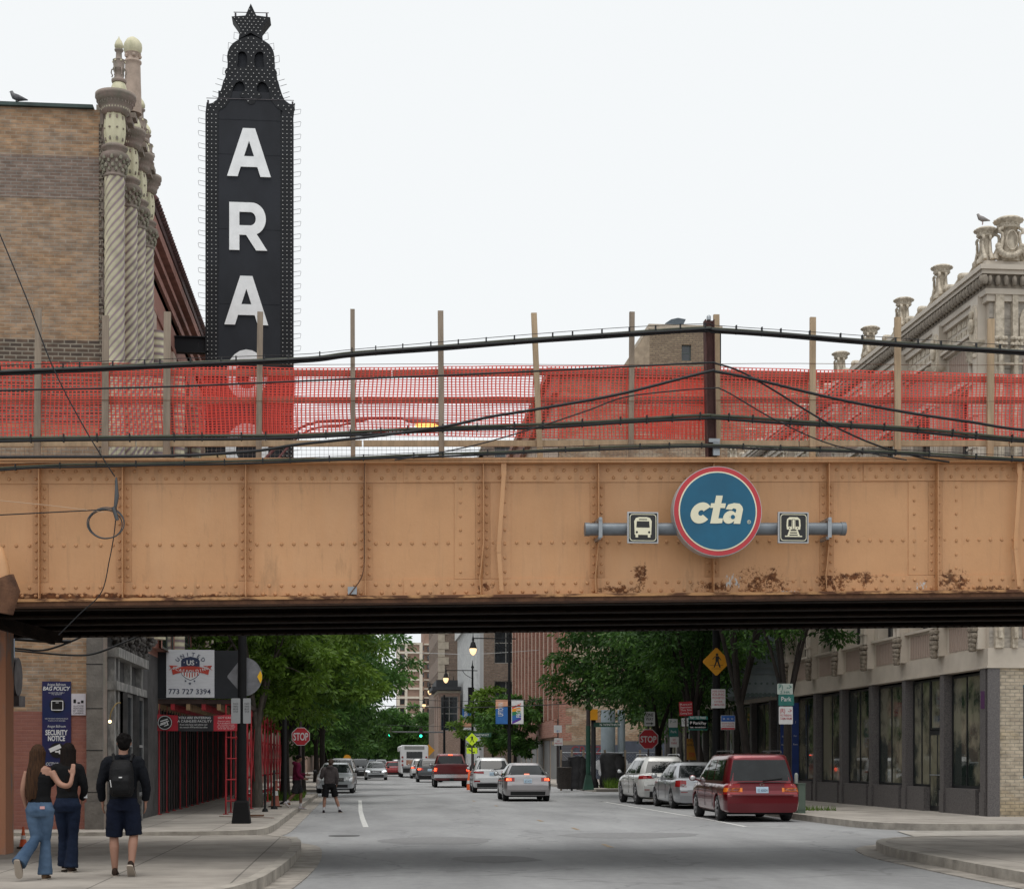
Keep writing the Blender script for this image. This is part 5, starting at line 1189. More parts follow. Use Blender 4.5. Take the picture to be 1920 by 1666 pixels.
for y in PY:
 y = max(y, TY + .45); g = MB(); g.box(TX - .22, TX - .0013, y - .24, y + .24, 4.35, 13.2)
 for s in (-1, 1): g.tube([(TX - .24, y + s * .15, 5.1), (TX - .24, y + s * .15, 11.9)], .075, 10)
 for z in np.arange(5.4, 11.8, .8): g.box(TX - .33, TX - .2, y - .25, y + .25, z, z + .05)
 g.build('pilaster', M_tc, th)
 g = MB(); g.lathe([(.14, 0), (.2, .2), (.26, .42), (.3, .45), (.3, .55)], (TX - .2, y, 11.55), 12)
 for i in range(8):
  for z in (11.7, 11.85, 12.0): g.sph((TX - .3 - .02 * (z - 11.7), y - .24 + i * .068, z), (.05, .04, .06), 6, 4)
 g.poly([(-.22, 0), (.22, 0), (.22, .6)] + [(.22 * math.cos(t), .6 + .3 * math.sin(t)) for t in np.linspace(.3, math.pi - .3, 8)] + [(-.22, .6)], (TX - .26, y, 12.12), ux_, Z1, .06)
 g.sph((TX - .3, y, 12.5), (.08, .12, .2), 8, 6); g.sph((TX - .3, y, 12.78), (.07, .08, .1), 8, 6)
 g.build('capital', M_tcl, th)
 # carved drop under each pilaster
 g = MB()
 for z, w in ((5.0, .26), (4.85, .24), (4.7, .2), (4.58, .16), (4.46, .11), (4.36, .07)):
  for i in range(3): g.sph((TX - .26, y + (i - 1) * w * .6 + random.uniform(-.02, .02), z), (.1, .09 + w * .15, .09), 6, 4)
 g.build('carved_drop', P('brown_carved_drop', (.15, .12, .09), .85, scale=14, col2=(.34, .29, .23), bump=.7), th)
g = MB()
for (z0, z1_, dd) in ((13.0, 13.16, .1), (13.16, 13.3, .16)): g.box(TX - dd, TX + .3, TY - dd, TY + TL, z0, z1_ - .001); g.box(TX + .301, TX + 19, TY - dd, TY + .3, z0, z1_ - .001)
for (dd, z0, z1_) in ((.30, 13.62, 13.72), (.36, 13.721, 13.84), (.18, 13.85, 13.98)): g.box(TX - dd, TX + .3, TY - dd, TY + TL, z0, z1_); g.box(TX + .301, TX + 19, TY - dd, TY + .3, z0, z1_)
g.build('cornice', M_tc, th)
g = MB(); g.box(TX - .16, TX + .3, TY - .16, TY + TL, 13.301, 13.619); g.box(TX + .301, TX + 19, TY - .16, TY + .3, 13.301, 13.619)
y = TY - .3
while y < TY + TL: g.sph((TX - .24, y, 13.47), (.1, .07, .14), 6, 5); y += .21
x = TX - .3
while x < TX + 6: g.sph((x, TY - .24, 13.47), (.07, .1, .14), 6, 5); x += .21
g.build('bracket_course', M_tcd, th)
g = MB(); g.box(TX - .06, TX + .3, TY - .06, TY + TL, zf, 4.36); g.box(TX + .301, TX + 19, TY - .06, TY + .3, zf, 4.36); g.box(TX - .09, TX - .061, TY - .09, TY + TL, zf + .0, zf + .07); g.build('string_course', M_tc, th)
g = MB(); g.box(TX + .31, TX + 20, TY + .4, TY + TL, 13.2, 13.3); g.box(TX + 19.7, TX + 20, TY + .4, TY + TL, 0, 14); g.box(TX + .31, TX + 20, TY + TL - .3, TY + TL, 0, 14.2); g.build('roof', bpy.data.materials['tar_roof'], th)
# side wall facing the alley
g = MB(); wall(g, (TX + .25, TY, .15), X1, Z1, 19, zf - .15, [(.62, 2.2, .95, 3.3)], .2); g.build('side_wall', M_buff, th)
window(th, (TX + .25, TY, .15), X1, Z1, (.62, 2.2, .95, 3.3), .15, P('bright_blue_frame', (.01, .16, .30), .5), None, 1, 0, .06)
g = MB(); g.box(TX + .002, TX + 19, TY + .002, TY + .3, 4.361, 13.0); g.build('upper_side_wall', M_tile2, th)
g = MB()
for (x, w) in ((.22, .22), (.62, .14), (2.0, .14), (2.35, .2)):
 g.box(TX + x - w / 2, TX + x + w / 2, TY - .14, TY - .001, 4.36, 13.2); g.tube([(TX + x, TY - .18, 4.6), (TX + x, TY - .18, 12.0)], .06, 10)
 for i in range(4):
  for z in (11.75, 11.9, 12.05): g.sph((TX + x - .12 + i * .08, TY - .22, z), .06, 6, 4)
for z in (5.5, 7.5, 9.5, 11.4): g.box(TX + .05, TX + .8, TY - .2, TY - .141, z, z + .05)
g.build('corner_pilaster', M_tcl, th)
g = MB(); g.box(TX + .85, TX + 1.8, TY - .03, TY - .002, 4.6, 11.6); g.build('ribbed_panel', M_rib, th)
g = MB(); ar = [(-.55, 0), (.55, 0), (.55, .55)] + [(.55 * math.cos(t), .55 + .5 * math.sin(t)) for t in np.linspace(.1, math.pi - .1, 14)] + [(-.55, .55)]
g.poly(ar, (TX + 1.32, TY - .05, 12.0), X1, Z1, .04); g.lathe([(0, 0)], (0, 0, -5), 3) if 0 else None
for i in range(8): a = i * math.pi / 4; g.sph((TX + 1.32 + .14 * math.cos(a), TY - .1, 12.62 + .14 * math.sin(a)), (.055, .05, .055), 6, 4)
g.sph((TX + 1.32, TY - .12, 12.62), .07, 8, 6); g.sph((TX + 1.0, TY - .1, 12.2), .08, 6, 4); g.sph((TX + 1.65, TY - .1, 12.2), .08, 6, 4)
g.build('arch_panel', M_tcl, th)
# parapet urn pedestals
def pedestal(x, y, z, s=1.0, face=(-1, 0)):
 b = MB(); f = Vector((face[0], face[1], 0)); r = Vector((-f.y, f.x, 0)); o = Vector((x, y, z))
 def T(p): return o + r * p[0] * s + f * p[1] * s + Z1 * p[2] * s
 b.lathe([(.34 * s, 0), (.34 * s, .16 * s), (.28 * s, .22 * s), (.25 * s, .5 * s), (.23 * s, .85 * s), (.21 * s, 1.0 * s), (.3 * s, 1.06 * s)], o, 12, 0)
 b.lathe([(.3 * s, 1.04 * s), (.36 * s, 1.1 * s), (.3 * s, 1.13 * s), (.33 * s, 1.2 * s), (.44 * s, 1.27 * s), (.45 * s, 1.31 * s), (.36 * s, 1.38 * s), (.15 * s, 1.43 * s), (.02, 1.44 * s)], o, 20, 0)
 for i in range(12): a = i * math.pi / 6; b.sph(o + Vector((.3 * s * math.cos(a), .3 * s * math.sin(a), 1.16 * s)), .06 * s, 6, 4)
 for i in range(16): a = i * math.pi / 8; b.sph(o + Vector((.41 * s * math.cos(a), .41 * s * math.sin(a), 1.3 * s)), (.07 * s, .07 * s, .04 * s), 6, 4)
 for sd_ in (-1, 1):   # scroll buttress
  pts = [T((sd_ * u, .22, v)) for u, v in ((.26, 1.02), (.36, .98), (.37, .88), (.29, .85), (.27, .72), (.3, .5), (.38, .28), (.47, .14), (.5, .04))]
  b.tube(pts, [.05 * s, .06 * s, .055 * s, .05 * s, .05 * s, .06 * s, .08 * s, .09 * s, .08 * s], 8)
  b.tube([p + f * (-.28 * s) for p in pts], [.05 * s, .06 * s, .055 * s, .05 * s, .05 * s, .06 * s, .08 * s, .09 * s, .08 * s], 8)
 for k in range(3): b.tube([T((.18 * math.cos(t), .3, .62 + .3 * math.sin(t))) for t in np.linspace(0, 2 * math.pi, 17)], .025 * s, 5) if k == 0 else None
 return b
g = MB(); yy = TY + .3
while yy < TY + TL - 1: g.tube([(TX + .02, yy, 14.05), (TX + .02, yy + .5, 14.2), (TX + .02, yy + 1.0, 14.05)], .09, 6); g.sph((TX - .02, yy + .5, 14.16), .12, 6, 5); yy += 1.016
g.build('parapet_scrollwork', M_tcl, th)
for i, y in enumerate(PY):
 pedestal(TX - .05, y, 13.98, .64).build('parapet_urn', M_tcl, th)
pedestal(atY(1893, 480, TY - .1).x, TY - .02, 13.98, .8, (0, -1)).build('parapet_urn', M_tcl, th)
pedestal(TX + 3.0, TY - .02, 13.98, .8, (0, -1)).build('parapet_urn', M_tcl, th)
g = MB(); cx_ = atY(1893, 480, TY - .3).x
for i in range(13): t = math.pi * i / 12; g.sph((cx_ - .3 * math.cos(t), TY - .32, 14.3 - .24 * math.sin(t)), .08, 8, 6)
g.build('garland', M_tcl, th)
pigeon((TX - .12, TY + .12, 13.98 + .98), 1.1, -1, M_pig2, 'pale grey pigeon standing on the corner parapet urn at upper right')
# storefront: granite piers, bulkheads, tall windows
SFX = TX + .12
g = MB(); g.box(TX + 1.4, TX + 1.5, TY + .3, TY + TL, .15, zf); g.build('inner_wall', P('dim_interior', (.16, .14, .11), .9, scale=.8, col2=(.05, .05, .05)), th)
for i, y in enumerate(PY):
 g = MB(); w = .15; y = y + .22 if i == 0 else y
 g.box(TX - .05, TX + .22, y - w * (1.4 if i == 0 else 1), y + w, .15, zf - .002)
 g.box(TX - .07, TX - .0501, y - w - .01, y + w + .01, .15, .75)
 if i == 0: g.box(TX - .052, TX + .26, TY - .03, TY + .02, .15, zf - .003)
 g.build('granite_pier', M_gran, th)
M_brz = P('black_bronze_frame', (.008, .010, .012), .4)
for i, (a, c) in enumerate(zip(PY, PY[1:])):
 y0, y1 = a + (.40 if i == 0 else .18), c - .17
 door = i in (1,)
 bk = MB()
 ys0 = y0 + (0 if i else .1)
 if door:
  yd = y1 - 1.25; bk.box(TX + .02, TX + .3, yd, y1, .15, .85) if 0 else None
  bk.box(TX - .02, TX + .3, y0 + 1.3, y1, .15, .82)
 else: bk.box(TX - .02, TX + .3, y0 + .36, y1, .15, .82)
 bk.build('granite_bulkhead', M_gran, th)
 o_ = Vector((SFX, y1, 0)); wd = y1 - y0
 if door:
  f = window(th, o_, ux_, Z1, (0, wd - 1.32, .83, zf - .06), .05, M_brz, M_sfglass, 1, 0, .055, 'shop_window')
  f = window(th, o_, ux_, Z1, (wd - 1.3, wd - .1, 2.4, zf - .06), .05, M_brz, M_sfglass, 0, 0, .055, 'transom_window')
  dr = MB(); dr.box(SFX + .04, SFX + .08, y0 + .1, y0 + 1.3, .16, 2.38); d_ = dr.build('door', M_brz, th)
  for k in (0, 1):
   dd = MB(); yy = y0 + .16 + k * .58; dd.box(SFX + .034, SFX + .0395, yy, yy + .48, .3, 2.25); dd.build('door_glass', M_sfglass, d_)
  dd = MB(); dd.tube([(SFX - .01, y0 + .3, 1.15), (SFX - .01, y0 + 1.15, 1.15)], .018, 6); dd.build('push_bar', M_steel, d_)
 else:
  f = window(th, o_, ux_, Z1, (0, wd - .4, .83, zf - .06), .05, M_brz, M_sfglass, 1, 0, .06, 'shop_window')
  dd = MB(); dd.box(SFX - .0, SFX + .06, y0 + .02, y0 + .38, .16, zf - .06); dd.build('dark_jamb', M_brz, th)
pl = MB(); p = atX(1868, 1309, TX - .055); pl.box(TX - .06, TX - .052, TY + .18, TY + .42, p.z - .22, p.z + .22); tag(pl.build('wall_plaque', P('purple_plaque', (.08, .02, .09), .5)), 'small purple plaque on the corner granite pier', 'plaque')
# far end bays: pale arched entrance with blue banners (beyond the storefronts)
en = thing('arched_entrance', 'pale blue-grey metal marquee over an arched entrance behind the right trees', 'canopy', (TX - .8, TY + 21, 0))
ey = TY + 19.5
g = MB(); g.box(TX - 1.6, TX - .1, ey, ey + 6.5, 4.0, 4.75)
for i in range(6): g.box(TX - 1.64, TX - .1, ey - .04, ey + 6.54, 4.76 + i * .24, 4.78 + i * .24); g.box(TX - 1.5 + i * .06, TX - .1, ey + .05, ey + 6.45, 4.781 + i * .24, 4.999 + i * .24)
g.build('canopy_body', P('pale_blue_grey_metal', (.22, .26, .28), .5, var=.15), en)
g = MB()
for i in range(7): g.cyl((TX - 1.55 + i * .22, ey - .05, 4.4), .045, .02, 'Y', 12)
for i in range(10): g.cyl((TX - 1.55 + i * .16, ey - .02, 3.98), .08, .03, 'Y', 12)
build_each(g, 'scallop', P('teal_metal', (.10, .14, .14), .6), en)
M_blban = P('royal_blue_banner', (.01, .035, .17), .6, var=.15)
for k in range(2):
 g = MB(); yy = TY + 17.2 + k * 1.6; g.box(TX - .34, TX - .1, yy, yy + .02, .8, 3.6)
 for z in (2.9, 2.4, 2.1): g.text(('J', 'For', 'Rent')[int(z < 2.8) + int(z < 2.3)], (TX - .22, yy - .004, z), X1, Z1, .06, 1)
 tag(g.build('blue_banner', [M_blban, M_wt]), ('nearer', 'farther')[k] + ' of two tall blue banners hung on the storefront behind the red minivan', 'banner', 'blue banners on the storefront')
# ------------------------------------------------------------------ distant right side buildings
B_pink = brick('pinkish_brick', (.30, .185, .145), (.37, .24, .19), (.33, .27, .22), bw=.3, bh=.1, ms=.02, bump=.3)
B_brown = brick('brown_brick', (.19, .135, .105), (.26, .185, .14), (.2, .17, .145), bw=.5, bh=.16, ms=.03, bump=.3)
B_beige = brick('beige_side_brick', (.42, .33, .24), (.34, .24, .17), (.31, .26, .2), bw=.5, bh=.16, ms=.03, patches=(.72, .62, .55), band=[(0, 2.9, (.07, .08, .10), .9)], bump=.3)
B_redb = brick('red_quoin_brick', (.27, .115, .085), (.33, .155, .115), (.3, .2, .15), bw=.5, bh=.16, ms=.02)
M_cst = P('cream_cast_stone', (.46, .40, .32), .8, scale=2, var=.12)
def building(name, label, x0, x1, y0, y1, h, mw, rows, cols_side, cols_front, win=(1.2, 1.8), z0=4.2, fm=None, gl=None, floor=3.6, street='L', group=None, par_h=.6, cor=M_cst):
 """box building: side facing the camera (-y) and side facing the street with window openings"""
 t = thing(name, label, 'building', ((x0 + x1) / 2, (y0 + y1) / 2, 0), group=group)
 fm = fm or P('pale_window_frame', (.3, .29, .27), .6)
 hf = []; W_ = x1 - x0
 for r in range(rows):
  for c in range(cols_front):
   u = W_ * (c + .5) / cols_front; hf.append((u - win[0] / 2, u + win[0] / 2, z0 + r * floor, z0 + r * floor + win[1]))
 g = MB(); wall(g, (x0, y0, 0), X1, Z1, W_, h, hf, .2);
 if street == 'L': org, ux = Vector((x0, y1, 0)), Vector((0, -1, 0))
 else: org, ux = Vector((x1, y0, 0)), Vector((0, 1, 0))
 D = y1 - y0; hs_ = []
 for r in range(rows):
  for c in range(cols_side):
   u = D * (c + .5) / cols_side; hs_.append((u - win[0] / 2, u + win[0] / 2, z0 + r * floor, z0 + r * floor + win[1]))
 wall(g, org, ux, Z1, D, h, hs_, .2)
 g.box(x0 + .01, x1 - .01, y1 - .2, y1, 0, h - .01); g.build('wall', mw, t)
 g = MB(); g.box(x0 + .02, x1 - .02, y0 + .02, y1 - .02, h - .4, h - .3); g.build('roof', bpy.data.materials['tar_roof'], t)
 g = MB(); g.box(x0 - .12, x1 + .12, y0 - .12, y1 + .12, h, h + .25); g.build('coping', cor, t)
 for q in hf: window(t, (x0, y0, 0), X1, Z1, q, .15, fm, gl, 1, 1, .08)
 for q in hs_: window(t, org, ux, Z1, q, .15, fm, gl, 1, 1, .08)
 return t
# ribbed pink warehouse with the painted side wall
u_c = 1048; WY = 118.0; wx = atY(u_c, 1400, WY).x; wz = atY(1035, 705, WY).z
wh = thing('pink_warehouse', 'pink brick warehouse with red ribbed window bays and a painted side wall', 'building', (wx + 10, WY + 10, 0))
g = MB(); g.box(wx, wx + 26, WY, WY + .4, 0, wz); g.build('side_wall', B_beige, wh)
WL = 34.0; g = MB(); hl = []
nb_ = 11
for i in range(nb_):
 u = .9 + (WL - 1.8) * i / nb_
 for (z0_, z1_) in ((8.6, 12.6), (13.7, 17.6), (18.7, 22.2)): hl.append((u + .5, u + 2.1, z0_ - 0, z1_))
wall(g, (wx, WY + WL, 0), ux_, Z1, WL, wz, hl, .4); g.build('facade_wall', P('dusty_pink_stucco', (.42, .32, .25), .85, var=.12, scale=.6), wh)
for h in hl: window(wh, (wx, WY + WL, 0), ux_, Z1, h, .3, P('brown_window_frame', (.12, .07, .05), .6), None, 1, 2, .1)
for i in range(nb_ + 1):
 y = WY + WL - .9 - (WL - 1.8) * i / nb_; g = MB(); g.box(wx - .35, wx - .001, y - .28, y + .28, 4.6, 17.4, 0); g.box(wx - .36, wx - .0, y + .28, y + .5, 4.6, 22, 1); g.sph((wx - .45, y, 17.5), (.25, .3, .5), 8, 6, 0); g.build('ribbed_pier', [B_redb, M_cst], wh)
g = MB(); g.box(wx - .4, wx - .01, WY, WY + WL, 3.3, 4.5); g.build('spandrel_band', B_redb, wh)
g = MB(); g.box(wx - .3, wx - .002, WY - .1, WY + WL, 4.5, 4.6); g.box(wx - .9, wx + 26, WY - .5, WY + WL, wz, wz + .5); g.box(wx - .5, wx - .001, WY - .3, WY + WL, wz - 1.3, wz - .001); g.build('cornice', B_redb, wh)
M_roll = stripes('grey_roller_shutter', (.30, .30, .30), (.2, .2, .2), 1.6, bump=.4)
for i in range(7):
 y = WY + 1 + i * 4.6; g = MB(); g.box(wx - .06, wx - .002, y, y + 3.6, .15, 3.1); g.build('roller_shutter', M_roll, wh)
g = MB()
for i in range(26): w = .5 if i % 2 else .95; g.box(wx - .02, wx + w, WY - .03, WY - .002, 3.0 + i * .62, 3.0 + i * .62 + .61)
g.build('red_quoins', B_redb, wh)
g = MB(); g.box(wx, wx + 26, WY + WL - .4, WY + WL, 0, wz); g.box(wx + 25.6, wx + 26, WY, WY + WL, 0, wz); g.box(wx + .1, wx + 26, WY + .1, WY + WL, wz - .8, wz - .6); g.build('rear_walls', B_brown, wh)
mural = thing('wall_mural', 'dark painted mural strip with white rounded shapes and red letters on the warehouse side', 'mural', (wx + 10, WY - .1, 0))
g = MB(); g.box(wx + 1.2, wx + 14, WY - .06, WY - .035, .1, 3.0); g.build('painted_ground', P('slate_blue_paint', (.055, .065, .09), .8, var=.25, scale=1), mural)
g = MB()
for i, (u, v, r_) in enumerate(((1058, 1432, .22), (1071, 1424, .2), (1088, 1428, .3), (1092, 1446, .32), (1104, 1440, .22), (1124, 1432, .34), (1130, 1446, .3), (1146, 1434, .22), (1166, 1430, .42), (1172, 1446, .3), (1182, 1436, .26))):
 p = atY(u, v, WY - .07); g.poly([(r_ * x * 1.1, r_ * z * (1.3 if z < 0 else 1)) for x, z in circ(1, 18)], (p.x, WY - .075 - .001 * i, p.z), X1, Z1, .01, 0)
for i, ch in enumerate('CRAZY'): p = atY(1078 + i * 15, 1413, WY - .08); g.text(ch, (p.x, WY - .09, p.z), X1, Z1, .6, 1)
g.build('painted_shapes', [P('greyed_white_paint', (.36, .37, .38), .8, var=.3, scale=2), P('dull_red_paint', (.22, .03, .04), .8)], mural)
# brick tower with cowl above the bridge
tw = thing('brick_tower', 'square brown brick tower with a dark window and metal roof cowl seen over the bridge', 'building', (30, 150, 0))
YT = 126; a = atY(1218, 617, YT); c = atY(1352, 617, YT)
g = MB(); hh = (atY(1278, 690, YT).x - a.x, atY(1296, 690, YT).x - a.x, atY(1287, 676, YT).z, atY(1287, 646, YT).z); wall(g, (a.x, YT, 0), X1, Z1, c.x - a.x, a.z, [hh], .3); g.box(c.x - .3, c.x, YT, YT + 9, 0, a.z); g.box(a.x, c.x, YT + 8.7, YT + 9, 0, a.z)
g.build('brick_walls', brick('tower_brick', (.28, .22, .15), (.20, .15, .105), (.16, .13, .10), bw=.5, bh=.16, ms=.03), tw)
window(tw, (a.x, YT, 0), X1, Z1, hh, .2, P('green_grey_frame', (.08, .10, .10), .6), None, 0, 1, .1)
g = MB(); e = atY(1188, 690, YT + 6); g.poly([(0, 0), (0, 0.01), (0, a.z)], (0, 0, 0), X1, Z1, 0) if 0 else None
zlo = atY(1190, 655, YT).z; xlo = atY(1189, 655, YT).x
g.add([(xlo, YT + .8, 0), (a.x, YT + .01, 0), (a.x, YT + .01, a.z), (xlo, YT + .8, zlo), (xlo, YT + 8, 0), (xlo, YT + 8, zlo), (a.x, YT + 8.6, a.z)], [(0, 1, 2, 3), (4, 0, 3, 5), (3, 2, 6, 5)])
g.build('sloped_shaft', P('tan_render', (.33, .27, .2), .85, var=.2), tw)
g = MB(); g.box(a.x - .1, c.x + .1, YT - .1, YT + 9, a.z, a.z + .4); g.build('coping', M_cst, tw)
g = MB(); p = atY(1245, 612, YT + 3); q = atY(1274, 592, YT + 3); r_ = (q.x - p.x)
pts = [(0, 0)] + [(r_ * .1 + r_ * .95 * math.sin(t) , r_ * .75 * (1 - math.cos(t)) * 1.0 + 0) for t in np.linspace(.1, 1.3, 8)][::1]
g.poly([(-.25, 0), (1.4, 0), (1.75, .75), (1.1, .85), (.55, .72), (.1, .42)], (p.x - .3, YT + 1.2, a.z + .45), X1, Z1, 1.2); g.build('vent_cowl', P('dark_zinc', (.10, .12, .14), .5, .5), tw)
# buildings further west
bl = building('brown_brick_building', 'plain brown brick building with a single window above the street lamp', atY(907, 1300, 163.5).x + .02, 26, 163.5, 190, 34, B_brown, 5, 4, 3, (2.4, 4.2), 5.5, floor=6.0)
wb = thing('white_ribbed_building', 'white ribbed terracotta building beside the brown brick wall', 'building', (12, 180, 0))
x0 = atY(899, 1300, 164).x; x1 = atY(907, 1300, 164).x
g = MB(); g.box(x0, x1 + .0, 164, 165, 0, 33); g.box(x0, x0 + .6, 165, 198, 0, 33); g.box(x0, x1, 197.5, 198, 0, 33); g.box(x0, x1, 164, 198, 32.5, 33.2); g.build('wall', stripes('white_terracotta_ribs', (.46, .47, .48), (.62, .63, .63), .55, bump=.6), wb)
g = MB()
for i in range(20): y = 165.5 + i * 1.6; g.box(x0 - .35, x0 - .01, y, y + .5, 5, 33)
g.box(x0 - .5, x1 + .0, 163.6, 163.99, 16.3, 17.2); g.box(x0 - .6, x0 - .01, 163.6, 198, 16.3, 17.3); g.build('rib', P('white_rib', (.55, .56, .56), .7), wb)
qx0 = atY(822, 1300, 200).x - 1.4; qx1 = atY(870, 1300, 200).x
qb = building('quoined_brick_building', 'brown brick building with cream corner blocks and a deep cornice', qx0 + 1.4, qx1 + 3, 200, 229, 26.5, B_brown, 5, 9, 1, (1.4, 2.2), 6.5, floor=4.0)
g = MB()
for i in range(22):
 w = 1.3 if i % 2 else .8; g.box(qx0 + 1.35, qx0 + 1.4 + w, 199.9, 199.99, 5 + i * .95, 5 + i * .95 + .9)
g.box(qx0 + .6, qx1 + 3.2, 199.2, 229.5, 24.0, 24.8); g.box(qx0 + 1.0, qx1 + 3.1, 199.5, 229.3, 23.2, 23.99); g.build('quoins', M_cst, qb)
lb = building('low_dark_building', 'low reddish building with a dark projecting roof in the far distance', atY(822, 1400, 186).x, 11.3, 186, 197, 9.4, B_pink, 1, 2, 1, (2.0, 4.0), 5.0)
g = MB(); X0 = atY(818, 1400, 186).x - .5; g.box(X0, X0 + 3.4, 185.2, 197.8, 9.7, 10.1); g.box(X0 + .5, X0 + 3, 186, 197, 10.101, 10.9); g.build('roof_overhang', P('dark_slate', (.03, .032, .037), .7), lb)
# far apartment slab with balcony grid
FYA = 420.0; ap = thing('apartment_slab', 'tall pale framed brick apartment block at the far end of the street', 'building', (28, FYA + 15, 0))
A0 = atY(746, 1200, FYA); A1 = atY(795, 1200, FYA); A2 = atY(815, 1200, FYA); B_far = P('far_brick', (.30, .20, .155), .9, var=.12, scale=.6); M_fc = P('far_cream_concrete', (.62, .56, .47), .85, var=.08)
g = MB(); g.box(A0.x, A1.x, FYA, FYA + 20, 0, atY(0, 1199, FYA).z); g.box(A1.x + .01, A2.x + 8, FYA + 3, FYA + 22, 0, atY(0, 1180, FYA).z + 3); g.build('brick_body', B_far, ap)
g = MB(); zt3 = atY(0, 1199, FYA).z; i = 0; z = zt3
g.box(A0.x - .2, A0.x + .5, FYA - .4, FYA - .01, 0, zt3); g.box(A1.x - 1.2, A1.x - .4, FYA - .4, FYA - .01, 0, zt3); g.box(A0.x + 1.8, A0.x + 2.5, FYA - .4, FYA - .01, 0, zt3)
while z > 5:
 g.box(A0.x + .51, A1.x - 1.21, FYA - .35, FYA - .012, z - .55, z); g.box(A1.x, A2.x + 8, FYA + 2.6, FYA + 2.99, z - .4, z); z -= 2.35 * 1.0
g.build('concrete_grid', M_fc, ap)
g = MB(); z = zt3
while z > 5:
 g.box(A1.x - .3, A1.x - .02, FYA - .05, FYA - .001, z - 2.0, z - .8); g.box(A1.x + 1.0, A1.x + 1.9, FYA + 2.5, FYA + 2.98, z - 2.0, z - .8); g.box(A0.x + .6, A0.x + 1.7, FYA - .1, FYA - .001, z - 2.0, z - .8); z -= 2.35
g.build('dark_windows', M_glass, ap)
# left side of the street behind the trees
building('brick_row_building', 'plain brick building behind the left street trees', -22, -6.2, 82, 112, 8.6, B_pink, 1, 7, 4, (1.3, 1.9), 4.6, street='R')
building('brick_row_building', 'long low brick building at the far left of the street', -22, -6.4, 118, 175, 8.0, B_brown, 1, 12, 4, (1.3, 1.9), 4.6, street='R')
building('gabled_house', 'small building far down the left side of the street', -20, -6.5, 190, 260, 9.0, B_pink, 2, 12, 3, (1.3, 1.9), 2.0, street='R')
building('corner_building', 'low brick corner building beyond the terracotta block', TX + 9, TX + 30, 88, 104, 6.5, B_brown, 1, 4, 4, (1.3, 1.8), 2.0)
# ------------------------------------------------------------------ trees
def leaf_mat(name, c1, c2, c3):
 m = bpy.data.materials.new(name); T, N, L = nodes(m); b = N['Principled BSDF']; b.inputs['Roughness'].default_value = .55; b.inputs['Specular IOR Level'].default_value = .3
 g = N.new('ShaderNodeNewGeometry'); rp = N.new('ShaderNodeValToRGB'); e = rp.color_ramp.elements; e[0].color = (*c1, 1); e[1].color = (*c3, 1); q = e.new(.5); q.color = (*c2, 1)
 n = N.new('ShaderNodeTexNoise'); n.inputs['Scale'].default_value = .55; n.inputs['Detail'].default_value = 3; L.new(g.outputs['Position'], n.inputs['Vector'])
 a = N.new('ShaderNodeMath'); a.operation = 'MULTIPLY_ADD'; a.inputs[1].default_value = .55; L.new(g.outputs['Random Per Island'], a.inputs[0])
 a2 = N.new('ShaderNodeMath'); a2.operation = 'MULTIPLY_ADD'; a2.inputs[1].default_value = 1.6; a2.inputs[2].default_value = -.58; L.new(n.outputs['Fac'], a2.inputs[0]); L.new(a2.outputs[0], a.inputs[2])
 L.new(a.outputs[0], rp.inputs[0]); L.new(rp.outputs[0], b.inputs['Base Color'])
 tr = N.new('ShaderNodeBsdfTranslucent'); L.new(rp.outputs[0], tr.inputs[0]); mx_ = N.new('ShaderNodeMixShader'); mx_.inputs[0].default_value = .38
 L.new(b.outputs[0], mx_.inputs[1]); L.new(tr.outputs[0], mx_.inputs[2]); L.new(mx_.outputs[0], N['Material Output'].inputs[0]); return m
M_lf1 = leaf_mat('yellow_green_leaves', (.045, .09, .012), (.11, .20, .022), (.21, .33, .05))
M_lf2 = leaf_mat('deep_green_leaves', (.026, .066, .016), (.060, .145, .028), (.12, .24, .045))
M_lf3 = leaf_mat('dark_green_leaves', (.018, .045, .012), (.042, .105, .020), (.10, .20, .03))
M_bark = P('dark_bark', (.022, .017, .014), .95, var=.4, scale=6, bump=.7, stretch=(2, 2, .4)); M_bark2 = P('grey_bark', (.10, .085, .07), .95, var=.3, scale=6, bump=.7, stretch=(2, 2, .4))
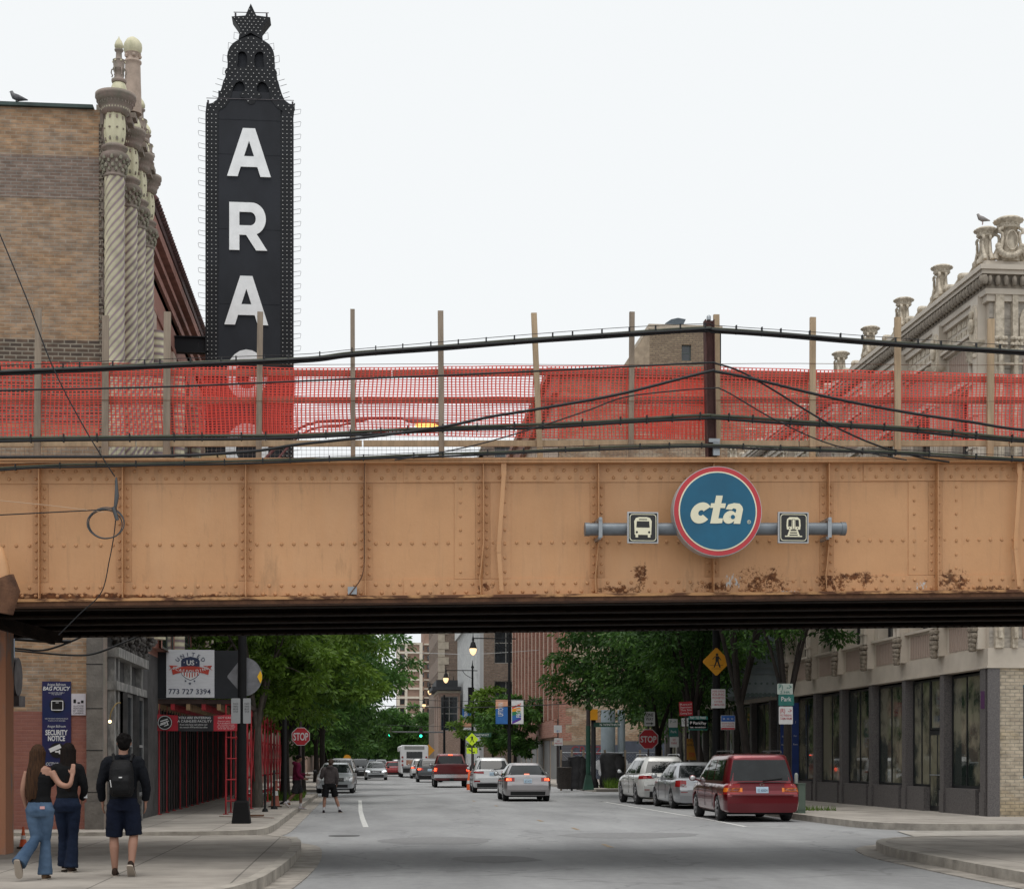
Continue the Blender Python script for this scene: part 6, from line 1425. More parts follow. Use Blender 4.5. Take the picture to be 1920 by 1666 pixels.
def crown_mesh(name, rad, rz, nclump, nleaf, size, seed, mat, zc, parent, flat=.35, droop=0.3, bottom=-.75):
 rs = np.random.RandomState(seed); C = []
 while len(C) < nclump:
  p = rs.uniform(-1, 1, 3); r = np.linalg.norm(p)
  if r > 1 or r < .28 or p[2] < bottom: continue
  w = 1 + .22 * math.sin(3 * math.atan2(p[1], p[0]) + seed) + rs.uniform(-.12, .12)
  C.append((p[0] * rad * w, p[1] * rad * w, p[2] * rz * (1 + rs.uniform(-.1, .1)) + zc))
 C = np.array(C); k = nleaf // nclump; tot = k * nclump
 cr = rs.uniform(.35, .8, nclump) * rad * .30
 dirs = rs.normal(size=(tot, 3)); dirs /= np.linalg.norm(dirs, axis=1)[:, None]; rr = rs.uniform(0, 1, tot) ** .5
 ci = np.repeat(np.arange(nclump), k)
 pos = C[ci] + dirs * rr[:, None] * cr[ci][:, None] * np.array([1.25, 1.25, .6])
 pos[:, 2] -= droop * (rr ** 2) * cr[ci]
 # pinnate spray: narrow quad hanging outwards
 out = pos - C[ci]; out[:, 2] -= .3 * cr[ci]; out += rs.normal(size=(tot, 3)) * .35 * cr[ci][:, None]; out /= np.linalg.norm(out, axis=1)[:, None] + 1e-9
 side = np.cross(out, rs.normal(size=(tot, 3))); side /= np.linalg.norm(side, axis=1)[:, None] + 1e-9
 L_ = size * rs.uniform(.7, 1.5, tot)[:, None]; W_ = L_ * rs.uniform(.3, .5, tot)[:, None]
 V = np.stack([pos, pos + out * L_ * .5 + side * W_ * .5, pos + out * L_, pos + out * L_ * .5 - side * W_ * .5], 1).reshape(-1, 3)
 me = bpy.data.meshes.new(name); me.vertices.add(len(V)); me.vertices.foreach_set('co', V.ravel()); n = tot
 me.loops.add(4 * n); me.loops.foreach_set('vertex_index', np.arange(4 * n)); me.polygons.add(n); me.polygons.foreach_set('loop_start', np.arange(0, 4 * n, 4)); me.polygons.foreach_set('loop_total', np.full(n, 4)); me.update(); me.validate()
 me.materials.append(mat); o = bpy.data.objects.new(name, me); COL.objects.link(o); o.parent = parent
 return o, C
def tree(label, x, y, h, rad, rz, zc, mat, bark, seed, nclump=60, nleaf=9000, size=.22, fork=2.2, lean=0, tr=.15, group=None, cat='tree', base=.15, name='street_tree', bottom=-.75):
 t = thing(name, label, cat, (x, y, base), group=group); rs = random.Random(seed)
 o, C = crown_mesh('crown', rad, rz, nclump, nleaf, size, seed, mat, zc - base, t, bottom=bottom)
 b = MB(); top = Vector((lean, 0, fork)); b.tube([(0, 0, 0), (lean * .3, .02, fork * .4), (lean * .7, -.02, fork * .75), top], [tr * 1.35, tr, tr * .92, tr * .85], 10)
 idx = list(range(len(C))); rs.shuffle(idx)
 mains = []
 for k in range(5):
  a = k * 2 * math.pi / 5 + rs.random(); e = Vector((rad * .5 * math.cos(a) + lean, rad * .5 * math.sin(a), zc - base + rz * rs.uniform(-.1, .5)))
  m_ = top.lerp(e, .5) + Vector((rs.uniform(-.2, .2), rs.uniform(-.2, .2), .25)); b.tube([top - Vector((0, 0, .15)), m_, e], [tr * .62, tr * .42, tr * .2], 7); mains.append((m_, e))
 for i in idx[:26]:
  c = Vector(C[i]); m_, e = min(mains, key=lambda q: (q[0].lerp(q[1], .6) - c).length); s = m_.lerp(e, rs.uniform(.2, .9)); b.tube([s, s.lerp(c, .5) + Vector((0, 0, .12)), c], [tr * .18, tr * .12, tr * .05], 5)
 b.build('trunk', bark, t, world=False); return t
# left row
tree('bright yellow-green street tree right behind the black scaffold parapet', atZ(478, 1514, .15).x, 48.5, 9, 2.0, 3.0, 5.3, M_lf1, M_bark2, 3, 90, 26000, .15, 2.4, group='street trees on the left')
tree('green street tree overhanging the curb past the scaffold', -2.75, 57.5, 9, 2.9, 3.0, 5.3, M_lf1, M_bark, 14, 100, 24000, .18, 2.2, group='street trees on the left')
tree('dense dark green street tree spreading over the left lane', -2.6, 69, 9.5, 3.5, 3.6, 5.9, M_lf2, M_bark, 5, 110, 26000, .2, 2.4, group='street trees on the left')
tree('wide green street tree with drooping outer branches over the parked cars', -2.1, 84, 11, 3.9, 3.7, 7.0, M_lf2, M_bark, 8, 110, 22000, .24, 2.8, group='street trees on the left')
tree('tall dark street tree behind the wide drooping one', -3.0, 104, 12, 4.2, 3.8, 6.0, M_lf3, M_bark, 21, 90, 14000, .3, 2.4, group='street trees on the left')
tree('small dark tree near the far left parked cars', -3.6, 128, 11, 4.4, 3.8, 5.2, M_lf2, M_bark, 24, 80, 10000, .38, 2.0, group='street trees on the left')
tree('distant tree closing the left curb line', -3.6, 160, 11, 4.8, 4.2, 5.6, M_lf3, M_bark, 27, 80, 9000, .45, 2.0, group='street trees on the left')
tree('farthest tree of the left row', -3.4, 205, 11, 5.6, 4.6, 5.4, M_lf2, M_bark, 29, 80, 8000, .55, 2.0, group='street trees on the left')
tree('tree mass in the distance beyond the left row', -4.0, 270, 12, 7, 5.0, 5.6, M_lf2, M_bark, 31, 80, 8000, .7, 2.0, group='street trees on the left')
tree('dark leafy tree closing the far end of the left lane', -1.5, 380, 12, 9, 7, 7.4, M_lf3, M_bark, 38, 90, 9000, .9, 2.0, group='street trees on the left')
# centre distance
tree('large round tree left of the apartment block at the street end', atY(752, 1400, 250).x, 250, 14, 4.3, 4.6, 6.2, M_lf2, M_bark, 33, 90, 12000, .5, 2.0, group='distant trees')
tree('dark distant tree under the traffic signals', atY(712, 1400, 330).x, 330, 14, 6.0, 5.2, 5.4, M_lf3, M_bark, 35, 80, 9000, .7, 1.6, group='distant trees')
tree('second dark distant tree right of the signals', atY(780, 1400, 300).x, 300, 14, 4.4, 4.6, 5.2, M_lf3, M_bark, 37, 80, 9000, .65, 1.6, group='distant trees')
# right side, far
tree('small street tree below the banner lamp post', 11.9 + .3, 128, 9, 2.5, 3.1, 4.3, M_lf2, M_bark, 41, 60, 8000, .32, 2.0, group='street trees on the right')
tree('light green street tree beside the far banners', 12.2, 150, 9, 2.9, 3.2, 5.2, M_lf1, M_bark, 43, 60, 7000, .4, 2.0, group='street trees on the right')
# right side, near
tree('dark broad street tree left of the stop sign', 12.3, 66, 9, 4.5, 3.5, 6.0, M_lf3, M_bark, 51, 150, 42000, .18, 2.5, group='street trees on the right', bottom=-.6)
tree('dark street tree with forked trunk behind the white car', 12.7, 58.5, 9, 3.2, 3.0, 6.6, M_lf3, M_bark, 53, 100, 22000, .17, 2.8, lean=-.5, group='street trees on the right')
tree('forked street tree whose leaning trunk rises behind the minivan', 12.7, 51.5, 9, 2.7, 2.1, 7.3, M_lf3, M_bark, 55, 75, 14000, .15, 3.3, lean=-.4, group='street trees on the right', tr=.15, bottom=-.35)
tree('street tree nearest the camera on the right, its dark trunk beside the shop windows', 12.75, 47.3, 9, 1.9, 1.6, 6.3, M_lf3, M_bark, 57, 40, 6500, .14, 3.0, group='street trees on the right', tr=.12)
tree('bushy tree in the vacant lot behind the fence', 17.5, 84, 9, 4.2, 4.0, 5.8, M_lf3, M_bark, 59, 110, 20000, .24, 2.0, group='street trees on the right')
tree('dark tree in the lot filling the gap above the signs', 16.4, 74, 9, 3.6, 3.8, 5.8, M_lf3, M_bark, 61, 110, 20000, .22, 2.0, group='street trees on the right')
# weeds and grass
def grass(label, x0, x1, y0, y1, n, h, seed, z=.15):
 rs = np.random.RandomState(seed); P0 = np.stack([rs.uniform(x0, x1, n), rs.uniform(y0, y1, n), np.full(n, z)], 1); d = rs.normal(size=(n, 3)) * .35; d[:, 2] = 1; Lh = h * rs.uniform(.4, 1.2, n)[:, None]
 s = np.cross(d, rs.normal(size=(n, 3))); s /= np.linalg.norm(s, axis=1)[:, None]; w = h * .06
 V = np.stack([P0 - s * w, P0 + s * w, P0 + d * Lh], 1).reshape(-1, 3); b = MB(); b.arr(V, np.arange(3 * n).reshape(-1, 3)); o = b.build('grass', bpy.data.materials['yellow_green_leaves']); tag(o, label, 'grass', kind='stuff')
grass('weeds and grass along the vacant lot fence', 12.3, 19, 79.5, 83, 5000, .5, 1)
grass('tuft of weeds by the green utility box', 12.0, 13.2, 43.6, 44.3, 260, .16, 2)
grass('weeds around the tree pit by the curb', -3.4, -2.2, 56, 62, 1500, .3, 3)
# ------------------------------------------------------------------ street furniture
M_pole = P('black_pole_paint', (.005, .005, .006), .7, var=.3, spec=.25); M_green = P('green_pole_paint', (.010, .055, .035), .6, var=.25); M_gpole = P('brown_steel_pole', (.05, .035, .035), .6, var=.2)
M_lamp = P('lit_lamp_glass', (1, .75, .45), .4, emit=(1, .66, .34), estr=1.3)
M_signred = P('stop_sign_red', (.42, .015, .025), .45, var=.08); M_signwt = P('sign_white', (.62, .62, .62), .45, var=.05); M_signyl = P('warning_amber', (.62, .27, .01), .45, var=.08); M_lime = P('fluorescent_yellow_green', (.62, .85, .02), .5, var=.05); M_tealp = P('sign_teal_green', (.015, .14, .12), .5); M_sblue = P('sign_medium_blue', (.02, .10, .36), .5); M_back = P('sign_back_aluminium', (.20, .20, .215), .5, .5, var=.2, scale=5)
def place(u, vbase, z=.15): return atZ(u, vbase, z)
# big black pole at left
p = place(452, 1543); PXL, PYL = p.x, p.y + .12; ks = PYL / 3000 * .998
lp = thing('street_lamp', 'tall black lamp pole with a square flared base on the left sidewalk corner', 'street lamp', (PXL, PYL, .15))
g = MB();
def sqr(cx, cy, z, w): return [Vector((cx - w, cy - w, z)), Vector((cx + w, cy - w, z)), Vector((cx + w, cy + w, z)), Vector((cx - w, cy + w, z))]
g.loft([sqr(PXL, PYL, .15, .205), sqr(PXL, PYL, .2, .2), sqr(PXL, PYL, .62, .15), sqr(PXL, PYL, .66, .135)], 0, True, False); g.build('base', M_pole, lp)
g = MB(); g.tube([(PXL, PYL, .66), (PXL + .01, PYL, 2.6), (PXL + .03, PYL, 6.0), (PXL + .04, PYL, 7.9)], [.115, .1, .085, .075], 14); g.build('pole', M_pole, lp)
a = Vector((PXL + .04, PYL, 7.75)); LH = atY(795, 790, PYL)
g = MB(); g.tube(smooth([a, atY(560, 803, PYL), atY(660, 787, PYL), atY(720, 783, PYL), atY(762, 784, PYL)], 6), .032, 8); g.tube(smooth([a - Z1 * .5, atY(560, 818, PYL), atY(640, 797, PYL), atY(690, 786, PYL)], 6), .026, 8); g.build('arm', P('red_brown_arm', (.16, .05, .05), .5), lp)
g = MB(); c0, c1 = atY(755, 785, PYL), atY(825, 793, PYL)
g.tube([c0, c0.lerp(c1, .25), c0.lerp(c1, .6), c1], [.05, .13, .15, .09], 12, ell=[.6, .6, .6, .6]); hd = g.build('lamp_head', P('grey_lamp_housing', (.3, .27, .28), .5), lp)
g = MB(); q = atY(800, 798, PYL); g.sph((q.x, PYL, q.z), (.27, .12, .06), 14, 8); g.build('lamp_lens', P('lit_amber_lens', (1, .6, .15), .4, emit=(1, .5, .1), estr=3.5), hd)
# sign backs on that pole
def signpanel(name, label, cat, pts, org, m, t=.012, extra=None, rz=0, parent=None):
 g = MB(); g.poly(pts, org, X1, Z1, t); return tag(g.build(name, m), label, cat)
c = atY(457, 1268, PYL + .1)
dm = [(-.4, -.02), (-.03, -.42), (.03, -.42), (.40, -.02), (.40, .02), (.03, .42), (-.03, .42), (-.4, .02)]
sw = thing('road_sign', 'grey back of a pointed road sign with an amber wedge behind the lamp pole', 'sign', (c.x, c.y, c.z - .42)); g = MB(); g.poly([(-.36, -.02), (-.05, -.38)] + [(.43 * math.cos(t) - .02, .44 * math.sin(t)) for t in np.linspace(-1.35, 1.35, 20)] + [(-.05, .42), (-.36, .02)], (c.x, c.y + .01, c.z), X1, Z1, .012); g.poly([(.30, -.0), (.37, -.15), (.405, -.06), (.405, .04), (.37, .14)], (c.x, c.y - .003, c.z), X1, Z1, .008, 1)
g.build('panel', [M_back, P('bright_amber', (.85, .48, .01), .4)], sw)
for (u, lb) in ((442, 'left narrow parking sign on the black lamp pole'), (463, 'right narrow parking sign on the black lamp pole')):
 c = atY(u, 1332, PYL - .12); s_ = thing('parking_sign', lb, 'sign', (c.x, c.y, c.z - .27), group='narrow signs on the lamp pole'); g = MB(); g.poly(rrect(.17 if u > 450 else .2, .56, .02), c, X1, Z1, .01); g.build('panel', P('grey_white_sign', (.34, .35, .36), .5, .2), s_)
 g = MB()
 for k, (t, dz) in enumerate((('NO', .14), ('PARKING', .08), ('BUS', .02), ('STOP', -.04))): g.text(t, c + Vector((0, -.003, dz)), X1, Z1, .04, 0, fit=.1)
 g.build('print', M_blk, s_)
def octa(r): return [(r * math.cos(R(22.5 + 45 * i)), r * math.sin(R(22.5 + 45 * i))) for i in range(8)]
def stop_sign(u, v, Y, label, zb=.15, w=.76):
 c = atY(u, v, Y); t = thing('stop_sign', label, 'stop sign', (c.x, Y + .04, zb))
 g = MB(); g.box(c.x - .03, c.x + .03, Y + .01, Y + .05, zb, c.z + (.95 if u > 1000 else .5)); g.build('post', M_gpole, t)
 g = MB(); r = w / 2 / math.cos(R(22.5)); g.poly(octa(r), c + Vector((0, .008, 0)), X1, Z1, .006, 0); g.poly(octa(r * .94), c + Vector((0, .004, 0)), X1, Z1, .004, 1); pn = g.build('panel', [M_signwt, M_signred], t)
 g = MB(); g.text('STOP', c + Vector((0, 0, -.125)), X1, Z1, .25, 0, fit=w * .82, offset=.02); g.build('lettering', M_signwt, pn); return t, c
stop_sign(564, 1380, 54, 'red stop sign half hidden by leaves on the left sidewalk', w=.6)
t, c = stop_sign(1216, 1385, 64.5, 'red stop sign below a white arrow sign on the right', w=.8)
g = MB(); q = atY(1218, 1347, 64.5); g.poly(rrect(.44, .58, .03), (q.x, 64.49, q.z), X1, Z1, .008, 0); g.text('ONE', (q.x, 64.485, q.z + .1), X1, Z1, .13, 1, fit=.3, offset=.01); g.text('WAY', (q.x, 64.485, q.z - .07), X1, Z1, .13, 1, fit=.32, offset=.01)
g.poly([(-.15, -.17), (.06, -.17), (.06, -.13), (.16, -.19), (.06, -.25), (.06, -.21), (-.15, -.21)], (q.x, 64.485, q.z), X1, Z1, .002, 1); tag(g.build('one_way_sign', [M_signwt, M_blk]), 'white one way arrow sign mounted above the right stop sign', 'sign')
# green based signal pole and black pole on the far right corner
p = place(1103, 1480); g = MB(); x, y = p.x, p.y
sp_ = thing('signal_pole', 'brown steel pole with a green flared base on the right corner', 'pole', (x, y, .15))
g.loft([sqr(x, y, .15, .25), sqr(x, y, .3, .22), sqr(x, y, .8, .13), sqr(x, y, .85, .12)], 0, True, False); g.tube([(x, y, .85), (x, y, 3.2)], .115, 12); g.build('base', M_green, sp_)
g = MB(); g.tube([(x, y, 3.2), (x, y, 7.0)], [.10, .085], 12); g.build('pole', M_gpole, sp_)
p = place(1118, 1477); x, y = p.x, p.y + 1
bp2 = thing('black_pole', 'short black pole with round base and green street name blades', 'pole', (x, y, .15))
g = MB(); g.lathe([(.26, 0), (.26, .25), (.18, .45), (.16, .5), (.13, .52), (.12, 3.6), (.02, 3.7)], (x, y, .15), 16); g.build('pole', M_pole, bp2)
g = MB(); q = atY(1140, 1358, y); g.box(x, q.x + .6, y - .14, y - .12, q.z - .12, q.z + .12); q2_ = atY(1112, 1356, y); g.box(q2_.x - .1, x + .1, y - .17, y - .15, q2_.z - .1 + .28, q2_.z + .12 + .28); g.text('N WINTHROP', (q.x + .1, y - .144, q.z - .06), X1, Z1, .12, 1); g.build('street_name_blade', [M_green, M_signwt], bp2)
q = atY(1108, 1340, y); g = MB(); g.box(q.x - .15, q.x + .32, y - .2, y + .1, q.z - .25, q.z + .3); tag(g.build('signal_box', M_signyl), 'amber signal housing on the black corner pole', 'signal')
# trash can and bus sign post
p = place(1058, 1478); t = thing('trash_can', 'dark wire litter bin on the right corner sidewalk', 'litter bin', (p.x, p.y, .15)); g = MB()
g.lathe([(.3, 0), (.32, .05), (.36, 1.0), (.38, 1.02), (.38, 1.07), (.3, 1.08)], (p.x, p.y, .15), 20); g.build('bin', P('dark_brown_mesh', (.04, .033, .028), .7, var=.4, scale=20), t)
def sign_post(u, vb, panels, label, name='sign_post', zb=.15, vt=None, pm=None, w=.03):
 p = place(u, vb, zb); Y = p.y; t = thing(name, label, 'sign', (p.x, Y, zb)); top = atY(u, vt or panels[0][1] - 12, Y).z
 g = MB(); g.box(p.x - w, p.x + w, Y - .02, Y + .02, zb, top); g.build('post', pm or M_gpole, t)
 for k, (uu, v0, v1, wpx, bands, txts) in enumerate(panels):
  a = atY(uu - wpx / 2, v1, Y - .03); c = atY(uu + wpx / 2, v0, Y - .03); g = MB(); W_ = c.x - a.x; H_ = c.z - a.z; mats = []
  g.poly([(x + W_ / 2, z + H_ / 2) for x, z in rrect(W_, H_, min(W_, H_) * .06)], (a.x, Y - .03 - k * .012, a.z), X1, Z1, .008, 0); mats.append(bands[0][2])
  for (b0, b1, m) in bands[1:]:
   mats.append(m); g.box(a.x + .008, c.x - .008, Y - .034 - k * .012, Y - .0305 - k * .012, a.z + H_ * (1 - b1), a.z + H_ * (1 - b0))
  pn = g.build('panel', mats, t); g = MB(); mm = []
  for (tt, f, sz, m) in txts:
   if m not in mm: mm.append(m)
   g.text(tt, (a.x + W_ / 2, Y - .037 - k * .012, a.z + H_ * (1 - f)), X1, Z1, sz * H_, mm.index(m), fit=min(W_ * .84, W_ * .16 * len(tt)), offset=.005)
  if txts: g.build('lettering', mm, pn)
 return t
WB = lambda m=None: [(0, 1, M_signwt)]
sign_post(1046, 1477, [(1046, 1359, 1373, 15, [(0, 1, M_signwt), (0, .5, M_sblue)], [('BUS', .42, .28, M_signwt), ('81', .9, .25, M_sblue)]), (1047, 1383, 1397, 16, [(0, 1, M_signwt), (0, .22, M_signred)], [('NO', .5, .2, M_signred), ('PARKING', .8, .2, M_signred)])], 'post with a blue bus stop panel above a red lettered panel by the bin')
sign_post(1003, 1448, [(1004, 1388, 1404, 9, [(0, 1, M_signwt), (.5, 1, M_tealp)], [])], 'short sign post with a white and green panel before the roller shutters', zb=.15)
sign_post(1343, 1530, [(1343, 1216, 1268, 50, [(0, 1, M_signyl)], [])], 'x') if 0 else None
# amber pedestrian crossing sign with notice below
Y = 53.0; c = atY(1343, 1240, Y); t = thing('crossing_sign', 'amber diamond pedestrian crossing sign on a thick dark pole among the trees', 'sign', (c.x, Y + .1, .15))
g = MB(); g.tube([(c.x + .03, Y + .12, .15), (c.x + .03, Y + .12, 6.3)], .13, 12); g.build('pole', M_pole, t)
g = MB(); r = .46; dmn = [(-r, -.03), (-.03, -r), (.03, -r), (r, -.03), (r, .03), (.03, r), (-.03, r), (-r, .03)]; g.poly(dmn, (c.x, Y - .02, c.z), X1, Z1, .01, 0); pn = g.build('panel', M_signyl, t)
g = MB(); o = Vector((c.x + .02, Y - .024, c.z)); g.poly([(x * .045, z * .045 + .24) for x, z in circ(1, 12)], o, X1, Z1, .003)
for k, pl_ in enumerate((((-.05, .19), (.07, .19), (.06, .0), (-.05, .0)), ((-.05, .18), (-.14, .07), (-.16, .09), (-.06, .19)), ((.06, .18), (.15, .06), (.13, .045), (.04, .14)), ((-.045, .02), (.01, .02), (-.08, -.2), (-.12, -.19)), ((.0, .02), (.06, .02), (.13, -.19), (.08, -.2)))): g.poly(list(pl_), o + Vector((0, -.001 * k, 0)), X1, Z1, .002)
for z in (-.12, -.235): g.poly([(-.3 + abs(z) * .55, z - .006), (.3 - abs(z) * .55, z - .006), (.3 - abs(z) * .55, z + .006), (-.3 + abs(z) * .55, z + .006)], o + Vector((-.02, .002, 0)), X1, Z1, .002)
g.build('pictogram', M_blk, pn)
def loose_sign(u, v, Y, w, h, bands, txts, label, tilt=0, name='street_sign', group=None, post=False):
 c = atY(u, v, Y); t = thing(name, label, 'sign', (c.x, Y, c.z - h / 2), group=group); ux = Vector((math.cos(tilt), 0, math.sin(tilt))); uz = Vector((-math.sin(tilt), 0, math.cos(tilt)))
 g = MB(); g.poly(rrect(w, h, .025), c, ux, uz, .01, 0); mats = [bands[0][2]]
 for k, (b0, b1, m) in enumerate(bands[1:]): mats.append(m); g.poly([(-w / 2 + .01, h / 2 - b1 * h + .01), (w / 2 - .01, h / 2 - b1 * h + .01), (w / 2 - .01, h / 2 - b0 * h - .008), (-w / 2 + .01, h / 2 - b0 * h - .008)], c + Vector((0, -.003 - .0005 * k, 0)), ux, uz, .002, k + 1)
 pn = g.build('panel', mats, t)
 if post: b = MB(); b.box(c.x - .03, c.x + .03, Y + .012, Y + .06, .15, c.z + h * .4); b.build('post', M_gpole, t)
 g = MB(); mm = []
 for (tt, f, sz, m) in txts:
  if m not in mm: mm.append(m)
  g.text(tt, c + Vector((0, -.006, 0)) + uz * (h / 2 - f * h), ux, uz, sz * h, mm.index(m), fit=min(w * .86, w * .15 * len(tt)), offset=.004)
 if txts: g.build('lettering', mm, pn)
 return t
loose_sign(1347, 1309, 52.9, .48, .64, [(0, 1, M_signwt)], [('DIESEL ENGINE', .16, .09, M_signred), ('IDLING', .34, .12, M_signred), ('PROHIBITED', .52, .12, M_signred), ('OVER', .7, .09, M_signred), ('3 MINUTES', .87, .1, M_signred)], 'white notice with red lines just below the amber diamond sign')
loose_sign(1365, 1354, 52.5, .48, .48, [(0, 1, M_signwt), (0, .45, M_sblue), (.84, 1, M_signred)], [('* * *', .38, .2, M_signwt), ('SNOW ROUTE', .62, .12, M_signred), ('NO PARKING', .78, .1, M_signred)], 'blue and white snow sign right of the dark pole', post=True)
loose_sign(1286, 1328, 58, .5, .52, [(0, 1, M_signred)], [('Retail', .25, .13, M_signwt), ('Department', .45, .13, M_signwt), ('This Site', .65, .13, M_signwt), ('Coming Soon', .88, .13, M_signwt)], 'red rectangular sign with white lines above the teal pay sign', .04, post=True)
loose_sign(1287, 1353, 58.05, .36, .3, [(0, 1, M_signwt)], [('CALL US', .4, .25, M_blk), ('TODAY', .75, .25, M_blk)], 'small white sign right under the red rectangular sign', .04)
sign_post(1310, 1499, [(1309, 1342, 1368, 36, [(0, 1, M_tealp), (.25, .92, M_signwt), (.25, .921, M_tealp)], [('PAY TO PARK', .2, .18, M_signwt), ('P ParkPay', .6, .22, M_signwt), ('at meter', .85, .14, M_signwt)])], 'wide teal pay to park sign between the tree trunks')
sign_post(1259, 1493, [(1262, 1347, 1363, 17, [(0, 1, M_signwt)], [('P ->', .5, .35, M_tealp)]), (1263, 1363.5, 1380, 17, [(0, 1, M_tealp)], [('Park', .6, .3, M_signwt)]), (1264, 1381, 1400, 17, [(0, 1, M_signwt), (.88, 1, M_signred)], [('NO', .4, .25, M_signred), ('PARK', .7, .2, M_signred)])], 'narrow post with stacked white, teal and red panels above the white car', pm=M_pole)
t = sign_post(1459, 1517, [(1472, 1281, 1301, 29, [(0, 1, P('grey_green_panel', (.40, .46, .42), .5))], [('P)  ->', .55, .5, M_tealp), ('2 HR', .9, .2, M_tealp)]), (1474, 1301.5, 1322, 29, [(0, 1, M_tealp)], [('Park', .6, .4, M_signwt)]), (1473, 1324, 1357, 26, [(0, 1, M_signwt), (.86, 1, M_signred)], [('(R)  ->', .35, .24, M_signred), ('NO PARKING', .55, .11, M_signred), ('7AM-9AM', .74, .13, M_signred)])], 'tall thin post with teal and white parking panels beside the red minivan', pm=M_pole)
sign_post(1289, 1495, [(1297, 1384, 1424, 24, [(0, 1, P('dull_amber_board', (.36, .17, .02), .7))], [('STOP', .15, .12, M_blk), ('AHEAD', .35, .12, M_blk), ('TOW', .85, .2, M_signred)])], 'amber yellow notice board behind the white parked cars', pm=M_pole)
# utility box, bollard, fence and pipes
p0 = place(1502, 1524); g = MB(); t = thing('utility_box', 'pale green metal utility box on the right sidewalk beside the minivan', 'utility box', (p0.x, p0.y, .15)); g.box(p0.x - .09, p0.x + .12, p0.y, p0.y + .5, .15, .92); g.box(p0.x - .1, p0.x + .13, p0.y - .01, p0.y + .51, .9201, .945); g.build('cabinet', P('pale_green_paint', (.09, .13, .10), .6, var=.15), t)
g = MB(); g.box(p0.x - .07, p0.x + .1, p0.y - .012, p0.y - .001, .25, .88); g.build('door', P('pale_green_door', (.10, .14, .11), .6), t)
g = MB(); p = place(1493, 1520); g.lathe([(.05, 0), (.05, 1.0), (.04, 1.04), (.01, 1.06)], (p.x, p.y, .15), 12); tag(g.build('bollard', P('pale_bollard', (.28, .30, .28), .6)), 'thin pale bollard between the minivan and the utility box', 'bollard')
Yf = 82.5
for (u, w, lb) in ((1140, .38, 'thick pale blue-grey vertical pipe in the vacant lot'), (1165, .2, 'thinner pale vertical pipe right of the thick one')):
 a = atY(u, 1352, Yf); g = MB(); g.tube([(a.x, Yf, 0), (a.x, Yf, a.z + .6)], w, 14); tag(g.build('vertical_pipe', P('pale_pipe', (.30, .36, .40), .5, var=.1)), lb, 'pipe')
fc = thing('chain_fence', 'chain fence with wooden posts and black screening across the vacant lot', 'fence', (14, Yf, .15)); g = MB()
xs = [atY(u, 1400, Yf - .8).x for u in (1052, 1072, 1094, 1134, 1172, 1200, 1240)]
for x in xs: MB().box(x - .05, x + .05, Yf - .85, Yf - .75, 0, 2.1).build('post', M_wood, fc)
for z in (.3, 1.95): g.tube([(xs[0], Yf - .8, z), (xs[-1], Yf - .8, z)], .025, 6)
i = 0; x = xs[0]
while x < xs[-1]:
 g.tube([(x, Yf - .8, .25), (min(x + 1.7, xs[-1]), Yf - .8, .25 + min(1.7, xs[-1] - x))], .006, 3); g.tube([(x, Yf - .8, .25 + 1.7), (min(x + 1.7, xs[-1]), Yf - .8, 1.95 - min(1.7, xs[-1] - x))], .006, 3); x += .16
g.build('chain_link', M_steel, fc)
rs_ = random.Random(4)
for (u, w, h) in ((1063, .35, 1.5), (1080, .55, 1.7), (1090, .4, 1.6), (1146, .75, 1.85), (1158, .5, 1.7)):
 a = atY(u, 1450, Yf - 1.1); b = MB(); rings = []
 for z in np.linspace(.05, h, 8): rings.append([Vector((a.x + w * .75 * (1 + .12 * rs_.uniform(-1, 1)) * math.cos(q), a.y + .3 * (1 + .15 * rs_.uniform(-1, 1)) * math.sin(q), z + .1 * rs_.random())) for q in np.linspace(0, 2 * math.pi, 12, endpoint=False)])
 b.loft(rings, 0, True, True); b.build('screening', P('black_tarpaulin', (.018, .018, .02), .6, var=.4, scale=4), fc)
# banner lamp posts down the street
def banner(par, x, y, z0, z1, side, cols, txt, m2):
 g = MB(); x0, x1 = (x - 1.05, x - .14) if side < 0 else (x + .14, x + 1.05); W_ = x1 - x0; H_ = z1 - z0
 g.box(x0, x1, y, y + .012, z0, z1, 0)
 for k, (pl_, m) in enumerate(cols): g.poly([(a * W_, b * H_) for a, b in pl_], (x0, y - .003 - .001 * k, z0), X1, Z1, .002, m)
 g.text(txt, (x0 + W_ * (.62 if side < 0 else .82), y - .012, z0 + H_ * (.6 if side < 0 else .55)), Z1, -X1, W_ * .42, m2, fit=H_ * .55, offset=.01)
 b = g.build('banner', MB_B, par)
 for z in (z0, z1): r = MB(); r.bar((x, y + .006, z), (x0 if side < 0 else x1, y + .006, z), .03, .03); r.build('banner_rod', M_pole, par)
MB_B = [P('banner_blue', (.02, .12, .36), .6), P('banner_peach', (.62, .32, .20), .6), P('banner_white', (.66, .66, .66), .6), P('banner_red', (.6, .06, .03), .6), P('banner_orange', (.75, .3, .02), .6), P('banner_green', (.02, .2, .08), .6), P('banner_purple', (.09, .03, .3), .6)]
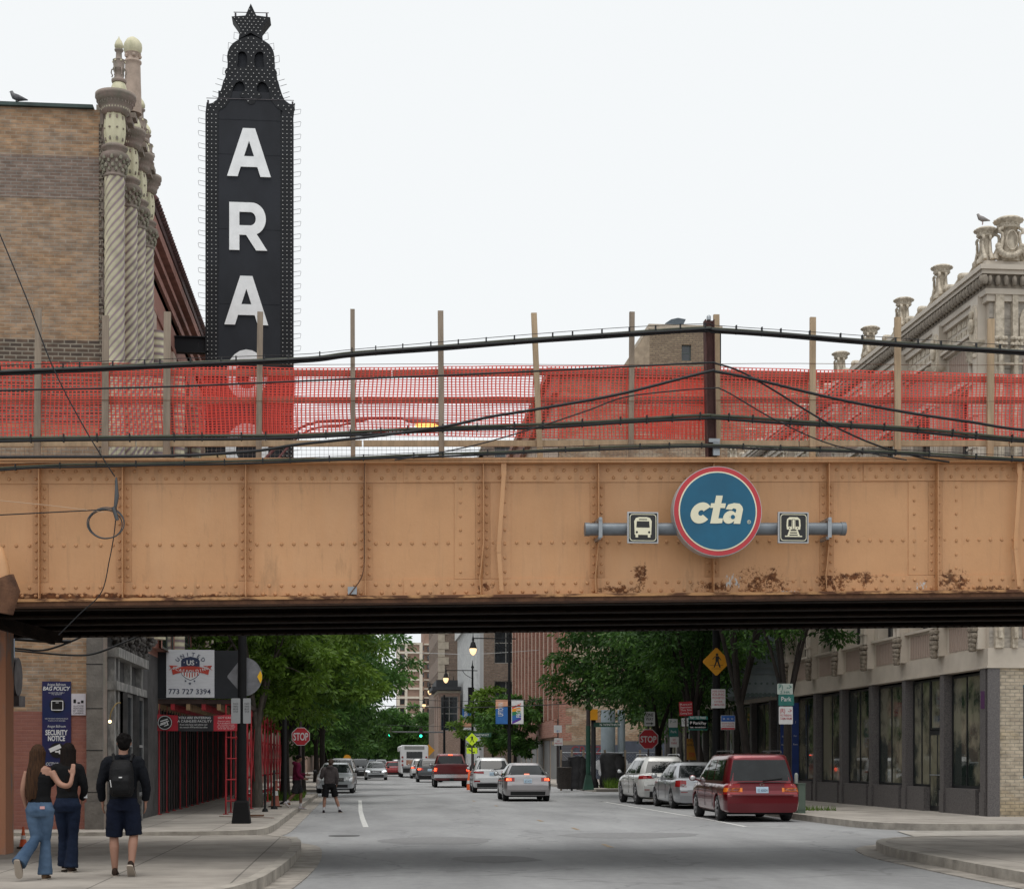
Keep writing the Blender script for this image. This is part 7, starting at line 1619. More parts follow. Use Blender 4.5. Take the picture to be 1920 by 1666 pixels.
def tall_lamp(u, Y, label, far_arm=True, ban=0, vl=1205, ul=None):
 x = atY(u, 1400, Y).x; t = thing('street_lamp', label, 'street lamp', (x, Y, .15), group='black street lamps with hanging lanterns'); zl = atY(u, vl, Y).z
 g = MB(); g.lathe([(.32, 0), (.32, .5), (.22, .9), (.15, 1.0), (.13, 3), (.1, 9.5), (.09, zl + .75)], (x, Y, .15), 14); g.lathe([(.14, 0), (.16, .1), (.06, .3), (.02, .8)], (x, Y, zl + .85), 10); g.build('pole', M_pole, t)
 xa = atY(ul, 1400, Y).x if ul else x - 2.8
 g = MB(); g.tube([(x + .5, Y, zl + .6), (x, Y, zl + .62), (xa, Y, zl + .62)], .045, 6); g.tube(smooth([Vector((x, Y, zl - .2)), Vector((x - .7, Y, zl + .2)), Vector((x - 1.0, Y, zl + .6))], 5), .03, 5); g.build('arm', M_pole, t)
 g = MB(); g.lathe([(.08, .62), (.1, .5), (.06, .4), (.16, .3), (.24, .0), (.3, -.1), (.3, -.14)], (xa, Y, zl), 14); g.lathe([(.02, 1.0), (.04, .75), (.09, .62)], (xa, Y, zl), 8); hd = g.build('lantern', M_pole, t)
 g = MB(); g.lathe([(.26, -.14), (.27, -.3), (.2, -.5), (.1, -.62), (.03, -.66)], (xa, Y, zl), 14); g.build('lamp_globe', M_lamp, hd)
 return t, x, zl
t, x, zl = tall_lamp(955, 120, 'nearest tall black street lamp with a blue and a rainbow banner', ul=887, vl=1212)
z1 = atY(955, 1311, 120).z; z0 = atY(955, 1357, 120).z
banner(t, x, 119.8, z0, z1, -1, [([(0, .62), (1, .72), (1, 1), (0, 1)], 1)], 'UPTOWN', 2)
banner(t, x, 119.8, z0, z1, 1, [([(.0, 0), (1, 0), (1, 1), (0, 1)], 2), ([(.05, .0), (.8, .18), (.8, .28), (.05, .1)], 6), ([(.05, .1), (.8, .28), (.8, .42), (.05, .34)], 0), ([(.05, .34), (.8, .42), (.8, .55), (.05, .5)], 5), ([(.05, .5), (.8, .55), (.8, .7), (.05, .62)], 4), ([(.05, .62), (.8, .78), (.8, .86), (.05, .7)], 3)], 'PROUD', 2)
t, x, zl = tall_lamp(886, 160, 'second black street lamp with a blue and peach banner', ul=836, vl=1268)
z1 = atY(886, 1328, 160).z; z0 = atY(886, 1363, 160).z; banner(t, x, 159.8, z0, z1, -1, [([(0, 0), (1, 0), (1, .62), (0, .4)], 1)], 'UPTOWN', 2)
g = MB(); q = atY(884, 1305, 160); g.box(q.x - .35, q.x + .25, 159.6, 160.1, q.z - 1.0, q.z + .9); g.build('cabinet', M_pole, t)
t, x, zl = tall_lamp(850, 195, 'third black street lamp with two small banners', ul=806, vl=1292)
z1 = atY(850, 1347, 195).z; z0 = atY(850, 1378, 195).z; banner(t, x, 194.8, z0, z1, -1, [([(0, 0), (1, 0), (1, .6), (0, .55)], 1)], 'UPTOWN', 2); banner(t, x, 194.8, z0, z1, 1, [([(.0, 0), (1, 0), (1, 1), (0, 1)], 2), ([(.05, .4), (.9, .6), (.9, .8), (.05, .6)], 3), ([(.05, .1), (.9, .3), (.9, .6), (.05, .4)], 4)], 'PROUD', 2)
tall_lamp(829, 232, 'farthest black street lamp beside the apartment block', ul=795, vl=1318)
# traffic signals on a mast arm
Y = 182.0; x = atY(833, 1400, Y).x; t = thing('traffic_signal_mast', 'long mast arm across the far street carrying two green signals', 'traffic signal', (x, Y, .15))
g = MB(); g.tube([(x, Y, .15), (x, Y, 9)], [.16, .1], 10); g.build('pole', M_pole, t)
g = MB(); a = atY(642, 1371, Y); c = atY(833, 1372, Y); g.tube([(c.x, Y, c.z), (a.x, Y, a.z)], [.09, .05], 8); g.build('mast_arm', P('grey_arm', (.09, .09, .095), .5), t)
M_gl = P('lit_green_signal', (.05, 1, .6), .4, emit=(.03, 1, .55), estr=3.0)
for (u, v) in ((731, 1371), (789, 1373)):
 q = atY(u, v, Y); g = MB(); g.box(q.x - .2, q.x + .2, Y - .15, Y + .1, q.z - .55, q.z + .55); hd = g.build('signal_head', M_blk, t)
 for k in range(3): g = MB(); g.cyl((q.x, Y - .16, q.z + .36 - k * .36), .15, .02, 'Y', 14); g.build('signal_lens', M_gl if k == 2 else P('dark_red_lens', (.05, .01, .01), .4), hd)
q = atY(690, 1369, Y); g = MB(); g.box(q.x - .17, q.x + .17, Y - .1, Y + .1, q.z - .5, q.z + .5); g.build('signal_head', M_blk, t)
# yellow green crossing sign and others far right
Y = 108; q = atY(885, 1395, Y); t = thing('crossing_sign', 'fluorescent yellow green diamond crossing sign over an arrow plate', 'sign', (q.x, Y, .15))
g = MB(); g.box(q.x - .05, q.x + .05, Y + .02, Y + .06, .15, q.z + .6); g.build('post', M_gpole, t)
g = MB(); r = .44; g.poly([(-r, 0), (0, -r), (r, 0), (0, r)], (q.x, Y - .0, q.z + .35), X1, Z1, .02, 0); g.poly([(-.36, -.62), (.36, -.62), (.36, -.22), (-.36, -.22)], (q.x, Y + .022, q.z), X1, Z1, .015, 0); pn = g.build('panel', M_lime, t)
g = MB()
for k, pl_ in enumerate((((-.05, .2), (.07, .2), (.06, .0), (-.05, .0)), ((-.05, .18), (-.14, .07), (-.16, .09), (-.06, .2)), ((-.045, .02), (.01, .02), (-.08, -.2), (-.12, -.19)), ((.0, .02), (.06, .02), (.13, -.19), (.08, -.2)))): g.poly([(x_, z_ ) for x_, z_ in pl_], (q.x, Y - .004 - .001 * k, q.z + .35), X1, Z1, .002)
g.poly([(-.2, -.3), (.1, -.52), (.16, -.44), (.2, -.58), (.0, -.56), (.05, -.55), (-.24, -.35)], (q.x, Y + .018, q.z), X1, Z1, .002); g.build('pictogram', M_blk, pn)
q = atY(905, 1377, 112); g = MB(); g.box(q.x - 1.0, q.x + .6, 112, 112.02, q.z - .15, q.z + .15); g.text('BROADWAY', (q.x - .2, 111.995, q.z - .08), X1, Z1, .16, 1); tag(g.build('street_name_sign', [M_green, M_signwt]), 'green street name sign in the small tree past the crossing sign', 'sign')
q = atY(803, 1406, 185); g = MB(); r = .7; g.poly([(-r, 0), (0, -r), (r, 0), (0, r)], (q.x, 184, q.z), X1, Z1, .03); g.box(q.x - .05, q.x + .05, 184.05, 184.1, 0, q.z); tag(g.build('warning_sign', M_signyl), 'small amber diamond sign right of the bus', 'sign')
q = atY(651, 1421, 150); g = MB(); g.poly([(.35 * a, .35 * b) for a, b in circ(1, 16)], (q.x, 150, q.z), X1, Z1, .03); g.box(q.x - .04, q.x + .04, 150.05, 150.1, 0, q.z); tag(g.build('warning_sign', M_signyl), 'tiny amber sign far away by the left trees', 'sign')
# span wires crossing the street
for i, (v0, v1, Y, r, lb) in enumerate(((1321, 1317, 112, .03, 'thick dark cable crossing the street below the lamps'), (1307, 1308, 118, .02, 'thinner cable just above the thick one'), (1222, 1218, 130, .02, 'pale wire crossing in front of the brown brick building'), (1356, 1357, 150, .02, 'far thin wire above the traffic signals'))):
 a = atY(660 if i != 2 else 760, v0, Y); c = atY(1104 if i < 2 else 1010, v1, Y); m_ = (a + c) / 2 - Z1 * .25; g = MB(); g.tube(smooth([a, m_, c], 8), r, 5); tag(g.build('span_wire', M_cab if i != 2 else M_alu), lb, 'wire', 'wires across the far street')
# orange traffic barrel and outdoor furniture by the white SUV
q = atZ(885, 1480, 0); q.y -= 6; t = thing('traffic_barrel', 'orange traffic barrel between the red pickup and the white SUV', 'traffic barrel', (q.x, q.y + 6, 0)); y = q.y + 6
g = MB(); g.lathe([(.29, 0), (.28, .3), (.26, .32), (.25, .6), (.23, .62), (.21, .95), (.08, 1.0)], (q.x, y, 0), 16); g.build('barrel', M_ocone, t)
g = MB(); g.lathe([(.285, .32), (.262, .5)], (q.x, y, 0), 16); g.build('reflective_band', M_white, t)
q = atZ(868, 1470, .15); x_, y_ = 11.9, 96
t = thing('cafe_shelter', 'small dark street shelter with a flat tan roof behind the white SUV', 'shelter', (x_, y_, .15)); g = MB()
for dx in (0, 3.2):
 for dy in (0, 1.5): g.box(x_ + dx - .05, x_ + dx + .05, y_ + dy - .05, y_ + dy + .05, .15, 2.5)
g.build('frame', M_pole, t); g = MB(); g.box(x_ - .3, x_ + 3.5, y_ - .3, y_ + 1.8, 2.5, 2.72); g.build('roof', P('tan_roof', (.32, .24, .17), .8), t)
# left clutter: meters, newspaper box, planter around the stop sign
for (u, v, h, w, lb, m) in ((514, 1516, 1.1, .035, 'thin dark parking post by the scaffold end', M_pole), (534, 1507, 3.0, .06, 'dark pole just left of the stop sign on the left sidewalk', M_pole), (497, 1521, 1.0, .03, 'short slim post standing in front of the scaffold', M_pole)):
 p = place(u, v); g = MB(); g.lathe([(w * 3, 0), (w * 2.6, .06), (w, .1), (w, h), (w * .5, h + .03)], (p.x, p.y, .15), 12); tag(g.build('post', m), lb, 'post')
p = place(516, 1512); cone(p.x, p.y, .15, 1.15, 'faded orange cone standing beside the scaffold posts', P('faded_cone', (.38, .13, .09), .8))
p = place(490, 1530); g = MB(); g.box(p.x - .3, p.x + .05, p.y, p.y + .3, .151, .19); tag(g.build('base_plate', M_rust), 'rusty base plate left on the sidewalk behind the lamp pole', 'plate')
g = MB(); a = place(412, 1530); c = place(513, 1533); g.bar((a.x, a.y, .157), (c.x, c.y, .157), .05, .012); tag(g.build('drain_slot', M_rust), kind='structure')
# ------------------------------------------------------------------ vehicles  (built in local space: rear at y=0, forward +y)
def paint(name, col, metal=.35, rough=.32): return P(name, col, rough=rough, metal=metal, var=.05, scale=1.2, coat=.8, spec=.5)
M_cglass = P('car_glass', (.010, .012, .013), .03, var=.5, scale=1.5, spec=.45); M_trim = P('black_trim', (.012, .012, .013), .6)
M_tail = P('tail_lamp_red', (.28, .01, .012), .15, coat=.6, var=.2, scale=6); M_brake = P('lit_brake_lamp', (1, .12, .05), .3, emit=(1, .10, .04), estr=5); M_amb = P('amber_lens', (.75, .20, .02), .2, coat=.6, var=.2, scale=6); M_clear = P('clear_lens', (.55, .57, .58), .12, .3, coat=.8, var=.25, scale=9)
M_plate = P('plate_pale_blue', (.42, .55, .66), .5, var=.12, scale=12); M_rim = P('alloy_rim', (.38, .38, .39), .35, .8); M_under = P('underbody', (.006, .006, .006), .9)
M_interior = P('interior_dark', (.012, .012, .013), .9)
def car(name, label, x, y, rz, s, paintm, cat='car', group=None):
 """s: L W H r0 r1 R zu deck=[(y,z)] gh=(yb0,yb1,yr0,yr1,zb,wr) rear=[(z,dy)] front=[(z,dy)] ..."""
 L_, W_ = s['L'], s['W']; hw = W_ / 2; root = thing(name, label, cat, (x, y, 0), rz, group)
 zu = s.get('zu', .2); dk = s['deck']; rz_ = s.get('rear', [(0, .12), (.3, .05), (.42, 0), (.6, 0), (.7, .06), (1.1, .10)]); fz_ = s.get('front', [(0, .14), (.3, .05), (.45, 0), (.6, .02), (.8, .12), (1.0, .2)])
 rt = s.get('taper', .86); ft = s.get('ftaper', .78); Rw = s['R']; axs = (s['r0'], s['r1'])
 def wy(yy):
  k0 = max(0, 1 - yy / s.get('rlen', .38)) ** 2.4; k1 = max(0, 1 - (L_ - yy) / .75) ** 2.2
  return hw * (1 - (1 - rt) * k0 - (1 - ft) * k1)
 top = lambda yy: interp(yy, [d[0] for d in dk], [d[1] for d in dk])
 def ylean(yy, z):
  a = interp(z, [q[0] for q in rz_], [q[1] for q in rz_]) * max(0, 1 - yy / .45); b = interp(z, [q[0] for q in fz_], [q[1] for q in fz_]) * max(0, 1 - (L_ - yy) / .7); return yy + a - b
 prof = s.get('prof', [(0, .0), (.72, .0), (.93, .01), (.985, .10), (1.0, .32), (1.0, .55), (.985, .75), (.955, .90), (.90, .97), (.80, 1.0), (.45, 1.02), (0, 1.025)])
 ys = sorted(set([0, .03, .07, .12, .18, .25, .33, .42] + list(np.arange(.5, L_ - .5, .07)) + [L_ - q for q in (.5, .42, .33, .25, .18, .12, .07, .03, 0)] + [a + Rw * k for a in axs for k in (-1.13, -1.08, 1.08, 1.13)]))
 rings = []
 for yy in ys:
  w = wy(yy); zt_ = top(yy); h = zt_ - zu; half = []
  za = -1
  for a in axs:
   d = abs(yy - a); Ra = Rw + .055
   if d < Ra: za = max(za, Rw + math.sqrt(Ra * Ra - d * d) * 1.0)
  for i, (fx, fz) in enumerate(prof):
   z = zu + h * fz; xx = w * fx
   if za > 0 and i >= 1 and z < za and fx > .7: z = min(za, zt_ - .05) + (i * .002)
   half.append((xx, z))
  if za > 0: half[1] = (w * .70, min(za, zt_ - .05))
  ring = [Vector((-px, ylean(yy, pz), pz)) for px, pz in half[::-1]][:-1] + [Vector((px, ylean(yy, pz), pz)) for px, pz in half]
  rings.append(ring[:-1] if (ring[0] - ring[-1]).length < 1e-6 else ring)
 b = MB(); rr_ = [r[::-1] for r in rings]; b.loft(rr_, 0, False, True); nn_ = len(rr_[0])
 for q, fl in ((rr_[0], 0), (rr_[-1], 1)):
  i0 = min(range(nn_), key=lambda i: abs(q[i].x) + (5 - q[i].z))
  o_ = q[i0:] + q[:i0]; idx = [(i, (nn_ - i) % nn_) for i in range(nn_ // 2 + 1)]
  for (a_, c_), (a2_, c2_) in zip(idx, idx[1:]):
   f = [a_, a2_, c2_, c_]; f = [k for n__, k in enumerate(f) if k not in f[:n__]]
   if len(f) >= 3: b.add(o_, [f if fl else f[::-1]], 0, False)
 body = b.build('body', paintm, root, world=False)
 # wheel wells / underbody mass
 b = MB(); b.box(-hw * .86, hw * .86, .25, L_ - .3, zu - .05, zu + .12); b.build('underbody', M_under, root, world=False)
 b = MB()
 for a in axs:
  for sd in (-1, 1): b.box(sd * hw * .68 - .02, sd * hw * .68 + .02, a - Rw * .98, a + Rw * .98, zu, Rw * 1.9)
 b.build('wheel_well', M_under, root, world=False)
 # greenhouse
 def gh(g_, name='cabin'):
  yb0, yb1, yr0, yr1, zb, zr, wb, wr = g_; n = s.get('gn', 7)
  def S(t, a):   # t height fraction; a plan angle
   tt = t ** 1.0; y0 = lerp(yb0, yr0, tt ** s.get('pr', 1.15)); y1 = lerp(yb1, yr1, tt ** 1.1); w = lerp(wb, wr, tt ** 1.4); yc = (y0 + y1) / 2; ly = (y1 - y0) / 2; c_, s_ = math.cos(a), math.sin(a)
   return Vector((w * math.copysign(abs(c_) ** (2 / n), c_), yc + ly * math.copysign(abs(s_) ** (2 / n), s_), lerp(zb, zr, t)))
  N_ = 48; rg = [[S(t, 2 * math.pi * (j + .5) / N_) for j in range(N_)] for t in (0, .15, .3, .45, .6, .75, .88, 1)]
  for (ins, dz) in ((.03, .022), (.08, .04), (.2, .055), (.45, .065), (.8, .07)):
   base = rg[7]; cx_ = sum((p for p in base), Vector()) / N_; rg.append([Vector((p.x + (cx_.x - p.x) * ins, p.y + (cx_.y - p.y) * ins * .9, p.z + dz)) for p in base])
  b = MB(); b.loft(rg, 0, True, True); cb = b.build(name, paintm, root, world=False)
  def geo(t):
   y0 = lerp(yb0, yr0, t ** s.get('pr', 1.15)); y1 = lerp(yb1, yr1, t ** 1.1); w = lerp(wb, wr, t ** 1.4); return y0, y1, w, (y0 + y1) / 2, (y1 - y0) / 2
  def patch(nm, side, u0, u1, t0, t1, cut=None, r_=.0, m=M_cglass, off=.007, par=None):
   b = MB(); nu, nv = 12, 7; V = []
   for j in range(nv + 1):
    for i in range(nu + 1):
     t = lerp(t0, t1, j / nv); a0, a1 = (u0(t), u1(t)) if callable(u0) else (u0, u1); u = lerp(a0, a1, i / nu); y0, y1, w, yc, ly = geo(t); z = lerp(zb, zr, t)
     if side in ('rear', 'front'):
      xx = w * u; yy = (1 - abs(u) ** n) ** (1 / n) * ly; V.append((xx, yc - yy - off if side == 'rear' else yc + yy + off, z + (off * .3)))
     else:
      sg_ = -1 if side == 'left' else 1; q = (u - yc) / ly; xx = w * (1 - min(.995, abs(q)) ** n) ** (1 / n) + off; V.append((sg_ * xx, u, z))
   Fc = [(j * (nu + 1) + i, j * (nu + 1) + i + 1, (j + 1) * (nu + 1) + i + 1, (j + 1) * (nu + 1) + i) for j in range(nv) for i in range(nu)]
   if side in ('front', 'left'): Fc = [f[::-1] for f in Fc]
   b.arr(V, Fc, 0, True); return b.build(nm, m, par or cb, world=False)
  wr_ = s.get('rw', (.84, .12, .86))
  if not s.get('norearglass'): patch('rear_window', 'rear', lambda t: -wr_[0] + .03 * t, lambda t: wr_[0] - .03 * t, wr_[1], wr_[2])
  patch('windshield', 'front', -.88, .88, .08, .9)
  for sd in ('left', 'right'):
   for (a0, a1, c0, c1) in s['side']:   # bottom y range, top y range
    patch('side_window', sd, (lambda t, a0=a0, c0=c0: lerp(a0, c0, t)), (lambda t, a1=a1, c1=c1: lerp(a1, c1, t)), .1, .86)
  return cb, patch, geo
 cb, patch, geo = gh(s['gh'])
 # wrap lights
 def wrap(nm, m, x1, dist, zlo, zhi, end='rear', side=1, off=.008, par=None):
  path = []; e = 0 if end == 'rear' else L_
  w0 = wy(e)
  for xx in np.linspace(x1, w0 * .985, 7): path.append((xx, e, 0))
  for k in np.linspace(.02, dist, 7):
   if dist > .02: yy = k if end == 'rear' else L_ - k; path.append((wy(yy), yy, 1))
  b = MB(); V = []; nv = 5; n_ = len(path)
  for i, (xx, yy, f) in enumerate(path):
   t = i / (n_ - 1); z0 = zlo(t) if callable(zlo) else zlo; z1 = zhi(t) if callable(zhi) else zhi
   for j in range(nv + 1):
    z = lerp(z0, z1, j / nv); zt_ = top(max(.02, min(L_ - .02, yy))); fz = max(0, min(1, (z - zu) / (zt_ - zu))); k = interp(fz, [q[1] for q in prof[2:9]], [q[0] for q in prof[2:9]]); k = min(1, k)
    yl = ylean(yy, z); X_ = xx * (k if f or xx > w0 * .9 else 1) + (off if f else off * .6); Y_ = yl + ((-off if end == 'rear' else off) if not f else (-off * .4 if end == 'rear' else off * .4))
    V.append((side * X_, Y_, z))
  Fc = [(i * (nv + 1) + j, (i + 1) * (nv + 1) + j, (i + 1) * (nv + 1) + j + 1, i * (nv + 1) + j + 1) for i in range(n_ - 1) for j in range(nv)]
  if (side < 0) != (end == 'front'): Fc = [f[::-1] for f in Fc]
  b.arr(V, Fc, 0, True); return b.build(nm, m, par or body, world=False)
 for (nm, m, x1, dist, zl, zh, end) in s['lights']:
  for sd in (-1, 1): wrap(nm, m, x1, dist, zl, zh, end, sd)
 def rearbox(nm, m, x0, x1, z0, z1, d=.012, par=None, end='rear', dy=.0):
  b = MB(); zc = (z0 + z1) / 2;
  ya, yb = (ylean(0, z0), ylean(0, z1)) if end == 'rear' else (ylean(L_, z0), ylean(L_, z1)); sgn = -1 if end == 'rear' else 1
  v = [(x0, ya + sgn * d, z0), (x1, ya + sgn * d, z0), (x1, yb + sgn * d, z1), (x0, yb + sgn * d, z1), (x0, ya + .02, z0), (x1, ya + .02, z0), (x1, yb + .02, z1), (x0, yb + .02, z1)]
  if end == 'front': v = [(p[0], p[1] if i < 4 else p[1] - .04, p[2]) for i, p in enumerate(v)]
  b.add(v, [(0, 1, 2, 3) if end == 'rear' else (3, 2, 1, 0), (7, 6, 5, 4), (0, 4, 5, 1), (1, 5, 6, 2), (2, 6, 7, 3), (3, 7, 4, 0)], 0); return b.build(nm, m, par or root, world=False), ya, yb
 if s.get('plate'):
  z0, txt, m_ = s['plate'][:3]; xx = s['plate'][3] if len(s['plate']) > 3 else 0
  o, ya, yb = rearbox('license_plate', m_, xx - .155, xx + .155, z0, z0 + .155, .022)
  b = MB(); b.text(txt, (xx, min(ya, yb) - .026, z0 + .035), X1, Z1, .07, 0, fit=.25); b.build('lettering', P('plate_ink', (.02, .03, .12), .6), o, world=False)
 for (nm, m, x0, x1, z0, z1, d) in s.get('rearbox', []): rearbox(nm, m, x0, x1, z0, z1, d)
 for (nm, m, x0, x1, z0, z1, d) in s.get('frontbox', []): rearbox(nm, m, x0, x1, z0, z1, d, end='front')
 # door seams + handles
 b = MB()
 for sd in (-1, 1):
  for yy in s.get('seams', []): b.box(sd * wy(yy) - .004, sd * wy(yy) + .004, yy - .006, yy + .006, zu + .12, top(yy) - .04)
 build_each(b, 'door_seam', M_trim, body, False)
 for sd in (-1, 1):
  for yy in s.get('handles', []): b = MB(); b.box(sd * (wy(yy) + .0) - .02, sd * (wy(yy)) + .02, yy - .09, yy + .09, top(yy) - .17, top(yy) - .14); b.build('door_handle', s.get('hm', paintm), body, world=False)
  b = MB(); ym = s['gh'][1] - .28; b.sph((sd * (hw + .09), ym, s['gh'][4] + .10), (.10, .06, .085), 12, 8); b.bar((sd * hw * .9, ym + .02, s['gh'][4] + .04), (sd * (hw + .05), ym, s['gh'][4] + .07), .05, .04); mr_ = b.build('mirror', s.get('mm', paintm), root, world=False)
  b = MB(); b.sph((sd * (hw + .09), ym - .035, s['gh'][4] + .10), (.08, .03, .065), 12, 8); b.build('mirror_glass', M_clear, mr_, world=False)
 # wheels
 for a in axs:
  for sd in (-1, 1):
   cx_ = sd * (hw - .12); wd = .11; b = MB()
   pr = [(-wd, Rw * .62), (-wd * 1.05, Rw * .8), (-wd * .98, Rw * .93), (-wd * .7, Rw * .99), (0, Rw), (wd * .7, Rw * .99), (wd * .98, Rw * .93), (wd * 1.05, Rw * .8), (wd, Rw * .62)]
   rg = [[Vector((cx_ + q, a + r * math.cos(2 * math.pi * j / 28), Rw + r * math.sin(2 * math.pi * j / 28))) for j in range(28)] for q, r in pr]; b.loft(rg, 0, True, True); wh_ = b.build('wheel', M_rubber, root, world=False)
   b = MB(); xo = cx_ + sd * wd * .82; b.cyl((xo - sd * .03, a, Rw), Rw * .62, .02, 'X', 28, 1); b.tube([(xo - sd * .02, a, Rw), (xo + sd * .035, a, Rw)], Rw * .14, 12, 0)
   for k in range(s.get('spokes', 7)):
    t = 2 * math.pi * k / s.get('spokes', 7); b.bar((xo + sd * .02, a, Rw), (xo + sd * .012, a + Rw * .62 * math.cos(t), Rw + Rw * .62 * math.sin(t)), .05, .05, 0, (1, 0, 0))
   rg = [[Vector((xo + sd * q, a + r * math.cos(2 * math.pi * j / 28), Rw + r * math.sin(2 * math.pi * j / 28))) for j in range(28)] for q, r in ((-.02, Rw * .64), (.022, Rw * .66), (.022, Rw * .58), (-.02, Rw * .56))]; b.loft(rg, 0, False, True); b.build('rim', [M_rim, M_under], wh_, world=False)
 if s.get('rails'):
  for sd in (-1, 1):
   y0, y1, zz, xx = s['rails']; b = MB(); b.tube([(sd * xx, y0, zz - .06), (sd * xx, y0 + .1, zz), (sd * xx, y1 - .1, zz), (sd * xx, y1, zz - .06)], .02, 6); b.build('roof_rail', s.get('railm', M_alu), root, world=False)
 if s.get('wiper'): b = MB(); g_ = s['gh']; zz = lerp(g_[4], g_[5], .14); b.bar((.05, lerp(g_[0], g_[2], .1) - .03, zz - .02), (s['wiper'], lerp(g_[0], g_[2], .16) - .03, zz + .04), .02, .02); b.build('rear_wiper', M_trim, root, world=False)
 if s.get('badge'): b = MB(); x_, z_, w_, h_ = s['badge']; yy = ylean(0, z_); b.poly([(w_ * a_, h_ * c_) for a_, c_ in circ(.5, 18)], (x_, yy - .014, z_), X1, Z1, .008, 0, [[(w_ * a_ * .6, h_ * c_ * .6) for a_, c_ in circ(.5, 14)]]); b.build('badge', M_chrome, root, world=False)
 return root, body, cb, patch, wrap, rearbox, ylean, wy
def car_at(uc, vb, dy=0): p = atZ(uc, vb, 0); return p.x, p.y
# --- red minivan
p = atZ(1350, 1536, 0); MX = 10.0; MY = 39.4
red = paint('minivan_red_paint', (.15, .005, .012), .5, .28)
van = dict(L=5.1, W=1.93, H=1.74, r0=1.08, r1=4.08, R=.33, zu=.24, deck=[(0, .98), (.4, 1.0), (1, 1.02), (3.6, 1.03), (4.1, 1.02), (4.6, .9), (5.1, .68)], gh=(.16, 4.25, .42, 2.95, .97, 1.66, .93, .76), gn=9, rw=(.86, .10, .86), pr=1.0, taper=.93, rlen=.3,
 rear=[(0, .14), (.3, .06), (.42, .0), (.68, .0), (.72, .05), (.95, .10), (1.2, .14)], side=[(.52, 1.62, .66, 1.60), (1.72, 2.62, 1.72, 2.45), (2.72, 3.7, 2.55, 2.75)],
 lights=[('tail_lamp', M_tail, .56, .24, .70, .965, 'rear'), ('turn_lamp', M_amb, .50, .22, .76, .865, 'rear'), ('reflector', M_clear, .6, .02, .79, .83, 'rear')],
 rearbox=[('spoiler_lip', M_trim, -.62, .62, .995, 1.012, .02), ('bumper_lip', red, -.78, .78, .655, .675, .03), ('tailgate_gap', M_trim, -.80, .80, .69, .697, .004)],
 plate=(.735, '10. 60624', M_plate), seams=[1.66, 2.66, 3.7], handles=[1.85, 2.85], spokes=7, rails=(.6, 2.8, 1.79, .62), railm=M_trim, wiper=.55, badge=(-.0, .94, .13, .075), hm=M_trim)
v1 = car('minivan', 'dark red minivan parked nearest on the right with its left tail lamp toward the street', MX, MY, R(-1.4), van, red, 'minivan')
# --- silver sedan parked behind it
silver = paint('silver_paint', (.42, .43, .45), .7, .3)
sed = dict(L=4.45, W=1.70, H=1.5, r0=.98, r1=3.58, R=.31, zu=.2, deck=[(0, .93), (.12, .98), (.55, 1.0), (.8, .97), (3.2, .97), (3.6, .92), (4.1, .8), (4.45, .66)], gh=(.5, 3.45, 1.15, 2.45, .94, 1.44, .80, .60), gn=6, rw=(.84, .1, .9), taper=.88, rlen=.42,
 rear=[(0, .12), (.3, .04), (.42, 0), (.62, 0), (.7, .05), (.97, .12)], side=[(.95, 1.75, 1.2, 1.75), (1.85, 3.1, 1.82, 2.35)],
 lights=[('tail_lamp', M_tail, .52, .3, (lambda t: .70 + .02 * t), (lambda t: .93 - .04 * abs(t - .5)), 'rear'), ('reverse_lamp', M_clear, .5, .0, .71, .80, 'rear')],
 rearbox=[('reflector', M_tail, .5, .72, .53, .55, .012), ('reflector', M_tail, -.72, -.5, .53, .55, .012), ('trunk_gap', M_trim, -.5, .5, .60, .606, .004), ('chrome_strip', M_chrome, -.3, .3, .87, .89, .016)],
 plate=(.68, 'AC 80425', M_plate), seams=[1.0, 1.8, 2.9], handles=[1.15, 2.0], spokes=8, badge=(0, .93, .1, .07))
car('parked_sedan', 'silver sedan parked between the red minivan and the white crossover', 10.78, 50.1, R(1), sed, silver, group='cars parked along the right curb')
# --- white crossover
wht = paint('pearl_white_paint', (.62, .62, .60), .1, .3)
suv = dict(L=4.9, W=1.93, H=1.7, r0=.98, r1=3.86, R=.37, zu=.27, deck=[(0, .98), (.1, 1.08), (.5, 1.10), (1, 1.09), (3.4, 1.08), (3.9, 1.02), (4.5, .92), (4.9, .72)], gh=(.22, 3.85, .62, 2.75, 1.05, 1.64, .90, .66), gn=6, rw=(.80, .12, .8), taper=.85, rlen=.5,
 rear=[(0, .16), (.35, .05), (.5, 0), (.72, .0), (.85, .06), (1.1, .14)], side=[(.62, 1.2, .78, 1.15), (1.3, 2.15, 1.25, 2.05), (2.25, 3.4, 2.15, 2.65)],
 lights=[('tail_lamp', M_tail, .46, .42, (lambda t: .93 - .03 * t), (lambda t: 1.03 - .0 * t), 'rear'), ('reflector', M_tail, .62, .02, .52, .55, 'rear')],
 rearbox=[('black_valance', M_trim, -.62, .62, .28, .47, .012), ('tailgate_gap', M_trim, -.7, .7, .70, .706, .004)], plate=(.76, 'BX 33518', M_plate), seams=[1.25, 2.2, 3.3], handles=[1.45, 2.4], spokes=5, rails=(.7, 2.7, 1.77, .58), railm=M_alu, mm=M_trim, badge=(0, 1.03, .12, .07))
car('parked_crossover', 'pearl white crossover with roof rails parked just beyond the silver sedan', 10.55, 54.9, R(1), suv, wht, group='cars parked along the right curb')
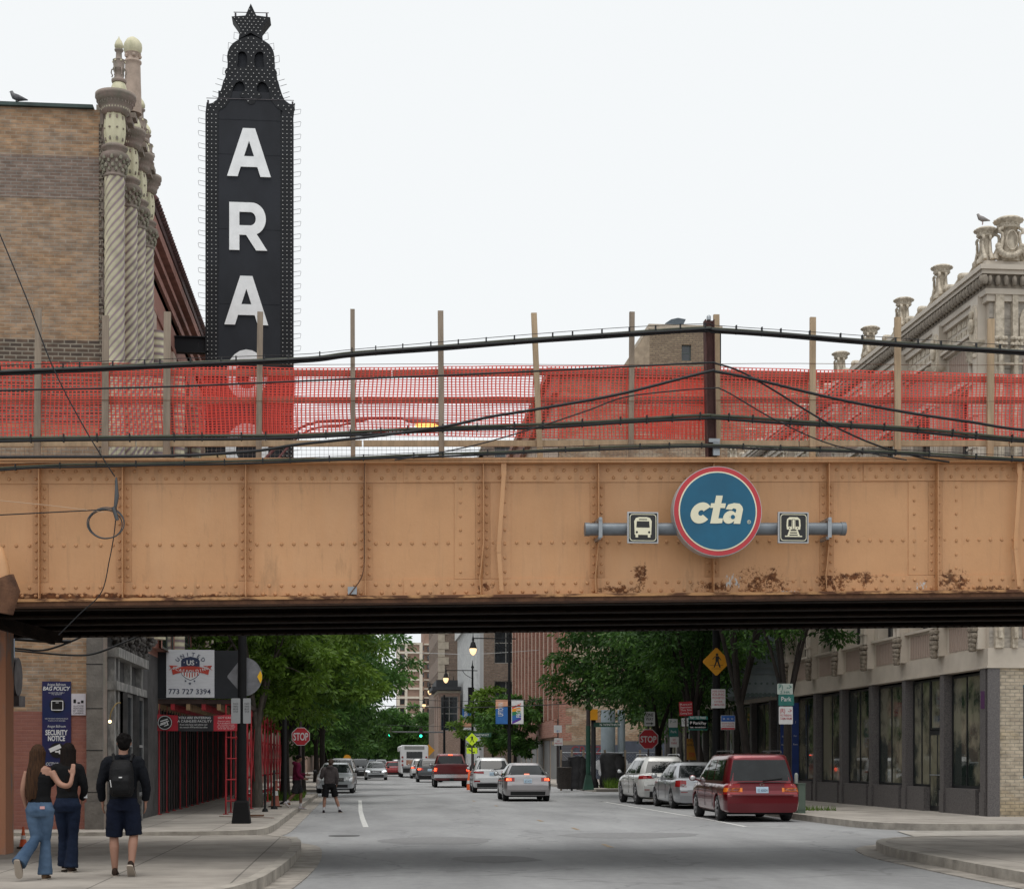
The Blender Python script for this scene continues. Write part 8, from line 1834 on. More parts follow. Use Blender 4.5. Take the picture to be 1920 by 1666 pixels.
# --- grey sedan moving
gsv = paint('warm_silver_paint', (.36, .34, .345), .6, .3)
cor = dict(L=4.6, W=1.80, H=1.46, r0=.95, r1=3.65, R=.32, zu=.22, deck=[(0, .93), (.12, .99), (.5, 1.0), (.8, .97), (3.3, .96), (3.8, .9), (4.2, .8), (4.6, .66)], gh=(.48, 3.6, 1.15, 2.5, .93, 1.40, .84, .60), gn=6, rw=(.86, .1, .92), taper=.87, rlen=.45,
 rear=[(0, .14), (.3, .04), (.45, 0), (.62, 0), (.72, .04), (.97, .10)], side=[(1.0, 1.8, 1.25, 1.8), (1.9, 3.2, 1.87, 2.4)],
 lights=[('tail_lamp', M_tail, .50, .35, (lambda t: .76 + .03 * t), (lambda t: .90), 'rear'), ('brake_lamp', M_brake, .62, .08, .79, .885, 'rear')],
 rearbox=[('black_valance', M_trim, -.66, .66, .24, .38, .012), ('chrome_garnish', M_chrome, -.48, .48, .885, .90, .014), ('trunk_gap', M_trim, -.6, .6, .63, .636, .004)], plate=(.70, 'AT 19377', M_plate), seams=[1.05, 1.85, 3.05], handles=[1.2, 2.05], mm=M_trim, badge=(0, .945, .12, .07))
xx, yy = car_at(990, 1502); r_, body, cb, patch, wrap, rb, yl, wy_ = car('sedan', 'warm silver sedan braking in the right lane, nearest of the moving cars', xx, yy, R(-1.0), cor, gsv)
patch('high_brake_lamp', 'rear', -.12, .12, .14, .24, m=P('lit_high_brake_lamp', (1, .25, .15), .4, emit=(1, .2, .1), estr=1.2), off=.012)
# --- white suv moving
w2 = paint('white_paint_suv', (.60, .61, .62), .15, .3)
sf = dict(L=4.85, W=1.88, H=1.7, r0=.98, r1=3.75, R=.36, zu=.25, deck=[(0, 1.05), (.1, 1.1), (1, 1.1), (3.4, 1.08), (3.9, 1.02), (4.5, .9), (4.85, .72)], gh=(.14, 3.85, .5, 2.8, 1.06, 1.63, .90, .68), gn=6, rw=(.84, .14, .84), taper=.88, rlen=.45,
 rear=[(0, .16), (.35, .05), (.48, 0), (.66, .0), (.8, .05), (1.1, .12)], side=[(.6, 1.2, .75, 1.15), (1.3, 2.15, 1.25, 2.1), (2.25, 3.4, 2.2, 2.7)],
 lights=[('tail_lamp', M_tail, .42, .5, (lambda t: .92 + .05 * t), (lambda t: 1.04), 'rear'), ('fog_reflector', M_tail, .6, .1, .53, .60, 'rear')],
 rearbox=[('black_valance', M_trim, -.75, .75, .27, .46, .012), ('chrome_strip', M_chrome, -.6, .6, .48, .50, .014), ('tailgate_gap', M_trim, -.7, .7, .70, .706, .004)], plate=(.84, 'Q 81 204', M_plate), seams=[1.25, 2.2, 3.3], handles=[1.45, 2.4], rails=(.7, 2.8, 1.75, .6), railm=M_trim, wiper=.5, mm=M_trim, badge=(0, 1.08, .12, .07))
xx, yy = car_at(924, 1486); car('white_suv', 'white SUV with dark rear window moving ahead of the silver sedan', xx, yy, R(-1.5), sf, w2, 'SUV')
# --- red pickup
rp_ = paint('dark_red_paint', (.13, .008, .012), .4, .3)
pk = dict(L=5.8, W=2.02, H=1.95, r0=1.25, r1=4.8, R=.41, zu=.42, deck=[(0, 1.33), (.05, 1.35), (2.0, 1.35), (2.1, 1.25), (4.2, 1.2), (4.6, 1.18), (5.4, 1.12), (5.8, .95)], gh=(2.0, 4.35, 2.25, 3.5, 1.2, 1.88, .93, .74), gn=7, rw=(.88, .1, .9), taper=.96, rlen=.12,
 rear=[(0, .02), (.5, .02), (.75, .02), (1.25, 0)], side=[(2.35, 3.0, 2.5, 3.0), (3.1, 4.0, 3.08, 3.45)], lights=[('tail_lamp', M_tail, .80, .06, .84, 1.2, 'rear'), ('brake_lamp', M_brake, .83, .03, .95, 1.13, 'rear')],
 rearbox=[('chrome_bumper', M_chrome, -1.0, 1.0, .56, .76, .16), ('tailgate_panel', rp_, -.76, .76, .82, 1.22, .018), ('hitch', M_trim, -.12, .12, .42, .54, .1), ('step_pad', M_trim, -.6, .6, .761, .775, .15)], plate=(.58, 'B 20117', P('plate_white', (.5, .55, .6), .5)), seams=[2.1, 3.05, 4.2], handles=[2.3, 3.25], mm=M_trim, badge=(0, 1.05, .17, .2))
xx, yy = car_at(847, 1476); r_, body, cb, patch, wrap, rb, yl, wy_ = car('pickup_truck', 'dark red pickup truck with chrome rear bumper in the middle of the street', xx, yy, R(-1), pk, rp_, 'pickup truck')
b = MB(); b.box(-.86, .86, .07, 1.95, 1.3, 1.385); b.build('bed_cover', M_trim, r_, world=False)
b = MB(); b.box(-.12, .12, 2.2, 2.24, 1.86, 1.9); b.build('high_brake_lamp', M_brake, r_, world=False)
# --- small cars ahead, reuse simple spec with other paints
def variant(base, **k): d = dict(base); d.update(k); return d
dg = paint('dark_grey_paint', (.035, .038, .042), .5, .3); bk = paint('black_paint', (.012, .012, .014), .4, .25); wp_ = paint('plain_white_paint', (.6, .6, .6), .1, .3); sv2 = paint('grey_silver_paint', (.30, .31, .32), .6, .3); rd2 = paint('bright_red_paint', (.30, .012, .015), .3, .3); bl2 = paint('blue_grey_paint', (.08, .11, .16), .5, .3)
lit = [('tail_lamp', M_tail, .46, .3, .86, 1.02, 'rear'), ('brake_lamp', M_brake, .62, .06, .88, 1.0, 'rear')]
for (uc, vb, spec, pm, nm, lb, rz_, cat) in (
 (806, 1466, variant(sf, lights=lit, plate=(.8, 'K 5510', M_plate)), dg, 'dark_suv', 'dark grey SUV with lit brake lamps left of the red pickup', -1, 'SUV'),
 (790, 1459, variant(sf, lights=lit, plate=None), wp_, 'pale_suv', 'pale crossover between the bus and the dark grey SUV', -1, 'SUV'),
 (737, 1455, variant(cor, plate=None), rd2, 'red_car', 'small bright red car ahead of the bus in the far lane', -1, 'car'),
 (746, 1446, variant(sf, plate=None), sv2, 'far_suv', 'grey SUV far ahead beside the bus', -1, 'SUV'),
 (1048 - 330, 1443, variant(cor, plate=None), wp_, 'far_car', 'tiny white car in the distant traffic queue', -1, 'car'),
 (731, 1440, variant(cor, plate=None), bk, 'far_car', 'tiny black car in the distant traffic queue', -1, 'car')):
 xx, yy = car_at(uc, vb); car(nm, lb, xx, yy, R(rz_), spec, pm, cat, 'traffic queueing away from the bridge')
# --- oncoming cars (rotated 180): base position is their front
M_head = P('lit_headlamp', (.8, .82, .85), .15, emit=(.9, .95, 1), estr=.8)
front_common = dict(frontbox=[('grille', M_trim, -.42, .42, .56, .74, .012), ('lower_grille', M_trim, -.6, .6, .28, .42, .012), ('chrome_bar', M_chrome, -.3, .3, .64, .66, .022)])
def oncoming(uc, vb, base, pm, nm, lb, rz=180, parked=False, cat='car', lights=None, group='oncoming and left side cars', gr=None):
 xx, yy = car_at(uc, vb); sp_ = variant(base, **front_common); sp_['lights'] = [q for q in base['lights'] if 'brake' not in q[0]] + [('headlamp', M_clear if parked else M_head, .5, .38, (lambda t: .62 + .06 * t), (lambda t: .76 + .05 * t), 'front')]
 sp_['plate'] = None; r_, *_ = car(nm, lb, xx, yy + base['L'], R(rz), sp_, pm, cat, group); return r_
silb = paint('silver_blue_paint', (.40, .42, .44), .6, .3)
oncoming(631, 1487, cor, silb, 'parked_silver_car', 'silver car parked at the left curb facing the camera behind the pedestrians', 179, True)
oncoming(641, 1470, sf, wp_, 'parked_white_car', 'white car parked directly behind the silver one at the left curb', 180, True)
oncoming(705, 1462, cor, sv2, 'oncoming_sedan', 'grey sedan driving toward the camera, nearer of the two oncoming', 180)
oncoming(675, 1459, sf, bk, 'oncoming_suv', 'dark vehicle driving toward the camera close to the left curb', 180, cat='SUV')
oncoming(683, 1447, cor, wp_, 'distant_car', 'pale car in the second line of oncoming traffic, left one', 180)
oncoming(700, 1444, sf, bl2, 'distant_car', 'blue grey vehicle in the second line of oncoming traffic', 180)
oncoming(715, 1446, sf, sv2, 'distant_car', 'silver vehicle in the second line of oncoming traffic, right one', 180)
oncoming(668, 1441, sf, wp_, 'distant_car', 'far white vehicle at the left curb near the trees', 180)
# --- bus
xx, yy = car_at(777, 1457); t = thing('city_bus', 'white city bus seen from behind in the far lane', 'bus', (xx, yy, 0)); M_bus = P('bus_white', (.72, .73, .74), .4, var=.05); w, h = 1.28, 2.95
b = MB(); rg = [[Vector((x_, q, z_ + .35 + h / 2 - .18)) for x_, z_ in rrect(2 * w * k, (h - .35) * k2, .2)] for q, k, k2 in ((0, .96, .97), (.12, 1, 1), (11.8, 1, 1), (12, .97, .98))]; b.loft(rg, 0, True, True); b.build('body', M_bus, t, world=False)
b = MB(); b.box(-.72, .72, -.012, .05, 1.75, 2.35); b.build('rear_window', M_cglass, t, world=False)
b = MB(); b.box(-1.05, 1.05, -.02, .05, .45, .85); b.build('rear_bumper', M_trim, t, world=False)
b = MB(); b.box(-.9, .9, -.015, .05, 2.55, 2.85); b.build('rooftop_grille', P('bus_grille', (.25, .26, .25), .6), t, world=False)
b = MB(); b.box(-.75, .75, -.018, .05, 1.15, 1.6); b.build('advert_panel', P('advert_red_tan', (.35, .12, .08), .6, scale=4, col2=(.5, .4, .3)), t, world=False)
b = MB(); b.box(-1.1, 1.1, -.03, .05, .86, 1.02); b.build('grey_band', sv2, t, world=False)
for sd in (-1, 1):
 for z in (1.15, 1.5, 1.85): b = MB(); b.cyl((sd * 1.08, -.02, z), .09, .04, 'Y', 12); b.build('tail_lamp', M_tail, t, world=False)
 for y_ in (3.0, 9.0): b = MB(); b.cyl((sd * 1.1, y_, .48), .48, .3, 'X', 24); b.build('wheel', M_rubber, t, world=False)
 for k in range(7): b = MB(); b.box(sd * 1.275, sd * 1.29, .8 + k * 1.55, 2.15 + k * 1.55, 1.5, 2.4); b.build('side_window', M_cglass, t, world=False)
# ------------------------------------------------------------------ people
def remesh(b, name, mat, parent, vox=.011, smooth_it=3, loc=(0, 0, 0), rz=0, disp=0):
 """join the shapes of a builder into one continuous skin"""
 me = bpy.data.meshes.new(name); me.from_pydata([tuple(v) for v in b.v], [], b.f); o = bpy.data.objects.new(name, me); COL.objects.link(o)
 m = o.modifiers.new('r', 'REMESH'); m.mode = 'VOXEL'; m.voxel_size = vox
 m2 = o.modifiers.new('s', 'SMOOTH'); m2.factor = .6; m2.iterations = smooth_it
 dg = bpy.context.evaluated_depsgraph_get(); n = bpy.data.meshes.new_from_object(o.evaluated_get(dg)); bpy.data.objects.remove(o); bpy.data.meshes.remove(me)
 n.name = name; n.materials.clear(); n.materials.append(mat); n.polygons.foreach_set('use_smooth', [True] * len(n.polygons))
 if disp:
  co = np.zeros(len(n.vertices) * 3); n.vertices.foreach_get('co', co); co = co.reshape(-1, 3); nr = np.zeros(len(n.vertices) * 3); n.vertices.foreach_get('normal', nr); nr = nr.reshape(-1, 3)
  d = np.array([mnoise.noise(Vector((c[0] * 9, c[1] * 9, c[2] * 16))) + .5 * mnoise.noise(Vector((c[0] * 24, c[1] * 24, c[2] * 40))) for c in co]); co += nr * (d * disp)[:, None]; n.vertices.foreach_set('co', co.ravel()); n.update()
 r = bpy.data.objects.new(name, n); COL.objects.link(r); r.parent = parent; return r
def elt(b, rows, n=20):
 """torso-like loft: rows (z, cx, cy, rx, ry)"""
 b.loft([[Vector((cx + rx * math.cos(2 * math.pi * j / n), cy + ry * math.sin(2 * math.pi * j / n), z)) for j in range(n)] for z, cx, cy, rx, ry in rows], 0, True, True)
def limb(b, pts, rs, n=14): b.tube(smooth([Vector(p) for p in pts], 4), list(np.interp(np.linspace(0, 1, (len(pts) - 1) * 4 + 1), np.linspace(0, 1, len(rs)), rs)), n)
def hand(b, w, d, palm, side, curl=.5, s=1.0):
 """palm and five fingers from wrist w along d; palm = palm normal"""
 w = Vector(w); d = Vector(d).normalized(); pn = Vector(palm).normalized(); pn = (pn - d * pn.dot(d)).normalized(); x = d.cross(pn) * side
 for k in (-.026, -.009, .009, .026): b.tube([w + x * k * .6 * s, w + d * .04 * s + x * k * s, w + d * .088 * s + x * k * s], [.016 * s, .016 * s, .013 * s], 8)
 for k, L_ in ((-.028, .068), (-.010, .080), (.009, .085), (.027, .074)):
  a = w + d * .085 * s + x * k * s; p = a; pts = [a - d * .01 * s]; dd = d.copy()
  for q, f in enumerate((.45, .32, .23)): dd = (dd + pn * curl * (.45 + .2 * q)).normalized(); p = p + dd * L_ * f * s; pts.append(p)
  b.tube(pts, [.0095 * s, .009 * s, .0082 * s, .007 * s], 8)
 a = w + d * .025 * s + x * .026 * s; b.tube([a, a + (d * .6 + x * .9).normalized() * .035 * s, a + (d * .85 + x * .6 + pn * .4).normalized() * .07 * s], [.014 * s, .011 * s, .008 * s], 8)
def head(b, c, f, s=1.0):
 """head with face looking along f (unit xy)"""
 f = Vector((f[0], f[1], 0)).normalized(); c = Vector(c); r = Vector((f.y, -f.x, 0))
 b.sph(c, (.078 * s, .088 * s, .105 * s), 18, 14); b.sph(c + f * .018 * s - Z1 * .05 * s, (.058 * s, .062 * s, .07 * s), 14, 10)
 b.tube([c + f * .08 * s + Z1 * .01 * s, c + f * .1 * s - Z1 * .02 * s, c + f * .102 * s - Z1 * .03 * s], [.008 * s, .012 * s, .009 * s], 8)
 for k in (-1, 1): b.sph(c + r * k * .08 * s - Z1 * .005 * s - f * .005 * s, (.016 * s, .02 * s, .03 * s), 8, 6)
 b.tube([c + f * .074 * s - Z1 * .058 * s - r * .022 * s, c + f * .082 * s - Z1 * .058 * s, c + f * .074 * s - Z1 * .058 * s + r * .022 * s], .007 * s, 6)
def eyes(par, c, f, s=1.0):
 f = Vector((f[0], f[1], 0)).normalized(); c = Vector(c); r = Vector((f.y, -f.x, 0))
 for k in (-1, 1): b = MB(); b.sph(c + f * .078 * s + r * k * .03 * s + Z1 * .012 * s, .010 * s, 8, 6); b.build('eye', P('eye_dark', (.03, .02, .015), .2), par, world=False)
 b = MB(); b.tube([c + f * .088 * s - Z1 * .058 * s - r * .02 * s, c + f * .092 * s - Z1 * .059 * s, c + f * .088 * s - Z1 * .058 * s + r * .02 * s], .004 * s, 6); b.build('mouth', P('lips', (.25, .08, .07), .5), par, world=False)
def shoe(par, a, d, mat, sole, s=1.0, pitch=0, name='shoe'):
 """a: ankle point, d: toe direction in xy, pitch: heel lift angle"""
 a = Vector(a); d = Vector((d[0], d[1], 0)).normalized(); M_ = Matrix.Rotation(pitch, 3, Vector((d.y, -d.x, 0))) if pitch else Matrix.Identity(3); r = Vector((d.y, -d.x, 0))
 def T(x, y, z): return a + M_ @ (r * x * s + d * y * s + Z1 * z * s)
 b = MB()
 rows = []
 for y, hw_, h0, h1 in ((-.075, .02, -.085, -.03), (-.065, .034, -.085, .0), (-.02, .038, -.085, .02), (.03, .04, -.085, -.005), (.08, .045, -.085, -.03), (.13, .047, -.085, -.045), (.17, .038, -.085, -.055), (.19, .018, -.082, -.066)):
  rows.append([T(hw_ * math.cos(t), y, lerp(h0, h1, .5) + (h1 - h0) / 2 * math.sin(t)) for t in np.linspace(0, 2 * math.pi, 12, endpoint=False)])
 b.loft(rows, 0, True, True); o = b.build(name, mat, par, world=False)
 b = MB(); b.loft([[T(x_ * hw_, y, z) for x_, z in ((-1, -.1), (1, -.1), (1, -.08), (-1, -.08))] for y, hw_ in ((-.082, .02), (-.07, .038), (0, .042), (.08, .048), (.14, .05), (.18, .036), (.197, .012))], 0, True, False); b.build('sole', sole, o, world=False)
SK = P('light_skin', (.30, .155, .105), .6, var=.06, scale=5); SKD = P('brown_skin', (.16, .08, .05), .6, var=.08, scale=5)
def person(label, x, y, rz, s, z=.15):
 t = thing('person', label, 'person', (x, y, z), rz); t.scale = (s, s, s); return t
def cloth(name, col, var=.15, rough=.9, sc=8): return P(name, col, rough, var=var, scale=sc, bump=.25, bscale=60, spec=.2)
# ---- man with backpack (walking away; local +y forward, height 1.78)
q = atZ(231, 1641, .15); m = person('man in black hooded top and navy shorts walking away with a black backpack', q.x, q.y, R(3), .965)
b = MB()
hipz, shz = .93, 1.47
elt(b, [(.86, 0, 0, .15, .10), (.93, 0, 0, .165, .115), (1.05, 0, 0, .145, .10), (1.2, 0, 0, .16, .105), (1.35, 0, 0, .185, .115), (1.45, 0, 0, .17, .10), (1.5, 0, .0, .09, .07)])
limb(b, [(0, 0, 1.45), (0, .01, 1.53), (0, .02, 1.6)], [.075, .06, .058]); hc = (.01, .03, 1.67); head(b, hc, (.1, 1))
Lf = [(-.10, 0, .9), (-.115, .03, .5), (-.10, -.02, .09)]; Rf = [(.10, 0, .9), (.13, -.0, .52), (.085 + .03, -.16, .16)]
for pts in (Lf, Rf):
 limb(b, [pts[0], tuple(Vector(pts[0]).lerp(Vector(pts[1]), .5)), pts[1], tuple(Vector(pts[1]).lerp(Vector(pts[2]), .35) - Vector((0, .018, 0))), pts[2]], [.088, .078, .056, .060, .036])
 a = Vector(pts[2]); d_ = Vector((0, 1, 0)); limb(b, [a, a + Vector((0, .05, -.04)), a + Vector((0, .13, -.055))], [.036, .035, .028])
AL = [(-.19, 0, 1.42), (-.27, -.03, 1.15), (-.255, .04, .93)]; AR = [(.19, 0, 1.42), (.28, -.02, 1.15), (.27, .06, .93)]
for pts, sd in ((AL, -1), (AR, 1)): limb(b, pts, [.055, .042, .028]); hand(b, pts[2], (0, .25, -1), (-sd, 0, 0), sd, .45)
body = remesh(b, 'body', SK, m, .010); eyes(body, hc, (.1, 1))
b = MB(); elt(b, [(.88, 0, 0, .178, .125), (.95, 0, 0, .175, .125), (1.1, 0, 0, .168, .12), (1.25, 0, 0, .185, .128), (1.38, 0, 0, .208, .135), (1.46, 0, 0, .19, .12), (1.52, 0, 0, .1, .085)])
for pts in (AL, AR): limb(b, [(pts[0][0] * .8, 0, 1.43)] + [pts[0], pts[1], tuple(Vector(pts[1]).lerp(Vector(pts[2]), .92))], [.07, .078, .060, .047])
b.tube([(-.09, -.05, 1.5), (0, -.10, 1.49), (.09, -.05, 1.5)], .035, 10); remesh(b, 'hooded_top', cloth('black_navy_cotton', (.004, .005, .008)), m, .013, 3, disp=.008)
b = MB(); elt(b, [(.82, 0, 0, .165, .12), (.92, 0, 0, .182, .13), (.99, 0, 0, .172, .122)])
for pts in (Lf, Rf): k = Vector(pts[0]).lerp(Vector(pts[1]), 1.02); limb(b, [tuple(Vector(pts[0]) + Vector((0, 0, 0))), tuple(Vector(pts[0]).lerp(Vector(pts[1]), .5)), tuple(k)], [.105, .108, .105])
remesh(b, 'shorts', cloth('navy_shorts', (.005, .008, .02)), m, .013, 2, disp=.006)
b = MB(); b.sph((.01, .02, 1.70), (.092, .10, .10), 18, 12); b.sph((.01, -.02, 1.66), (.082, .075, .09), 14, 10)
for i in range(60): a = random.random() * 6.28; c_ = random.uniform(-.3, 1); b.sph((.01 + .085 * math.cos(a) * math.sqrt(1 - c_ * c_ * .8), .01 + .09 * math.sin(a) * math.sqrt(1 - c_ * c_ * .8) - .01, 1.695 + .09 * c_), .018, 6, 4)
hb = MB(); hb.v = b.v; hb.f = b.f; hb.m = b.m; hb.sm = b.sm; remesh(hb, 'hair', P('black_hair', (.005, .004, .004), .8, spec=.1, bump=.5, bscale=90), m, .009, 1)
b = MB(); elt(b, [(1.0, 0, -.2, .12, .07), (1.04, 0, -.215, .145, .10), (1.2, 0, -.225, .155, .115), (1.34, 0, -.215, .145, .10), (1.43, 0, -.19, .12, .07), (1.46, 0, -.17, .08, .04)], 24)
elt(b, [(1.03, 0, -.30, .1, .03), (1.08, 0, -.315, .115, .045), (1.2, 0, -.32, .115, .045), (1.26, 0, -.3, .1, .03)]); bp_ = remesh(b, 'backpack', cloth('black_nylon', (.006, .006, .007), .3, .7), m, .012, 2, disp=.005)
for sd in (-1, 1): b = MB(); b.tube(smooth([Vector((sd * .1, -.13, 1.44)), Vector((sd * .12, -.02, 1.525)), Vector((sd * .13, .12, 1.42)), Vector((sd * .14, .13, 1.25)), Vector((sd * .13, -.1, 1.08))], 5), .02, 8); b.build('shoulder_strap', cloth('black_nylon', (0, 0, 0)), bp_, world=False)
b = MB(); b.box(-.02, .02, -.372, -.36, 1.235, 1.25); b.build('pack_logo', M_wt, bp_, world=False)
b = MB(); b.tube([(-.13, -.3, 1.21), (-.115, -.31, 1.12)], .006, 6); b.build('zip_cord', M_wt, bp_, world=False)
M_sh1 = cloth('dark_canvas_shoe', (.03, .018, .013), .3); M_sole = P('pale_sole', (.35, .30, .25), .8)
shoe(m, Lf[2], (-.05, 1), M_sh1, M_sole); shoe(m, Rf[2], (.1, 1), M_sh1, M_sole, pitch=-.75)
# ---- woman with long brown hair, halter top and blue jeans, arm round her friend
def jeans(par, L, Rr, mat, hz=.98, wr=.165):
 b = MB(); elt(b, [(.80, 0, 0, .165, .125), (.88, 0, -.01, .178, .135), (.96, 0, 0, .155, .115), (hz + .02, 0, 0, .142, .105)])
 for pts in (L, Rr): h, k, a = [Vector(p) for p in pts]; limb(b, [h, h.lerp(k, .5), k, k.lerp(a, .5), a + (a - k).normalized() * .03], [.098, .084, .064, .076, .098])
 return remesh(b, 'jeans', mat, par, .012, 3, disp=.005)
def woman(label, x, y, rz, s, L, Rr, AL, AR, hands, topc, jm, hairm, hair_len, hc, sleeves, hairdx=0, bare=True):
 m = person(label, x, y, rz, s); b = MB()
 elt(b, [(.86, 0, 0, .155, .11), (.93, 0, 0, .16, .115), (1.06, 0, 0, .12, .09), (1.2, 0, 0, .135, .095), (1.33, 0, 0, .155, .10), (1.41, 0, 0, .14, .085), (1.45, 0, 0, .075, .06)])
 limb(b, [(0, 0, 1.4), (0, .01, 1.48), (hc[0] * .8, .02, 1.54)], [.06, .05, .048]); head(b, hc, (.0, 1), .95)
 for pts in (L, Rr): h, k, a = [Vector(p) for p in pts]; limb(b, [h, h.lerp(k, .5), k, k.lerp(a, .35), a], [.085, .07, .05, .052, .033]); limb(b, [a, a + Vector((0, .05, -.04)), a + Vector((0, .11, -.05))], [.033, .03, .025])
 for pts, (hd, pn, sd, cu) in zip((AL, AR), hands): limb(b, pts, [.046, .036, .025]); hand(b, pts[-1], hd, pn, sd, cu, .92)
 body = remesh(b, 'body', SK, m, .010); eyes(body, hc, (0, 1), .95)
 b = MB(); elt(b, [(.98, 0, 0, .152, .112), (1.06, 0, 0, .133, .103), (1.2, 0, 0, .148, .108), (1.3, 0, 0, .162, .113)] + ([(1.38, 0, .01, .13, .10)] if bare else [(1.38, 0, 0, .168, .11), (1.44, 0, 0, .12, .085), (1.47, 0, 0, .07, .06)]))
 if sleeves:
  for pts in (AL, AR): limb(b, [(pts[0][0] * .7, 0, 1.38)] + list(pts[:-1]) + [tuple(Vector(pts[-2]).lerp(Vector(pts[-1]), .93))], [.06] + [.062, .052, .044, .04][:len(pts)])
 else: b.tube([(-.1, .06, 1.36), (-.06, 0, 1.46), (0, -.05, 1.47), (.06, 0, 1.46), (.1, .06, 1.36)], .012, 6)
 remesh(b, 'top', topc, m, .012, 2, disp=.005)
 jeans(m, L, Rr, jm)
 b = MB(); c = Vector(hc); b.sph(c + Vector((0, -.005, .02)), (.09, .10, .105), 16, 12)
 n = 26; top = c.z - .02
 for i in range(n):
  a = math.pi + math.pi * (i + .5) / n * 1.0; x0, y0 = c.x + .078 * math.cos(a), c.y + .075 * math.sin(a) ; le = hair_len * random.uniform(.88, 1.05); sw = random.uniform(-.012, .012)
  pts = [Vector((x0, y0, top + .05)), Vector((x0 * 1.05 + hairdx * .2, y0 - .02, top - .1)), Vector((c.x + (x0 - c.x) * 1.25 + hairdx * .6 + sw, y0 - .045, top - le * .5)), Vector((c.x + (x0 - c.x) * 1.1 + hairdx + sw, y0 - .05, top - le * .85)), Vector((c.x + (x0 - c.x) * .8 + hairdx * 1.1 + sw, y0 - .045, top - le))]
  b.tube(smooth(pts, 3), list(np.linspace(.028, .013, 13)), 7)
 remesh(b, 'hair', hairm, m, .009, 1)
 return m, body
jb = P('blue_denim', (.040, .072, .125), .9, scale=3, col2=(.085, .135, .21), bump=.3, bscale=120, spec=.2); jd = P('dark_denim', (.005, .009, .024), .9, scale=3, col2=(.010, .018, .04), bump=.3, bscale=120, spec=.2)
blk = cloth('black_knit', (.006, .006, .007)); hb1 = P('long_brown_hair', (.022, .010, .005), .6, scale=16, col2=(.065, .030, .013), spec=.15, stretch=(4, 4, .3), bump=.5, bscale=60); hb2 = P('long_dark_hair', (.005, .003, .003), .6, scale=16, col2=(.012, .007, .005), spec=.12, stretch=(4, 4, .3), bump=.5, bscale=60)
q = atZ(75, 1648, .15); L1 = [(-.09, 0, .9), (-.05, -.04, .52), (-.17, -.30, .24)]; R1 = [(.09, 0, .9), (.06, .04, .5), (.06, .02, .09)]
w1, bd = woman('woman with long brown hair in a black halter top and light blue jeans', q.x, q.y, R(-4), .925, L1, R1,
 [(-.16, 0, 1.37), (-.21, -.02, 1.14), (-.19, .06, .93)], [(.15, 0, 1.37), (.26, -.05, 1.22), (.40, -.12, 1.20), (.43, -.08, 1.33)][:4], [((0, .4, -1), (1, 0, 0), -1, .4), ((.05, .12, 1), (0, 1, 0), 1, .25)], blk, jb, hb1, .56, (-.03, .02, 1.60), False, -.03)
shoe(w1, L1[2], (.1, 1), cloth('tan_shoe', (.10, .06, .035)), M_sole, .95, pitch=-1.15); shoe(w1, R1[2], (.0, 1), cloth('tan_shoe', (0, 0, 0)), M_sole, .95)
b = MB(); b.box(.035, .095, -.137, -.128, .90, .935); b.build('jeans_patch', P('pink_patch', (.55, .3, .3), .7), w1, world=False)
q = atZ(126, 1634, .15); L2 = [(-.09, 0, .9), (-.06, .05, .5), (-.05, .10, .11)]; R2 = [(.09, 0, .9), (.08, -.0, .5), (.06, -.05, .09)]
w2_, bd = woman('woman with long dark hair, black top and dark flared jeans walking beside her friend', q.x, q.y, R(2), .945, L2, R2,
 [(-.16, 0, 1.37), (-.23, .06, 1.17), (-.14, .20, 1.30)], [(.16, 0, 1.37), (.22, .02, 1.12), (.17, .14, .96)], [((.4, .6, .6), (1, 0, 0), -1, .5), ((0, .8, -.3), (-1, 0, 0), 1, .6)], blk, jd, hb2, .52, (.01, .03, 1.60), True, .0, False)
shoe(w2_, L2[2], (-.1, 1), M_sh1, M_sole, .95, pitch=-.2); shoe(w2_, R2[2], (.1, 1), M_sh1, M_sole, .95)
b = MB(); b.box(.21, .25, .05, .09, .98, 1.03); b.build('phone', M_wt, w2_, world=False)
# ---- crossing men
q = atZ(618, 1523, 0); m = person('man in grey hooded sweatshirt and black shorts stepping into the street', q.x, q.y, R(8), .90, 0)
b = MB(); elt(b, [(.86, 0, 0, .15, .10), (.93, 0, 0, .165, .115), (1.05, 0, 0, .15, .105), (1.2, 0, 0, .165, .11), (1.35, 0, 0, .185, .115), (1.45, 0, 0, .17, .10), (1.5, 0, 0, .09, .07)])
limb(b, [(0, 0, 1.45), (.01, .02, 1.53), (.03, .03, 1.6)], [.07, .056, .055]); hc = (.05, .04, 1.66); head(b, hc, (.3, 1))
L3 = [(-.1, 0, .9), (-.16, -.02, .5), (-.2, -.06, .09)]; R3 = [(.1, 0, .9), (.2, .06, .52), (.33, -.04, .10)]
for pts in (L3, R3): h, k, a = [Vector(p) for p in pts]; limb(b, [h, h.lerp(k, .5), k, k.lerp(a, .35), a], [.088, .078, .055, .058, .036]); limb(b, [a, a + Vector((0, .05, -.04)), a + Vector((0, .12, -.05))], [.035, .032, .027])
AL = [(-.19, 0, 1.42), (-.27, .03, 1.18), (-.2, .2, 1.2)]; AR = [(.19, 0, 1.42), (.25, -.03, 1.15), (.24, .06, .93)]
for pts, sd in ((AL, -1), (AR, 1)): limb(b, pts, [.055, .042, .028]); hand(b, pts[2], (0, .5, -.6) if sd > 0 else (.3, .8, .2), (-sd, 0, 0), sd, .5)
body = remesh(b, 'body', SK, m, .011); eyes(body, hc, (.3, 1))
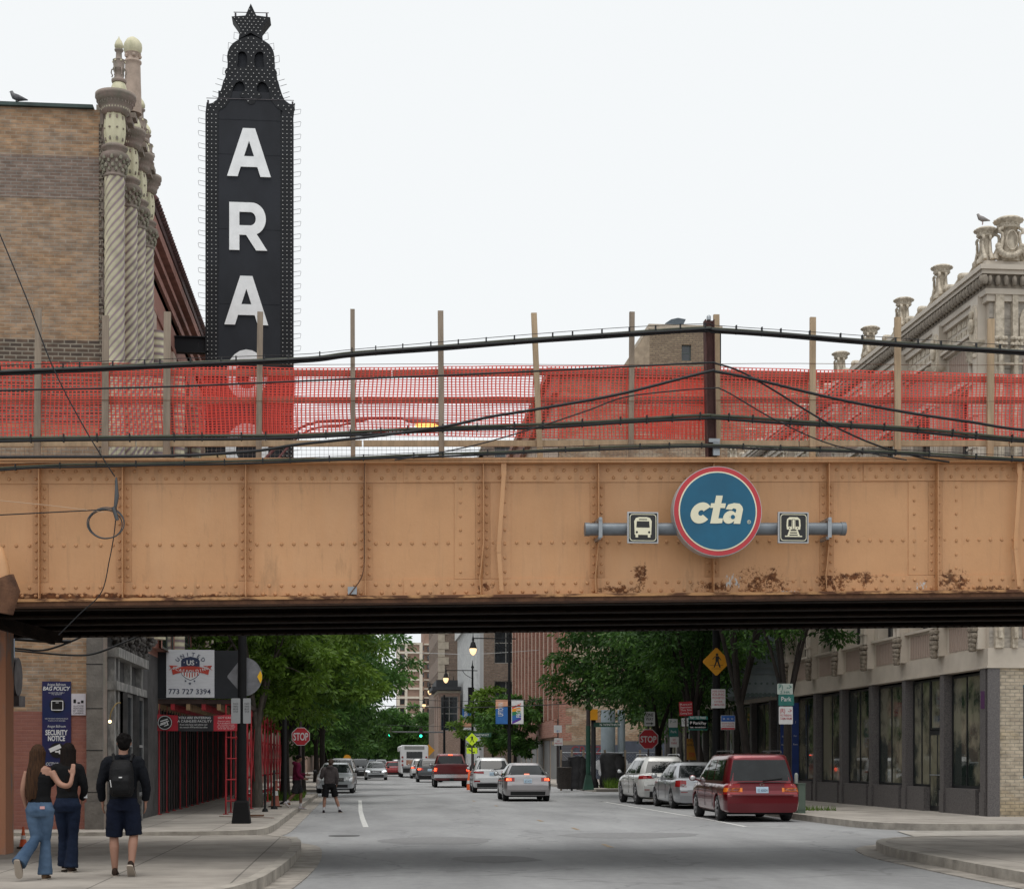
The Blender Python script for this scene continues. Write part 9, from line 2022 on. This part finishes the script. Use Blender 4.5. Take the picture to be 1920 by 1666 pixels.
gh_ = cloth('charcoal_fleece', (.065, .055, .055), .2); b = MB(); elt(b, [(.95, 0, 0, .18, .125), (1.02, 0, 0, .19, .135), (1.15, 0, 0, .185, .132), (1.3, 0, 0, .2, .138), (1.4, 0, 0, .205, .13), (1.47, 0, 0, .17, .11), (1.53, .02, .0, .1, .085)]); b.sph((.01, -.09, 1.5), (.12, .07, .07), 14, 10)
for pts in (AL, AR): limb(b, [(pts[0][0] * .8, 0, 1.43)] + [pts[0], pts[1], tuple(Vector(pts[1]).lerp(Vector(pts[2]), .93))], [.07, .08, .064, .05])
remesh(b, 'hooded_sweatshirt', gh_, m, .013, 3, disp=.008)
b = MB(); elt(b, [(.82, 0, 0, .175, .125), (.92, 0, 0, .185, .135), (.99, 0, 0, .172, .122)])
for pts in (L3, R3): h, k, a = [Vector(p) for p in pts]; limb(b, [h, h.lerp(k, .5), h.lerp(k, .95)], [.108, .112, .112])
remesh(b, 'shorts', cloth('black_shorts', (.007, .007, .008)), m, .013, 2, disp=.006)
b = MB(); b.sph((.05, .025, 1.69), (.088, .098, .095), 16, 12); b.sph((.04, -.01, 1.65), (.078, .07, .08), 12, 8); remesh(b, 'hair', P('brown_hair', (.05, .028, .018), .7, bump=.5, bscale=80), m, .01, 1)
M_sock = cloth('white_sock', (.55, .54, .55), .08)
for pts, pt in ((L3, 0), (R3, 0)):
 h, k, a = [Vector(p) for p in pts]; b = MB(); limb(b, [a.lerp(k, .3), a.lerp(k, .1), a], [.045, .042, .042]); b.build('sock', M_sock, m, world=False); shoe(m, pts[2], (.1 if pts is L3 else .5, 1), cloth('dark_sneaker', (.02, .014, .02)), M_sole, 1.0, pt)
q = atZ(556, 1513, .15); m = person('man in maroon hoodie and dark shorts stepping off the left curb', q.x, q.y, R(-75), .90, .12)
b = MB(); elt(b, [(.86, 0, 0, .15, .10), (.93, 0, 0, .165, .115), (1.05, 0, .01, .15, .105), (1.2, 0, .02, .165, .11), (1.35, 0, .03, .185, .115), (1.45, 0, .03, .17, .10), (1.5, 0, .03, .09, .07)])
limb(b, [(0, .03, 1.45), (0, .05, 1.53), (0, .07, 1.6)], [.07, .056, .055]); hc = (0, .09, 1.65); head(b, hc, (-.1, 1))
L4 = [(-.09, 0, .9), (-.1, .16, .52), (-.09, .16, .06)]; R4 = [(.09, 0, .9), (.1, -.1, .5), (.09, -.34, .2)]
for pts in (L4, R4): h, k, a = [Vector(p) for p in pts]; limb(b, [h, h.lerp(k, .5), k, k.lerp(a, .35), a], [.088, .078, .055, .058, .036]); limb(b, [a, a + Vector((0, .05, -.04)), a + Vector((0, .12, -.05))], [.035, .032, .027])
AL = [(-.19, .02, 1.42), (-.24, .08, 1.15), (-.2, .36, 1.12)]; AR = [(.19, .02, 1.42), (.25, .0, 1.14), (.22, .2, .98)]
for pts, sd in ((AL, -1), (AR, 1)): limb(b, pts, [.055, .042, .028]); hand(b, pts[2], (.1, 1, -.1), (-sd, 0, 0), sd, .5)
body = remesh(b, 'body', SKD, m, .011); eyes(body, hc, (-.1, 1))
b = MB(); elt(b, [(.93, 0, 0, .18, .13), (1.0, 0, 0, .19, .14), (1.15, 0, .01, .185, .135), (1.3, 0, .02, .2, .14), (1.4, 0, .03, .205, .13), (1.47, 0, .03, .17, .11), (1.53, 0, .03, .1, .085)]); b.sph((0, -.07, 1.5), (.11, .08, .07), 14, 10)
for pts in (AL, AR): limb(b, [(pts[0][0] * .8, .02, 1.43)] + [pts[0], pts[1], tuple(Vector(pts[1]).lerp(Vector(pts[2]), .9))], [.07, .08, .066, .05])
remesh(b, 'hoodie', cloth('maroon_fleece', (.10, .008, .03), .2), m, .013, 3, disp=.008)
b = MB(); elt(b, [(.82, 0, 0, .175, .13), (.92, 0, 0, .185, .14), (.97, 0, 0, .172, .125)])
for pts in (L4, R4): h, k, a = [Vector(p) for p in pts]; limb(b, [h, h.lerp(k, .5), h.lerp(k, 1.0)], [.108, .115, .115])
remesh(b, 'shorts', cloth('charcoal_shorts', (.018, .018, .02)), m, .013, 2, disp=.006)
b = MB(); b.sph((0, .07, 1.69), (.088, .1, .09), 16, 12); remesh(b, 'hair', P('black_hair', (0, 0, 0)), m, .01, 1)
for pts, pt in ((L4, 0), (R4, -.7)):
 h, k, a = [Vector(p) for p in pts]; b = MB(); limb(b, [a.lerp(k, .3), a.lerp(k, .1), a], [.045, .042, .042]); b.build('sock', M_sock, m, world=False); shoe(m, pts[2], (0, 1), cloth('white_sneaker', (.45, .42, .44), .1), M_sole, 1.0, pt)
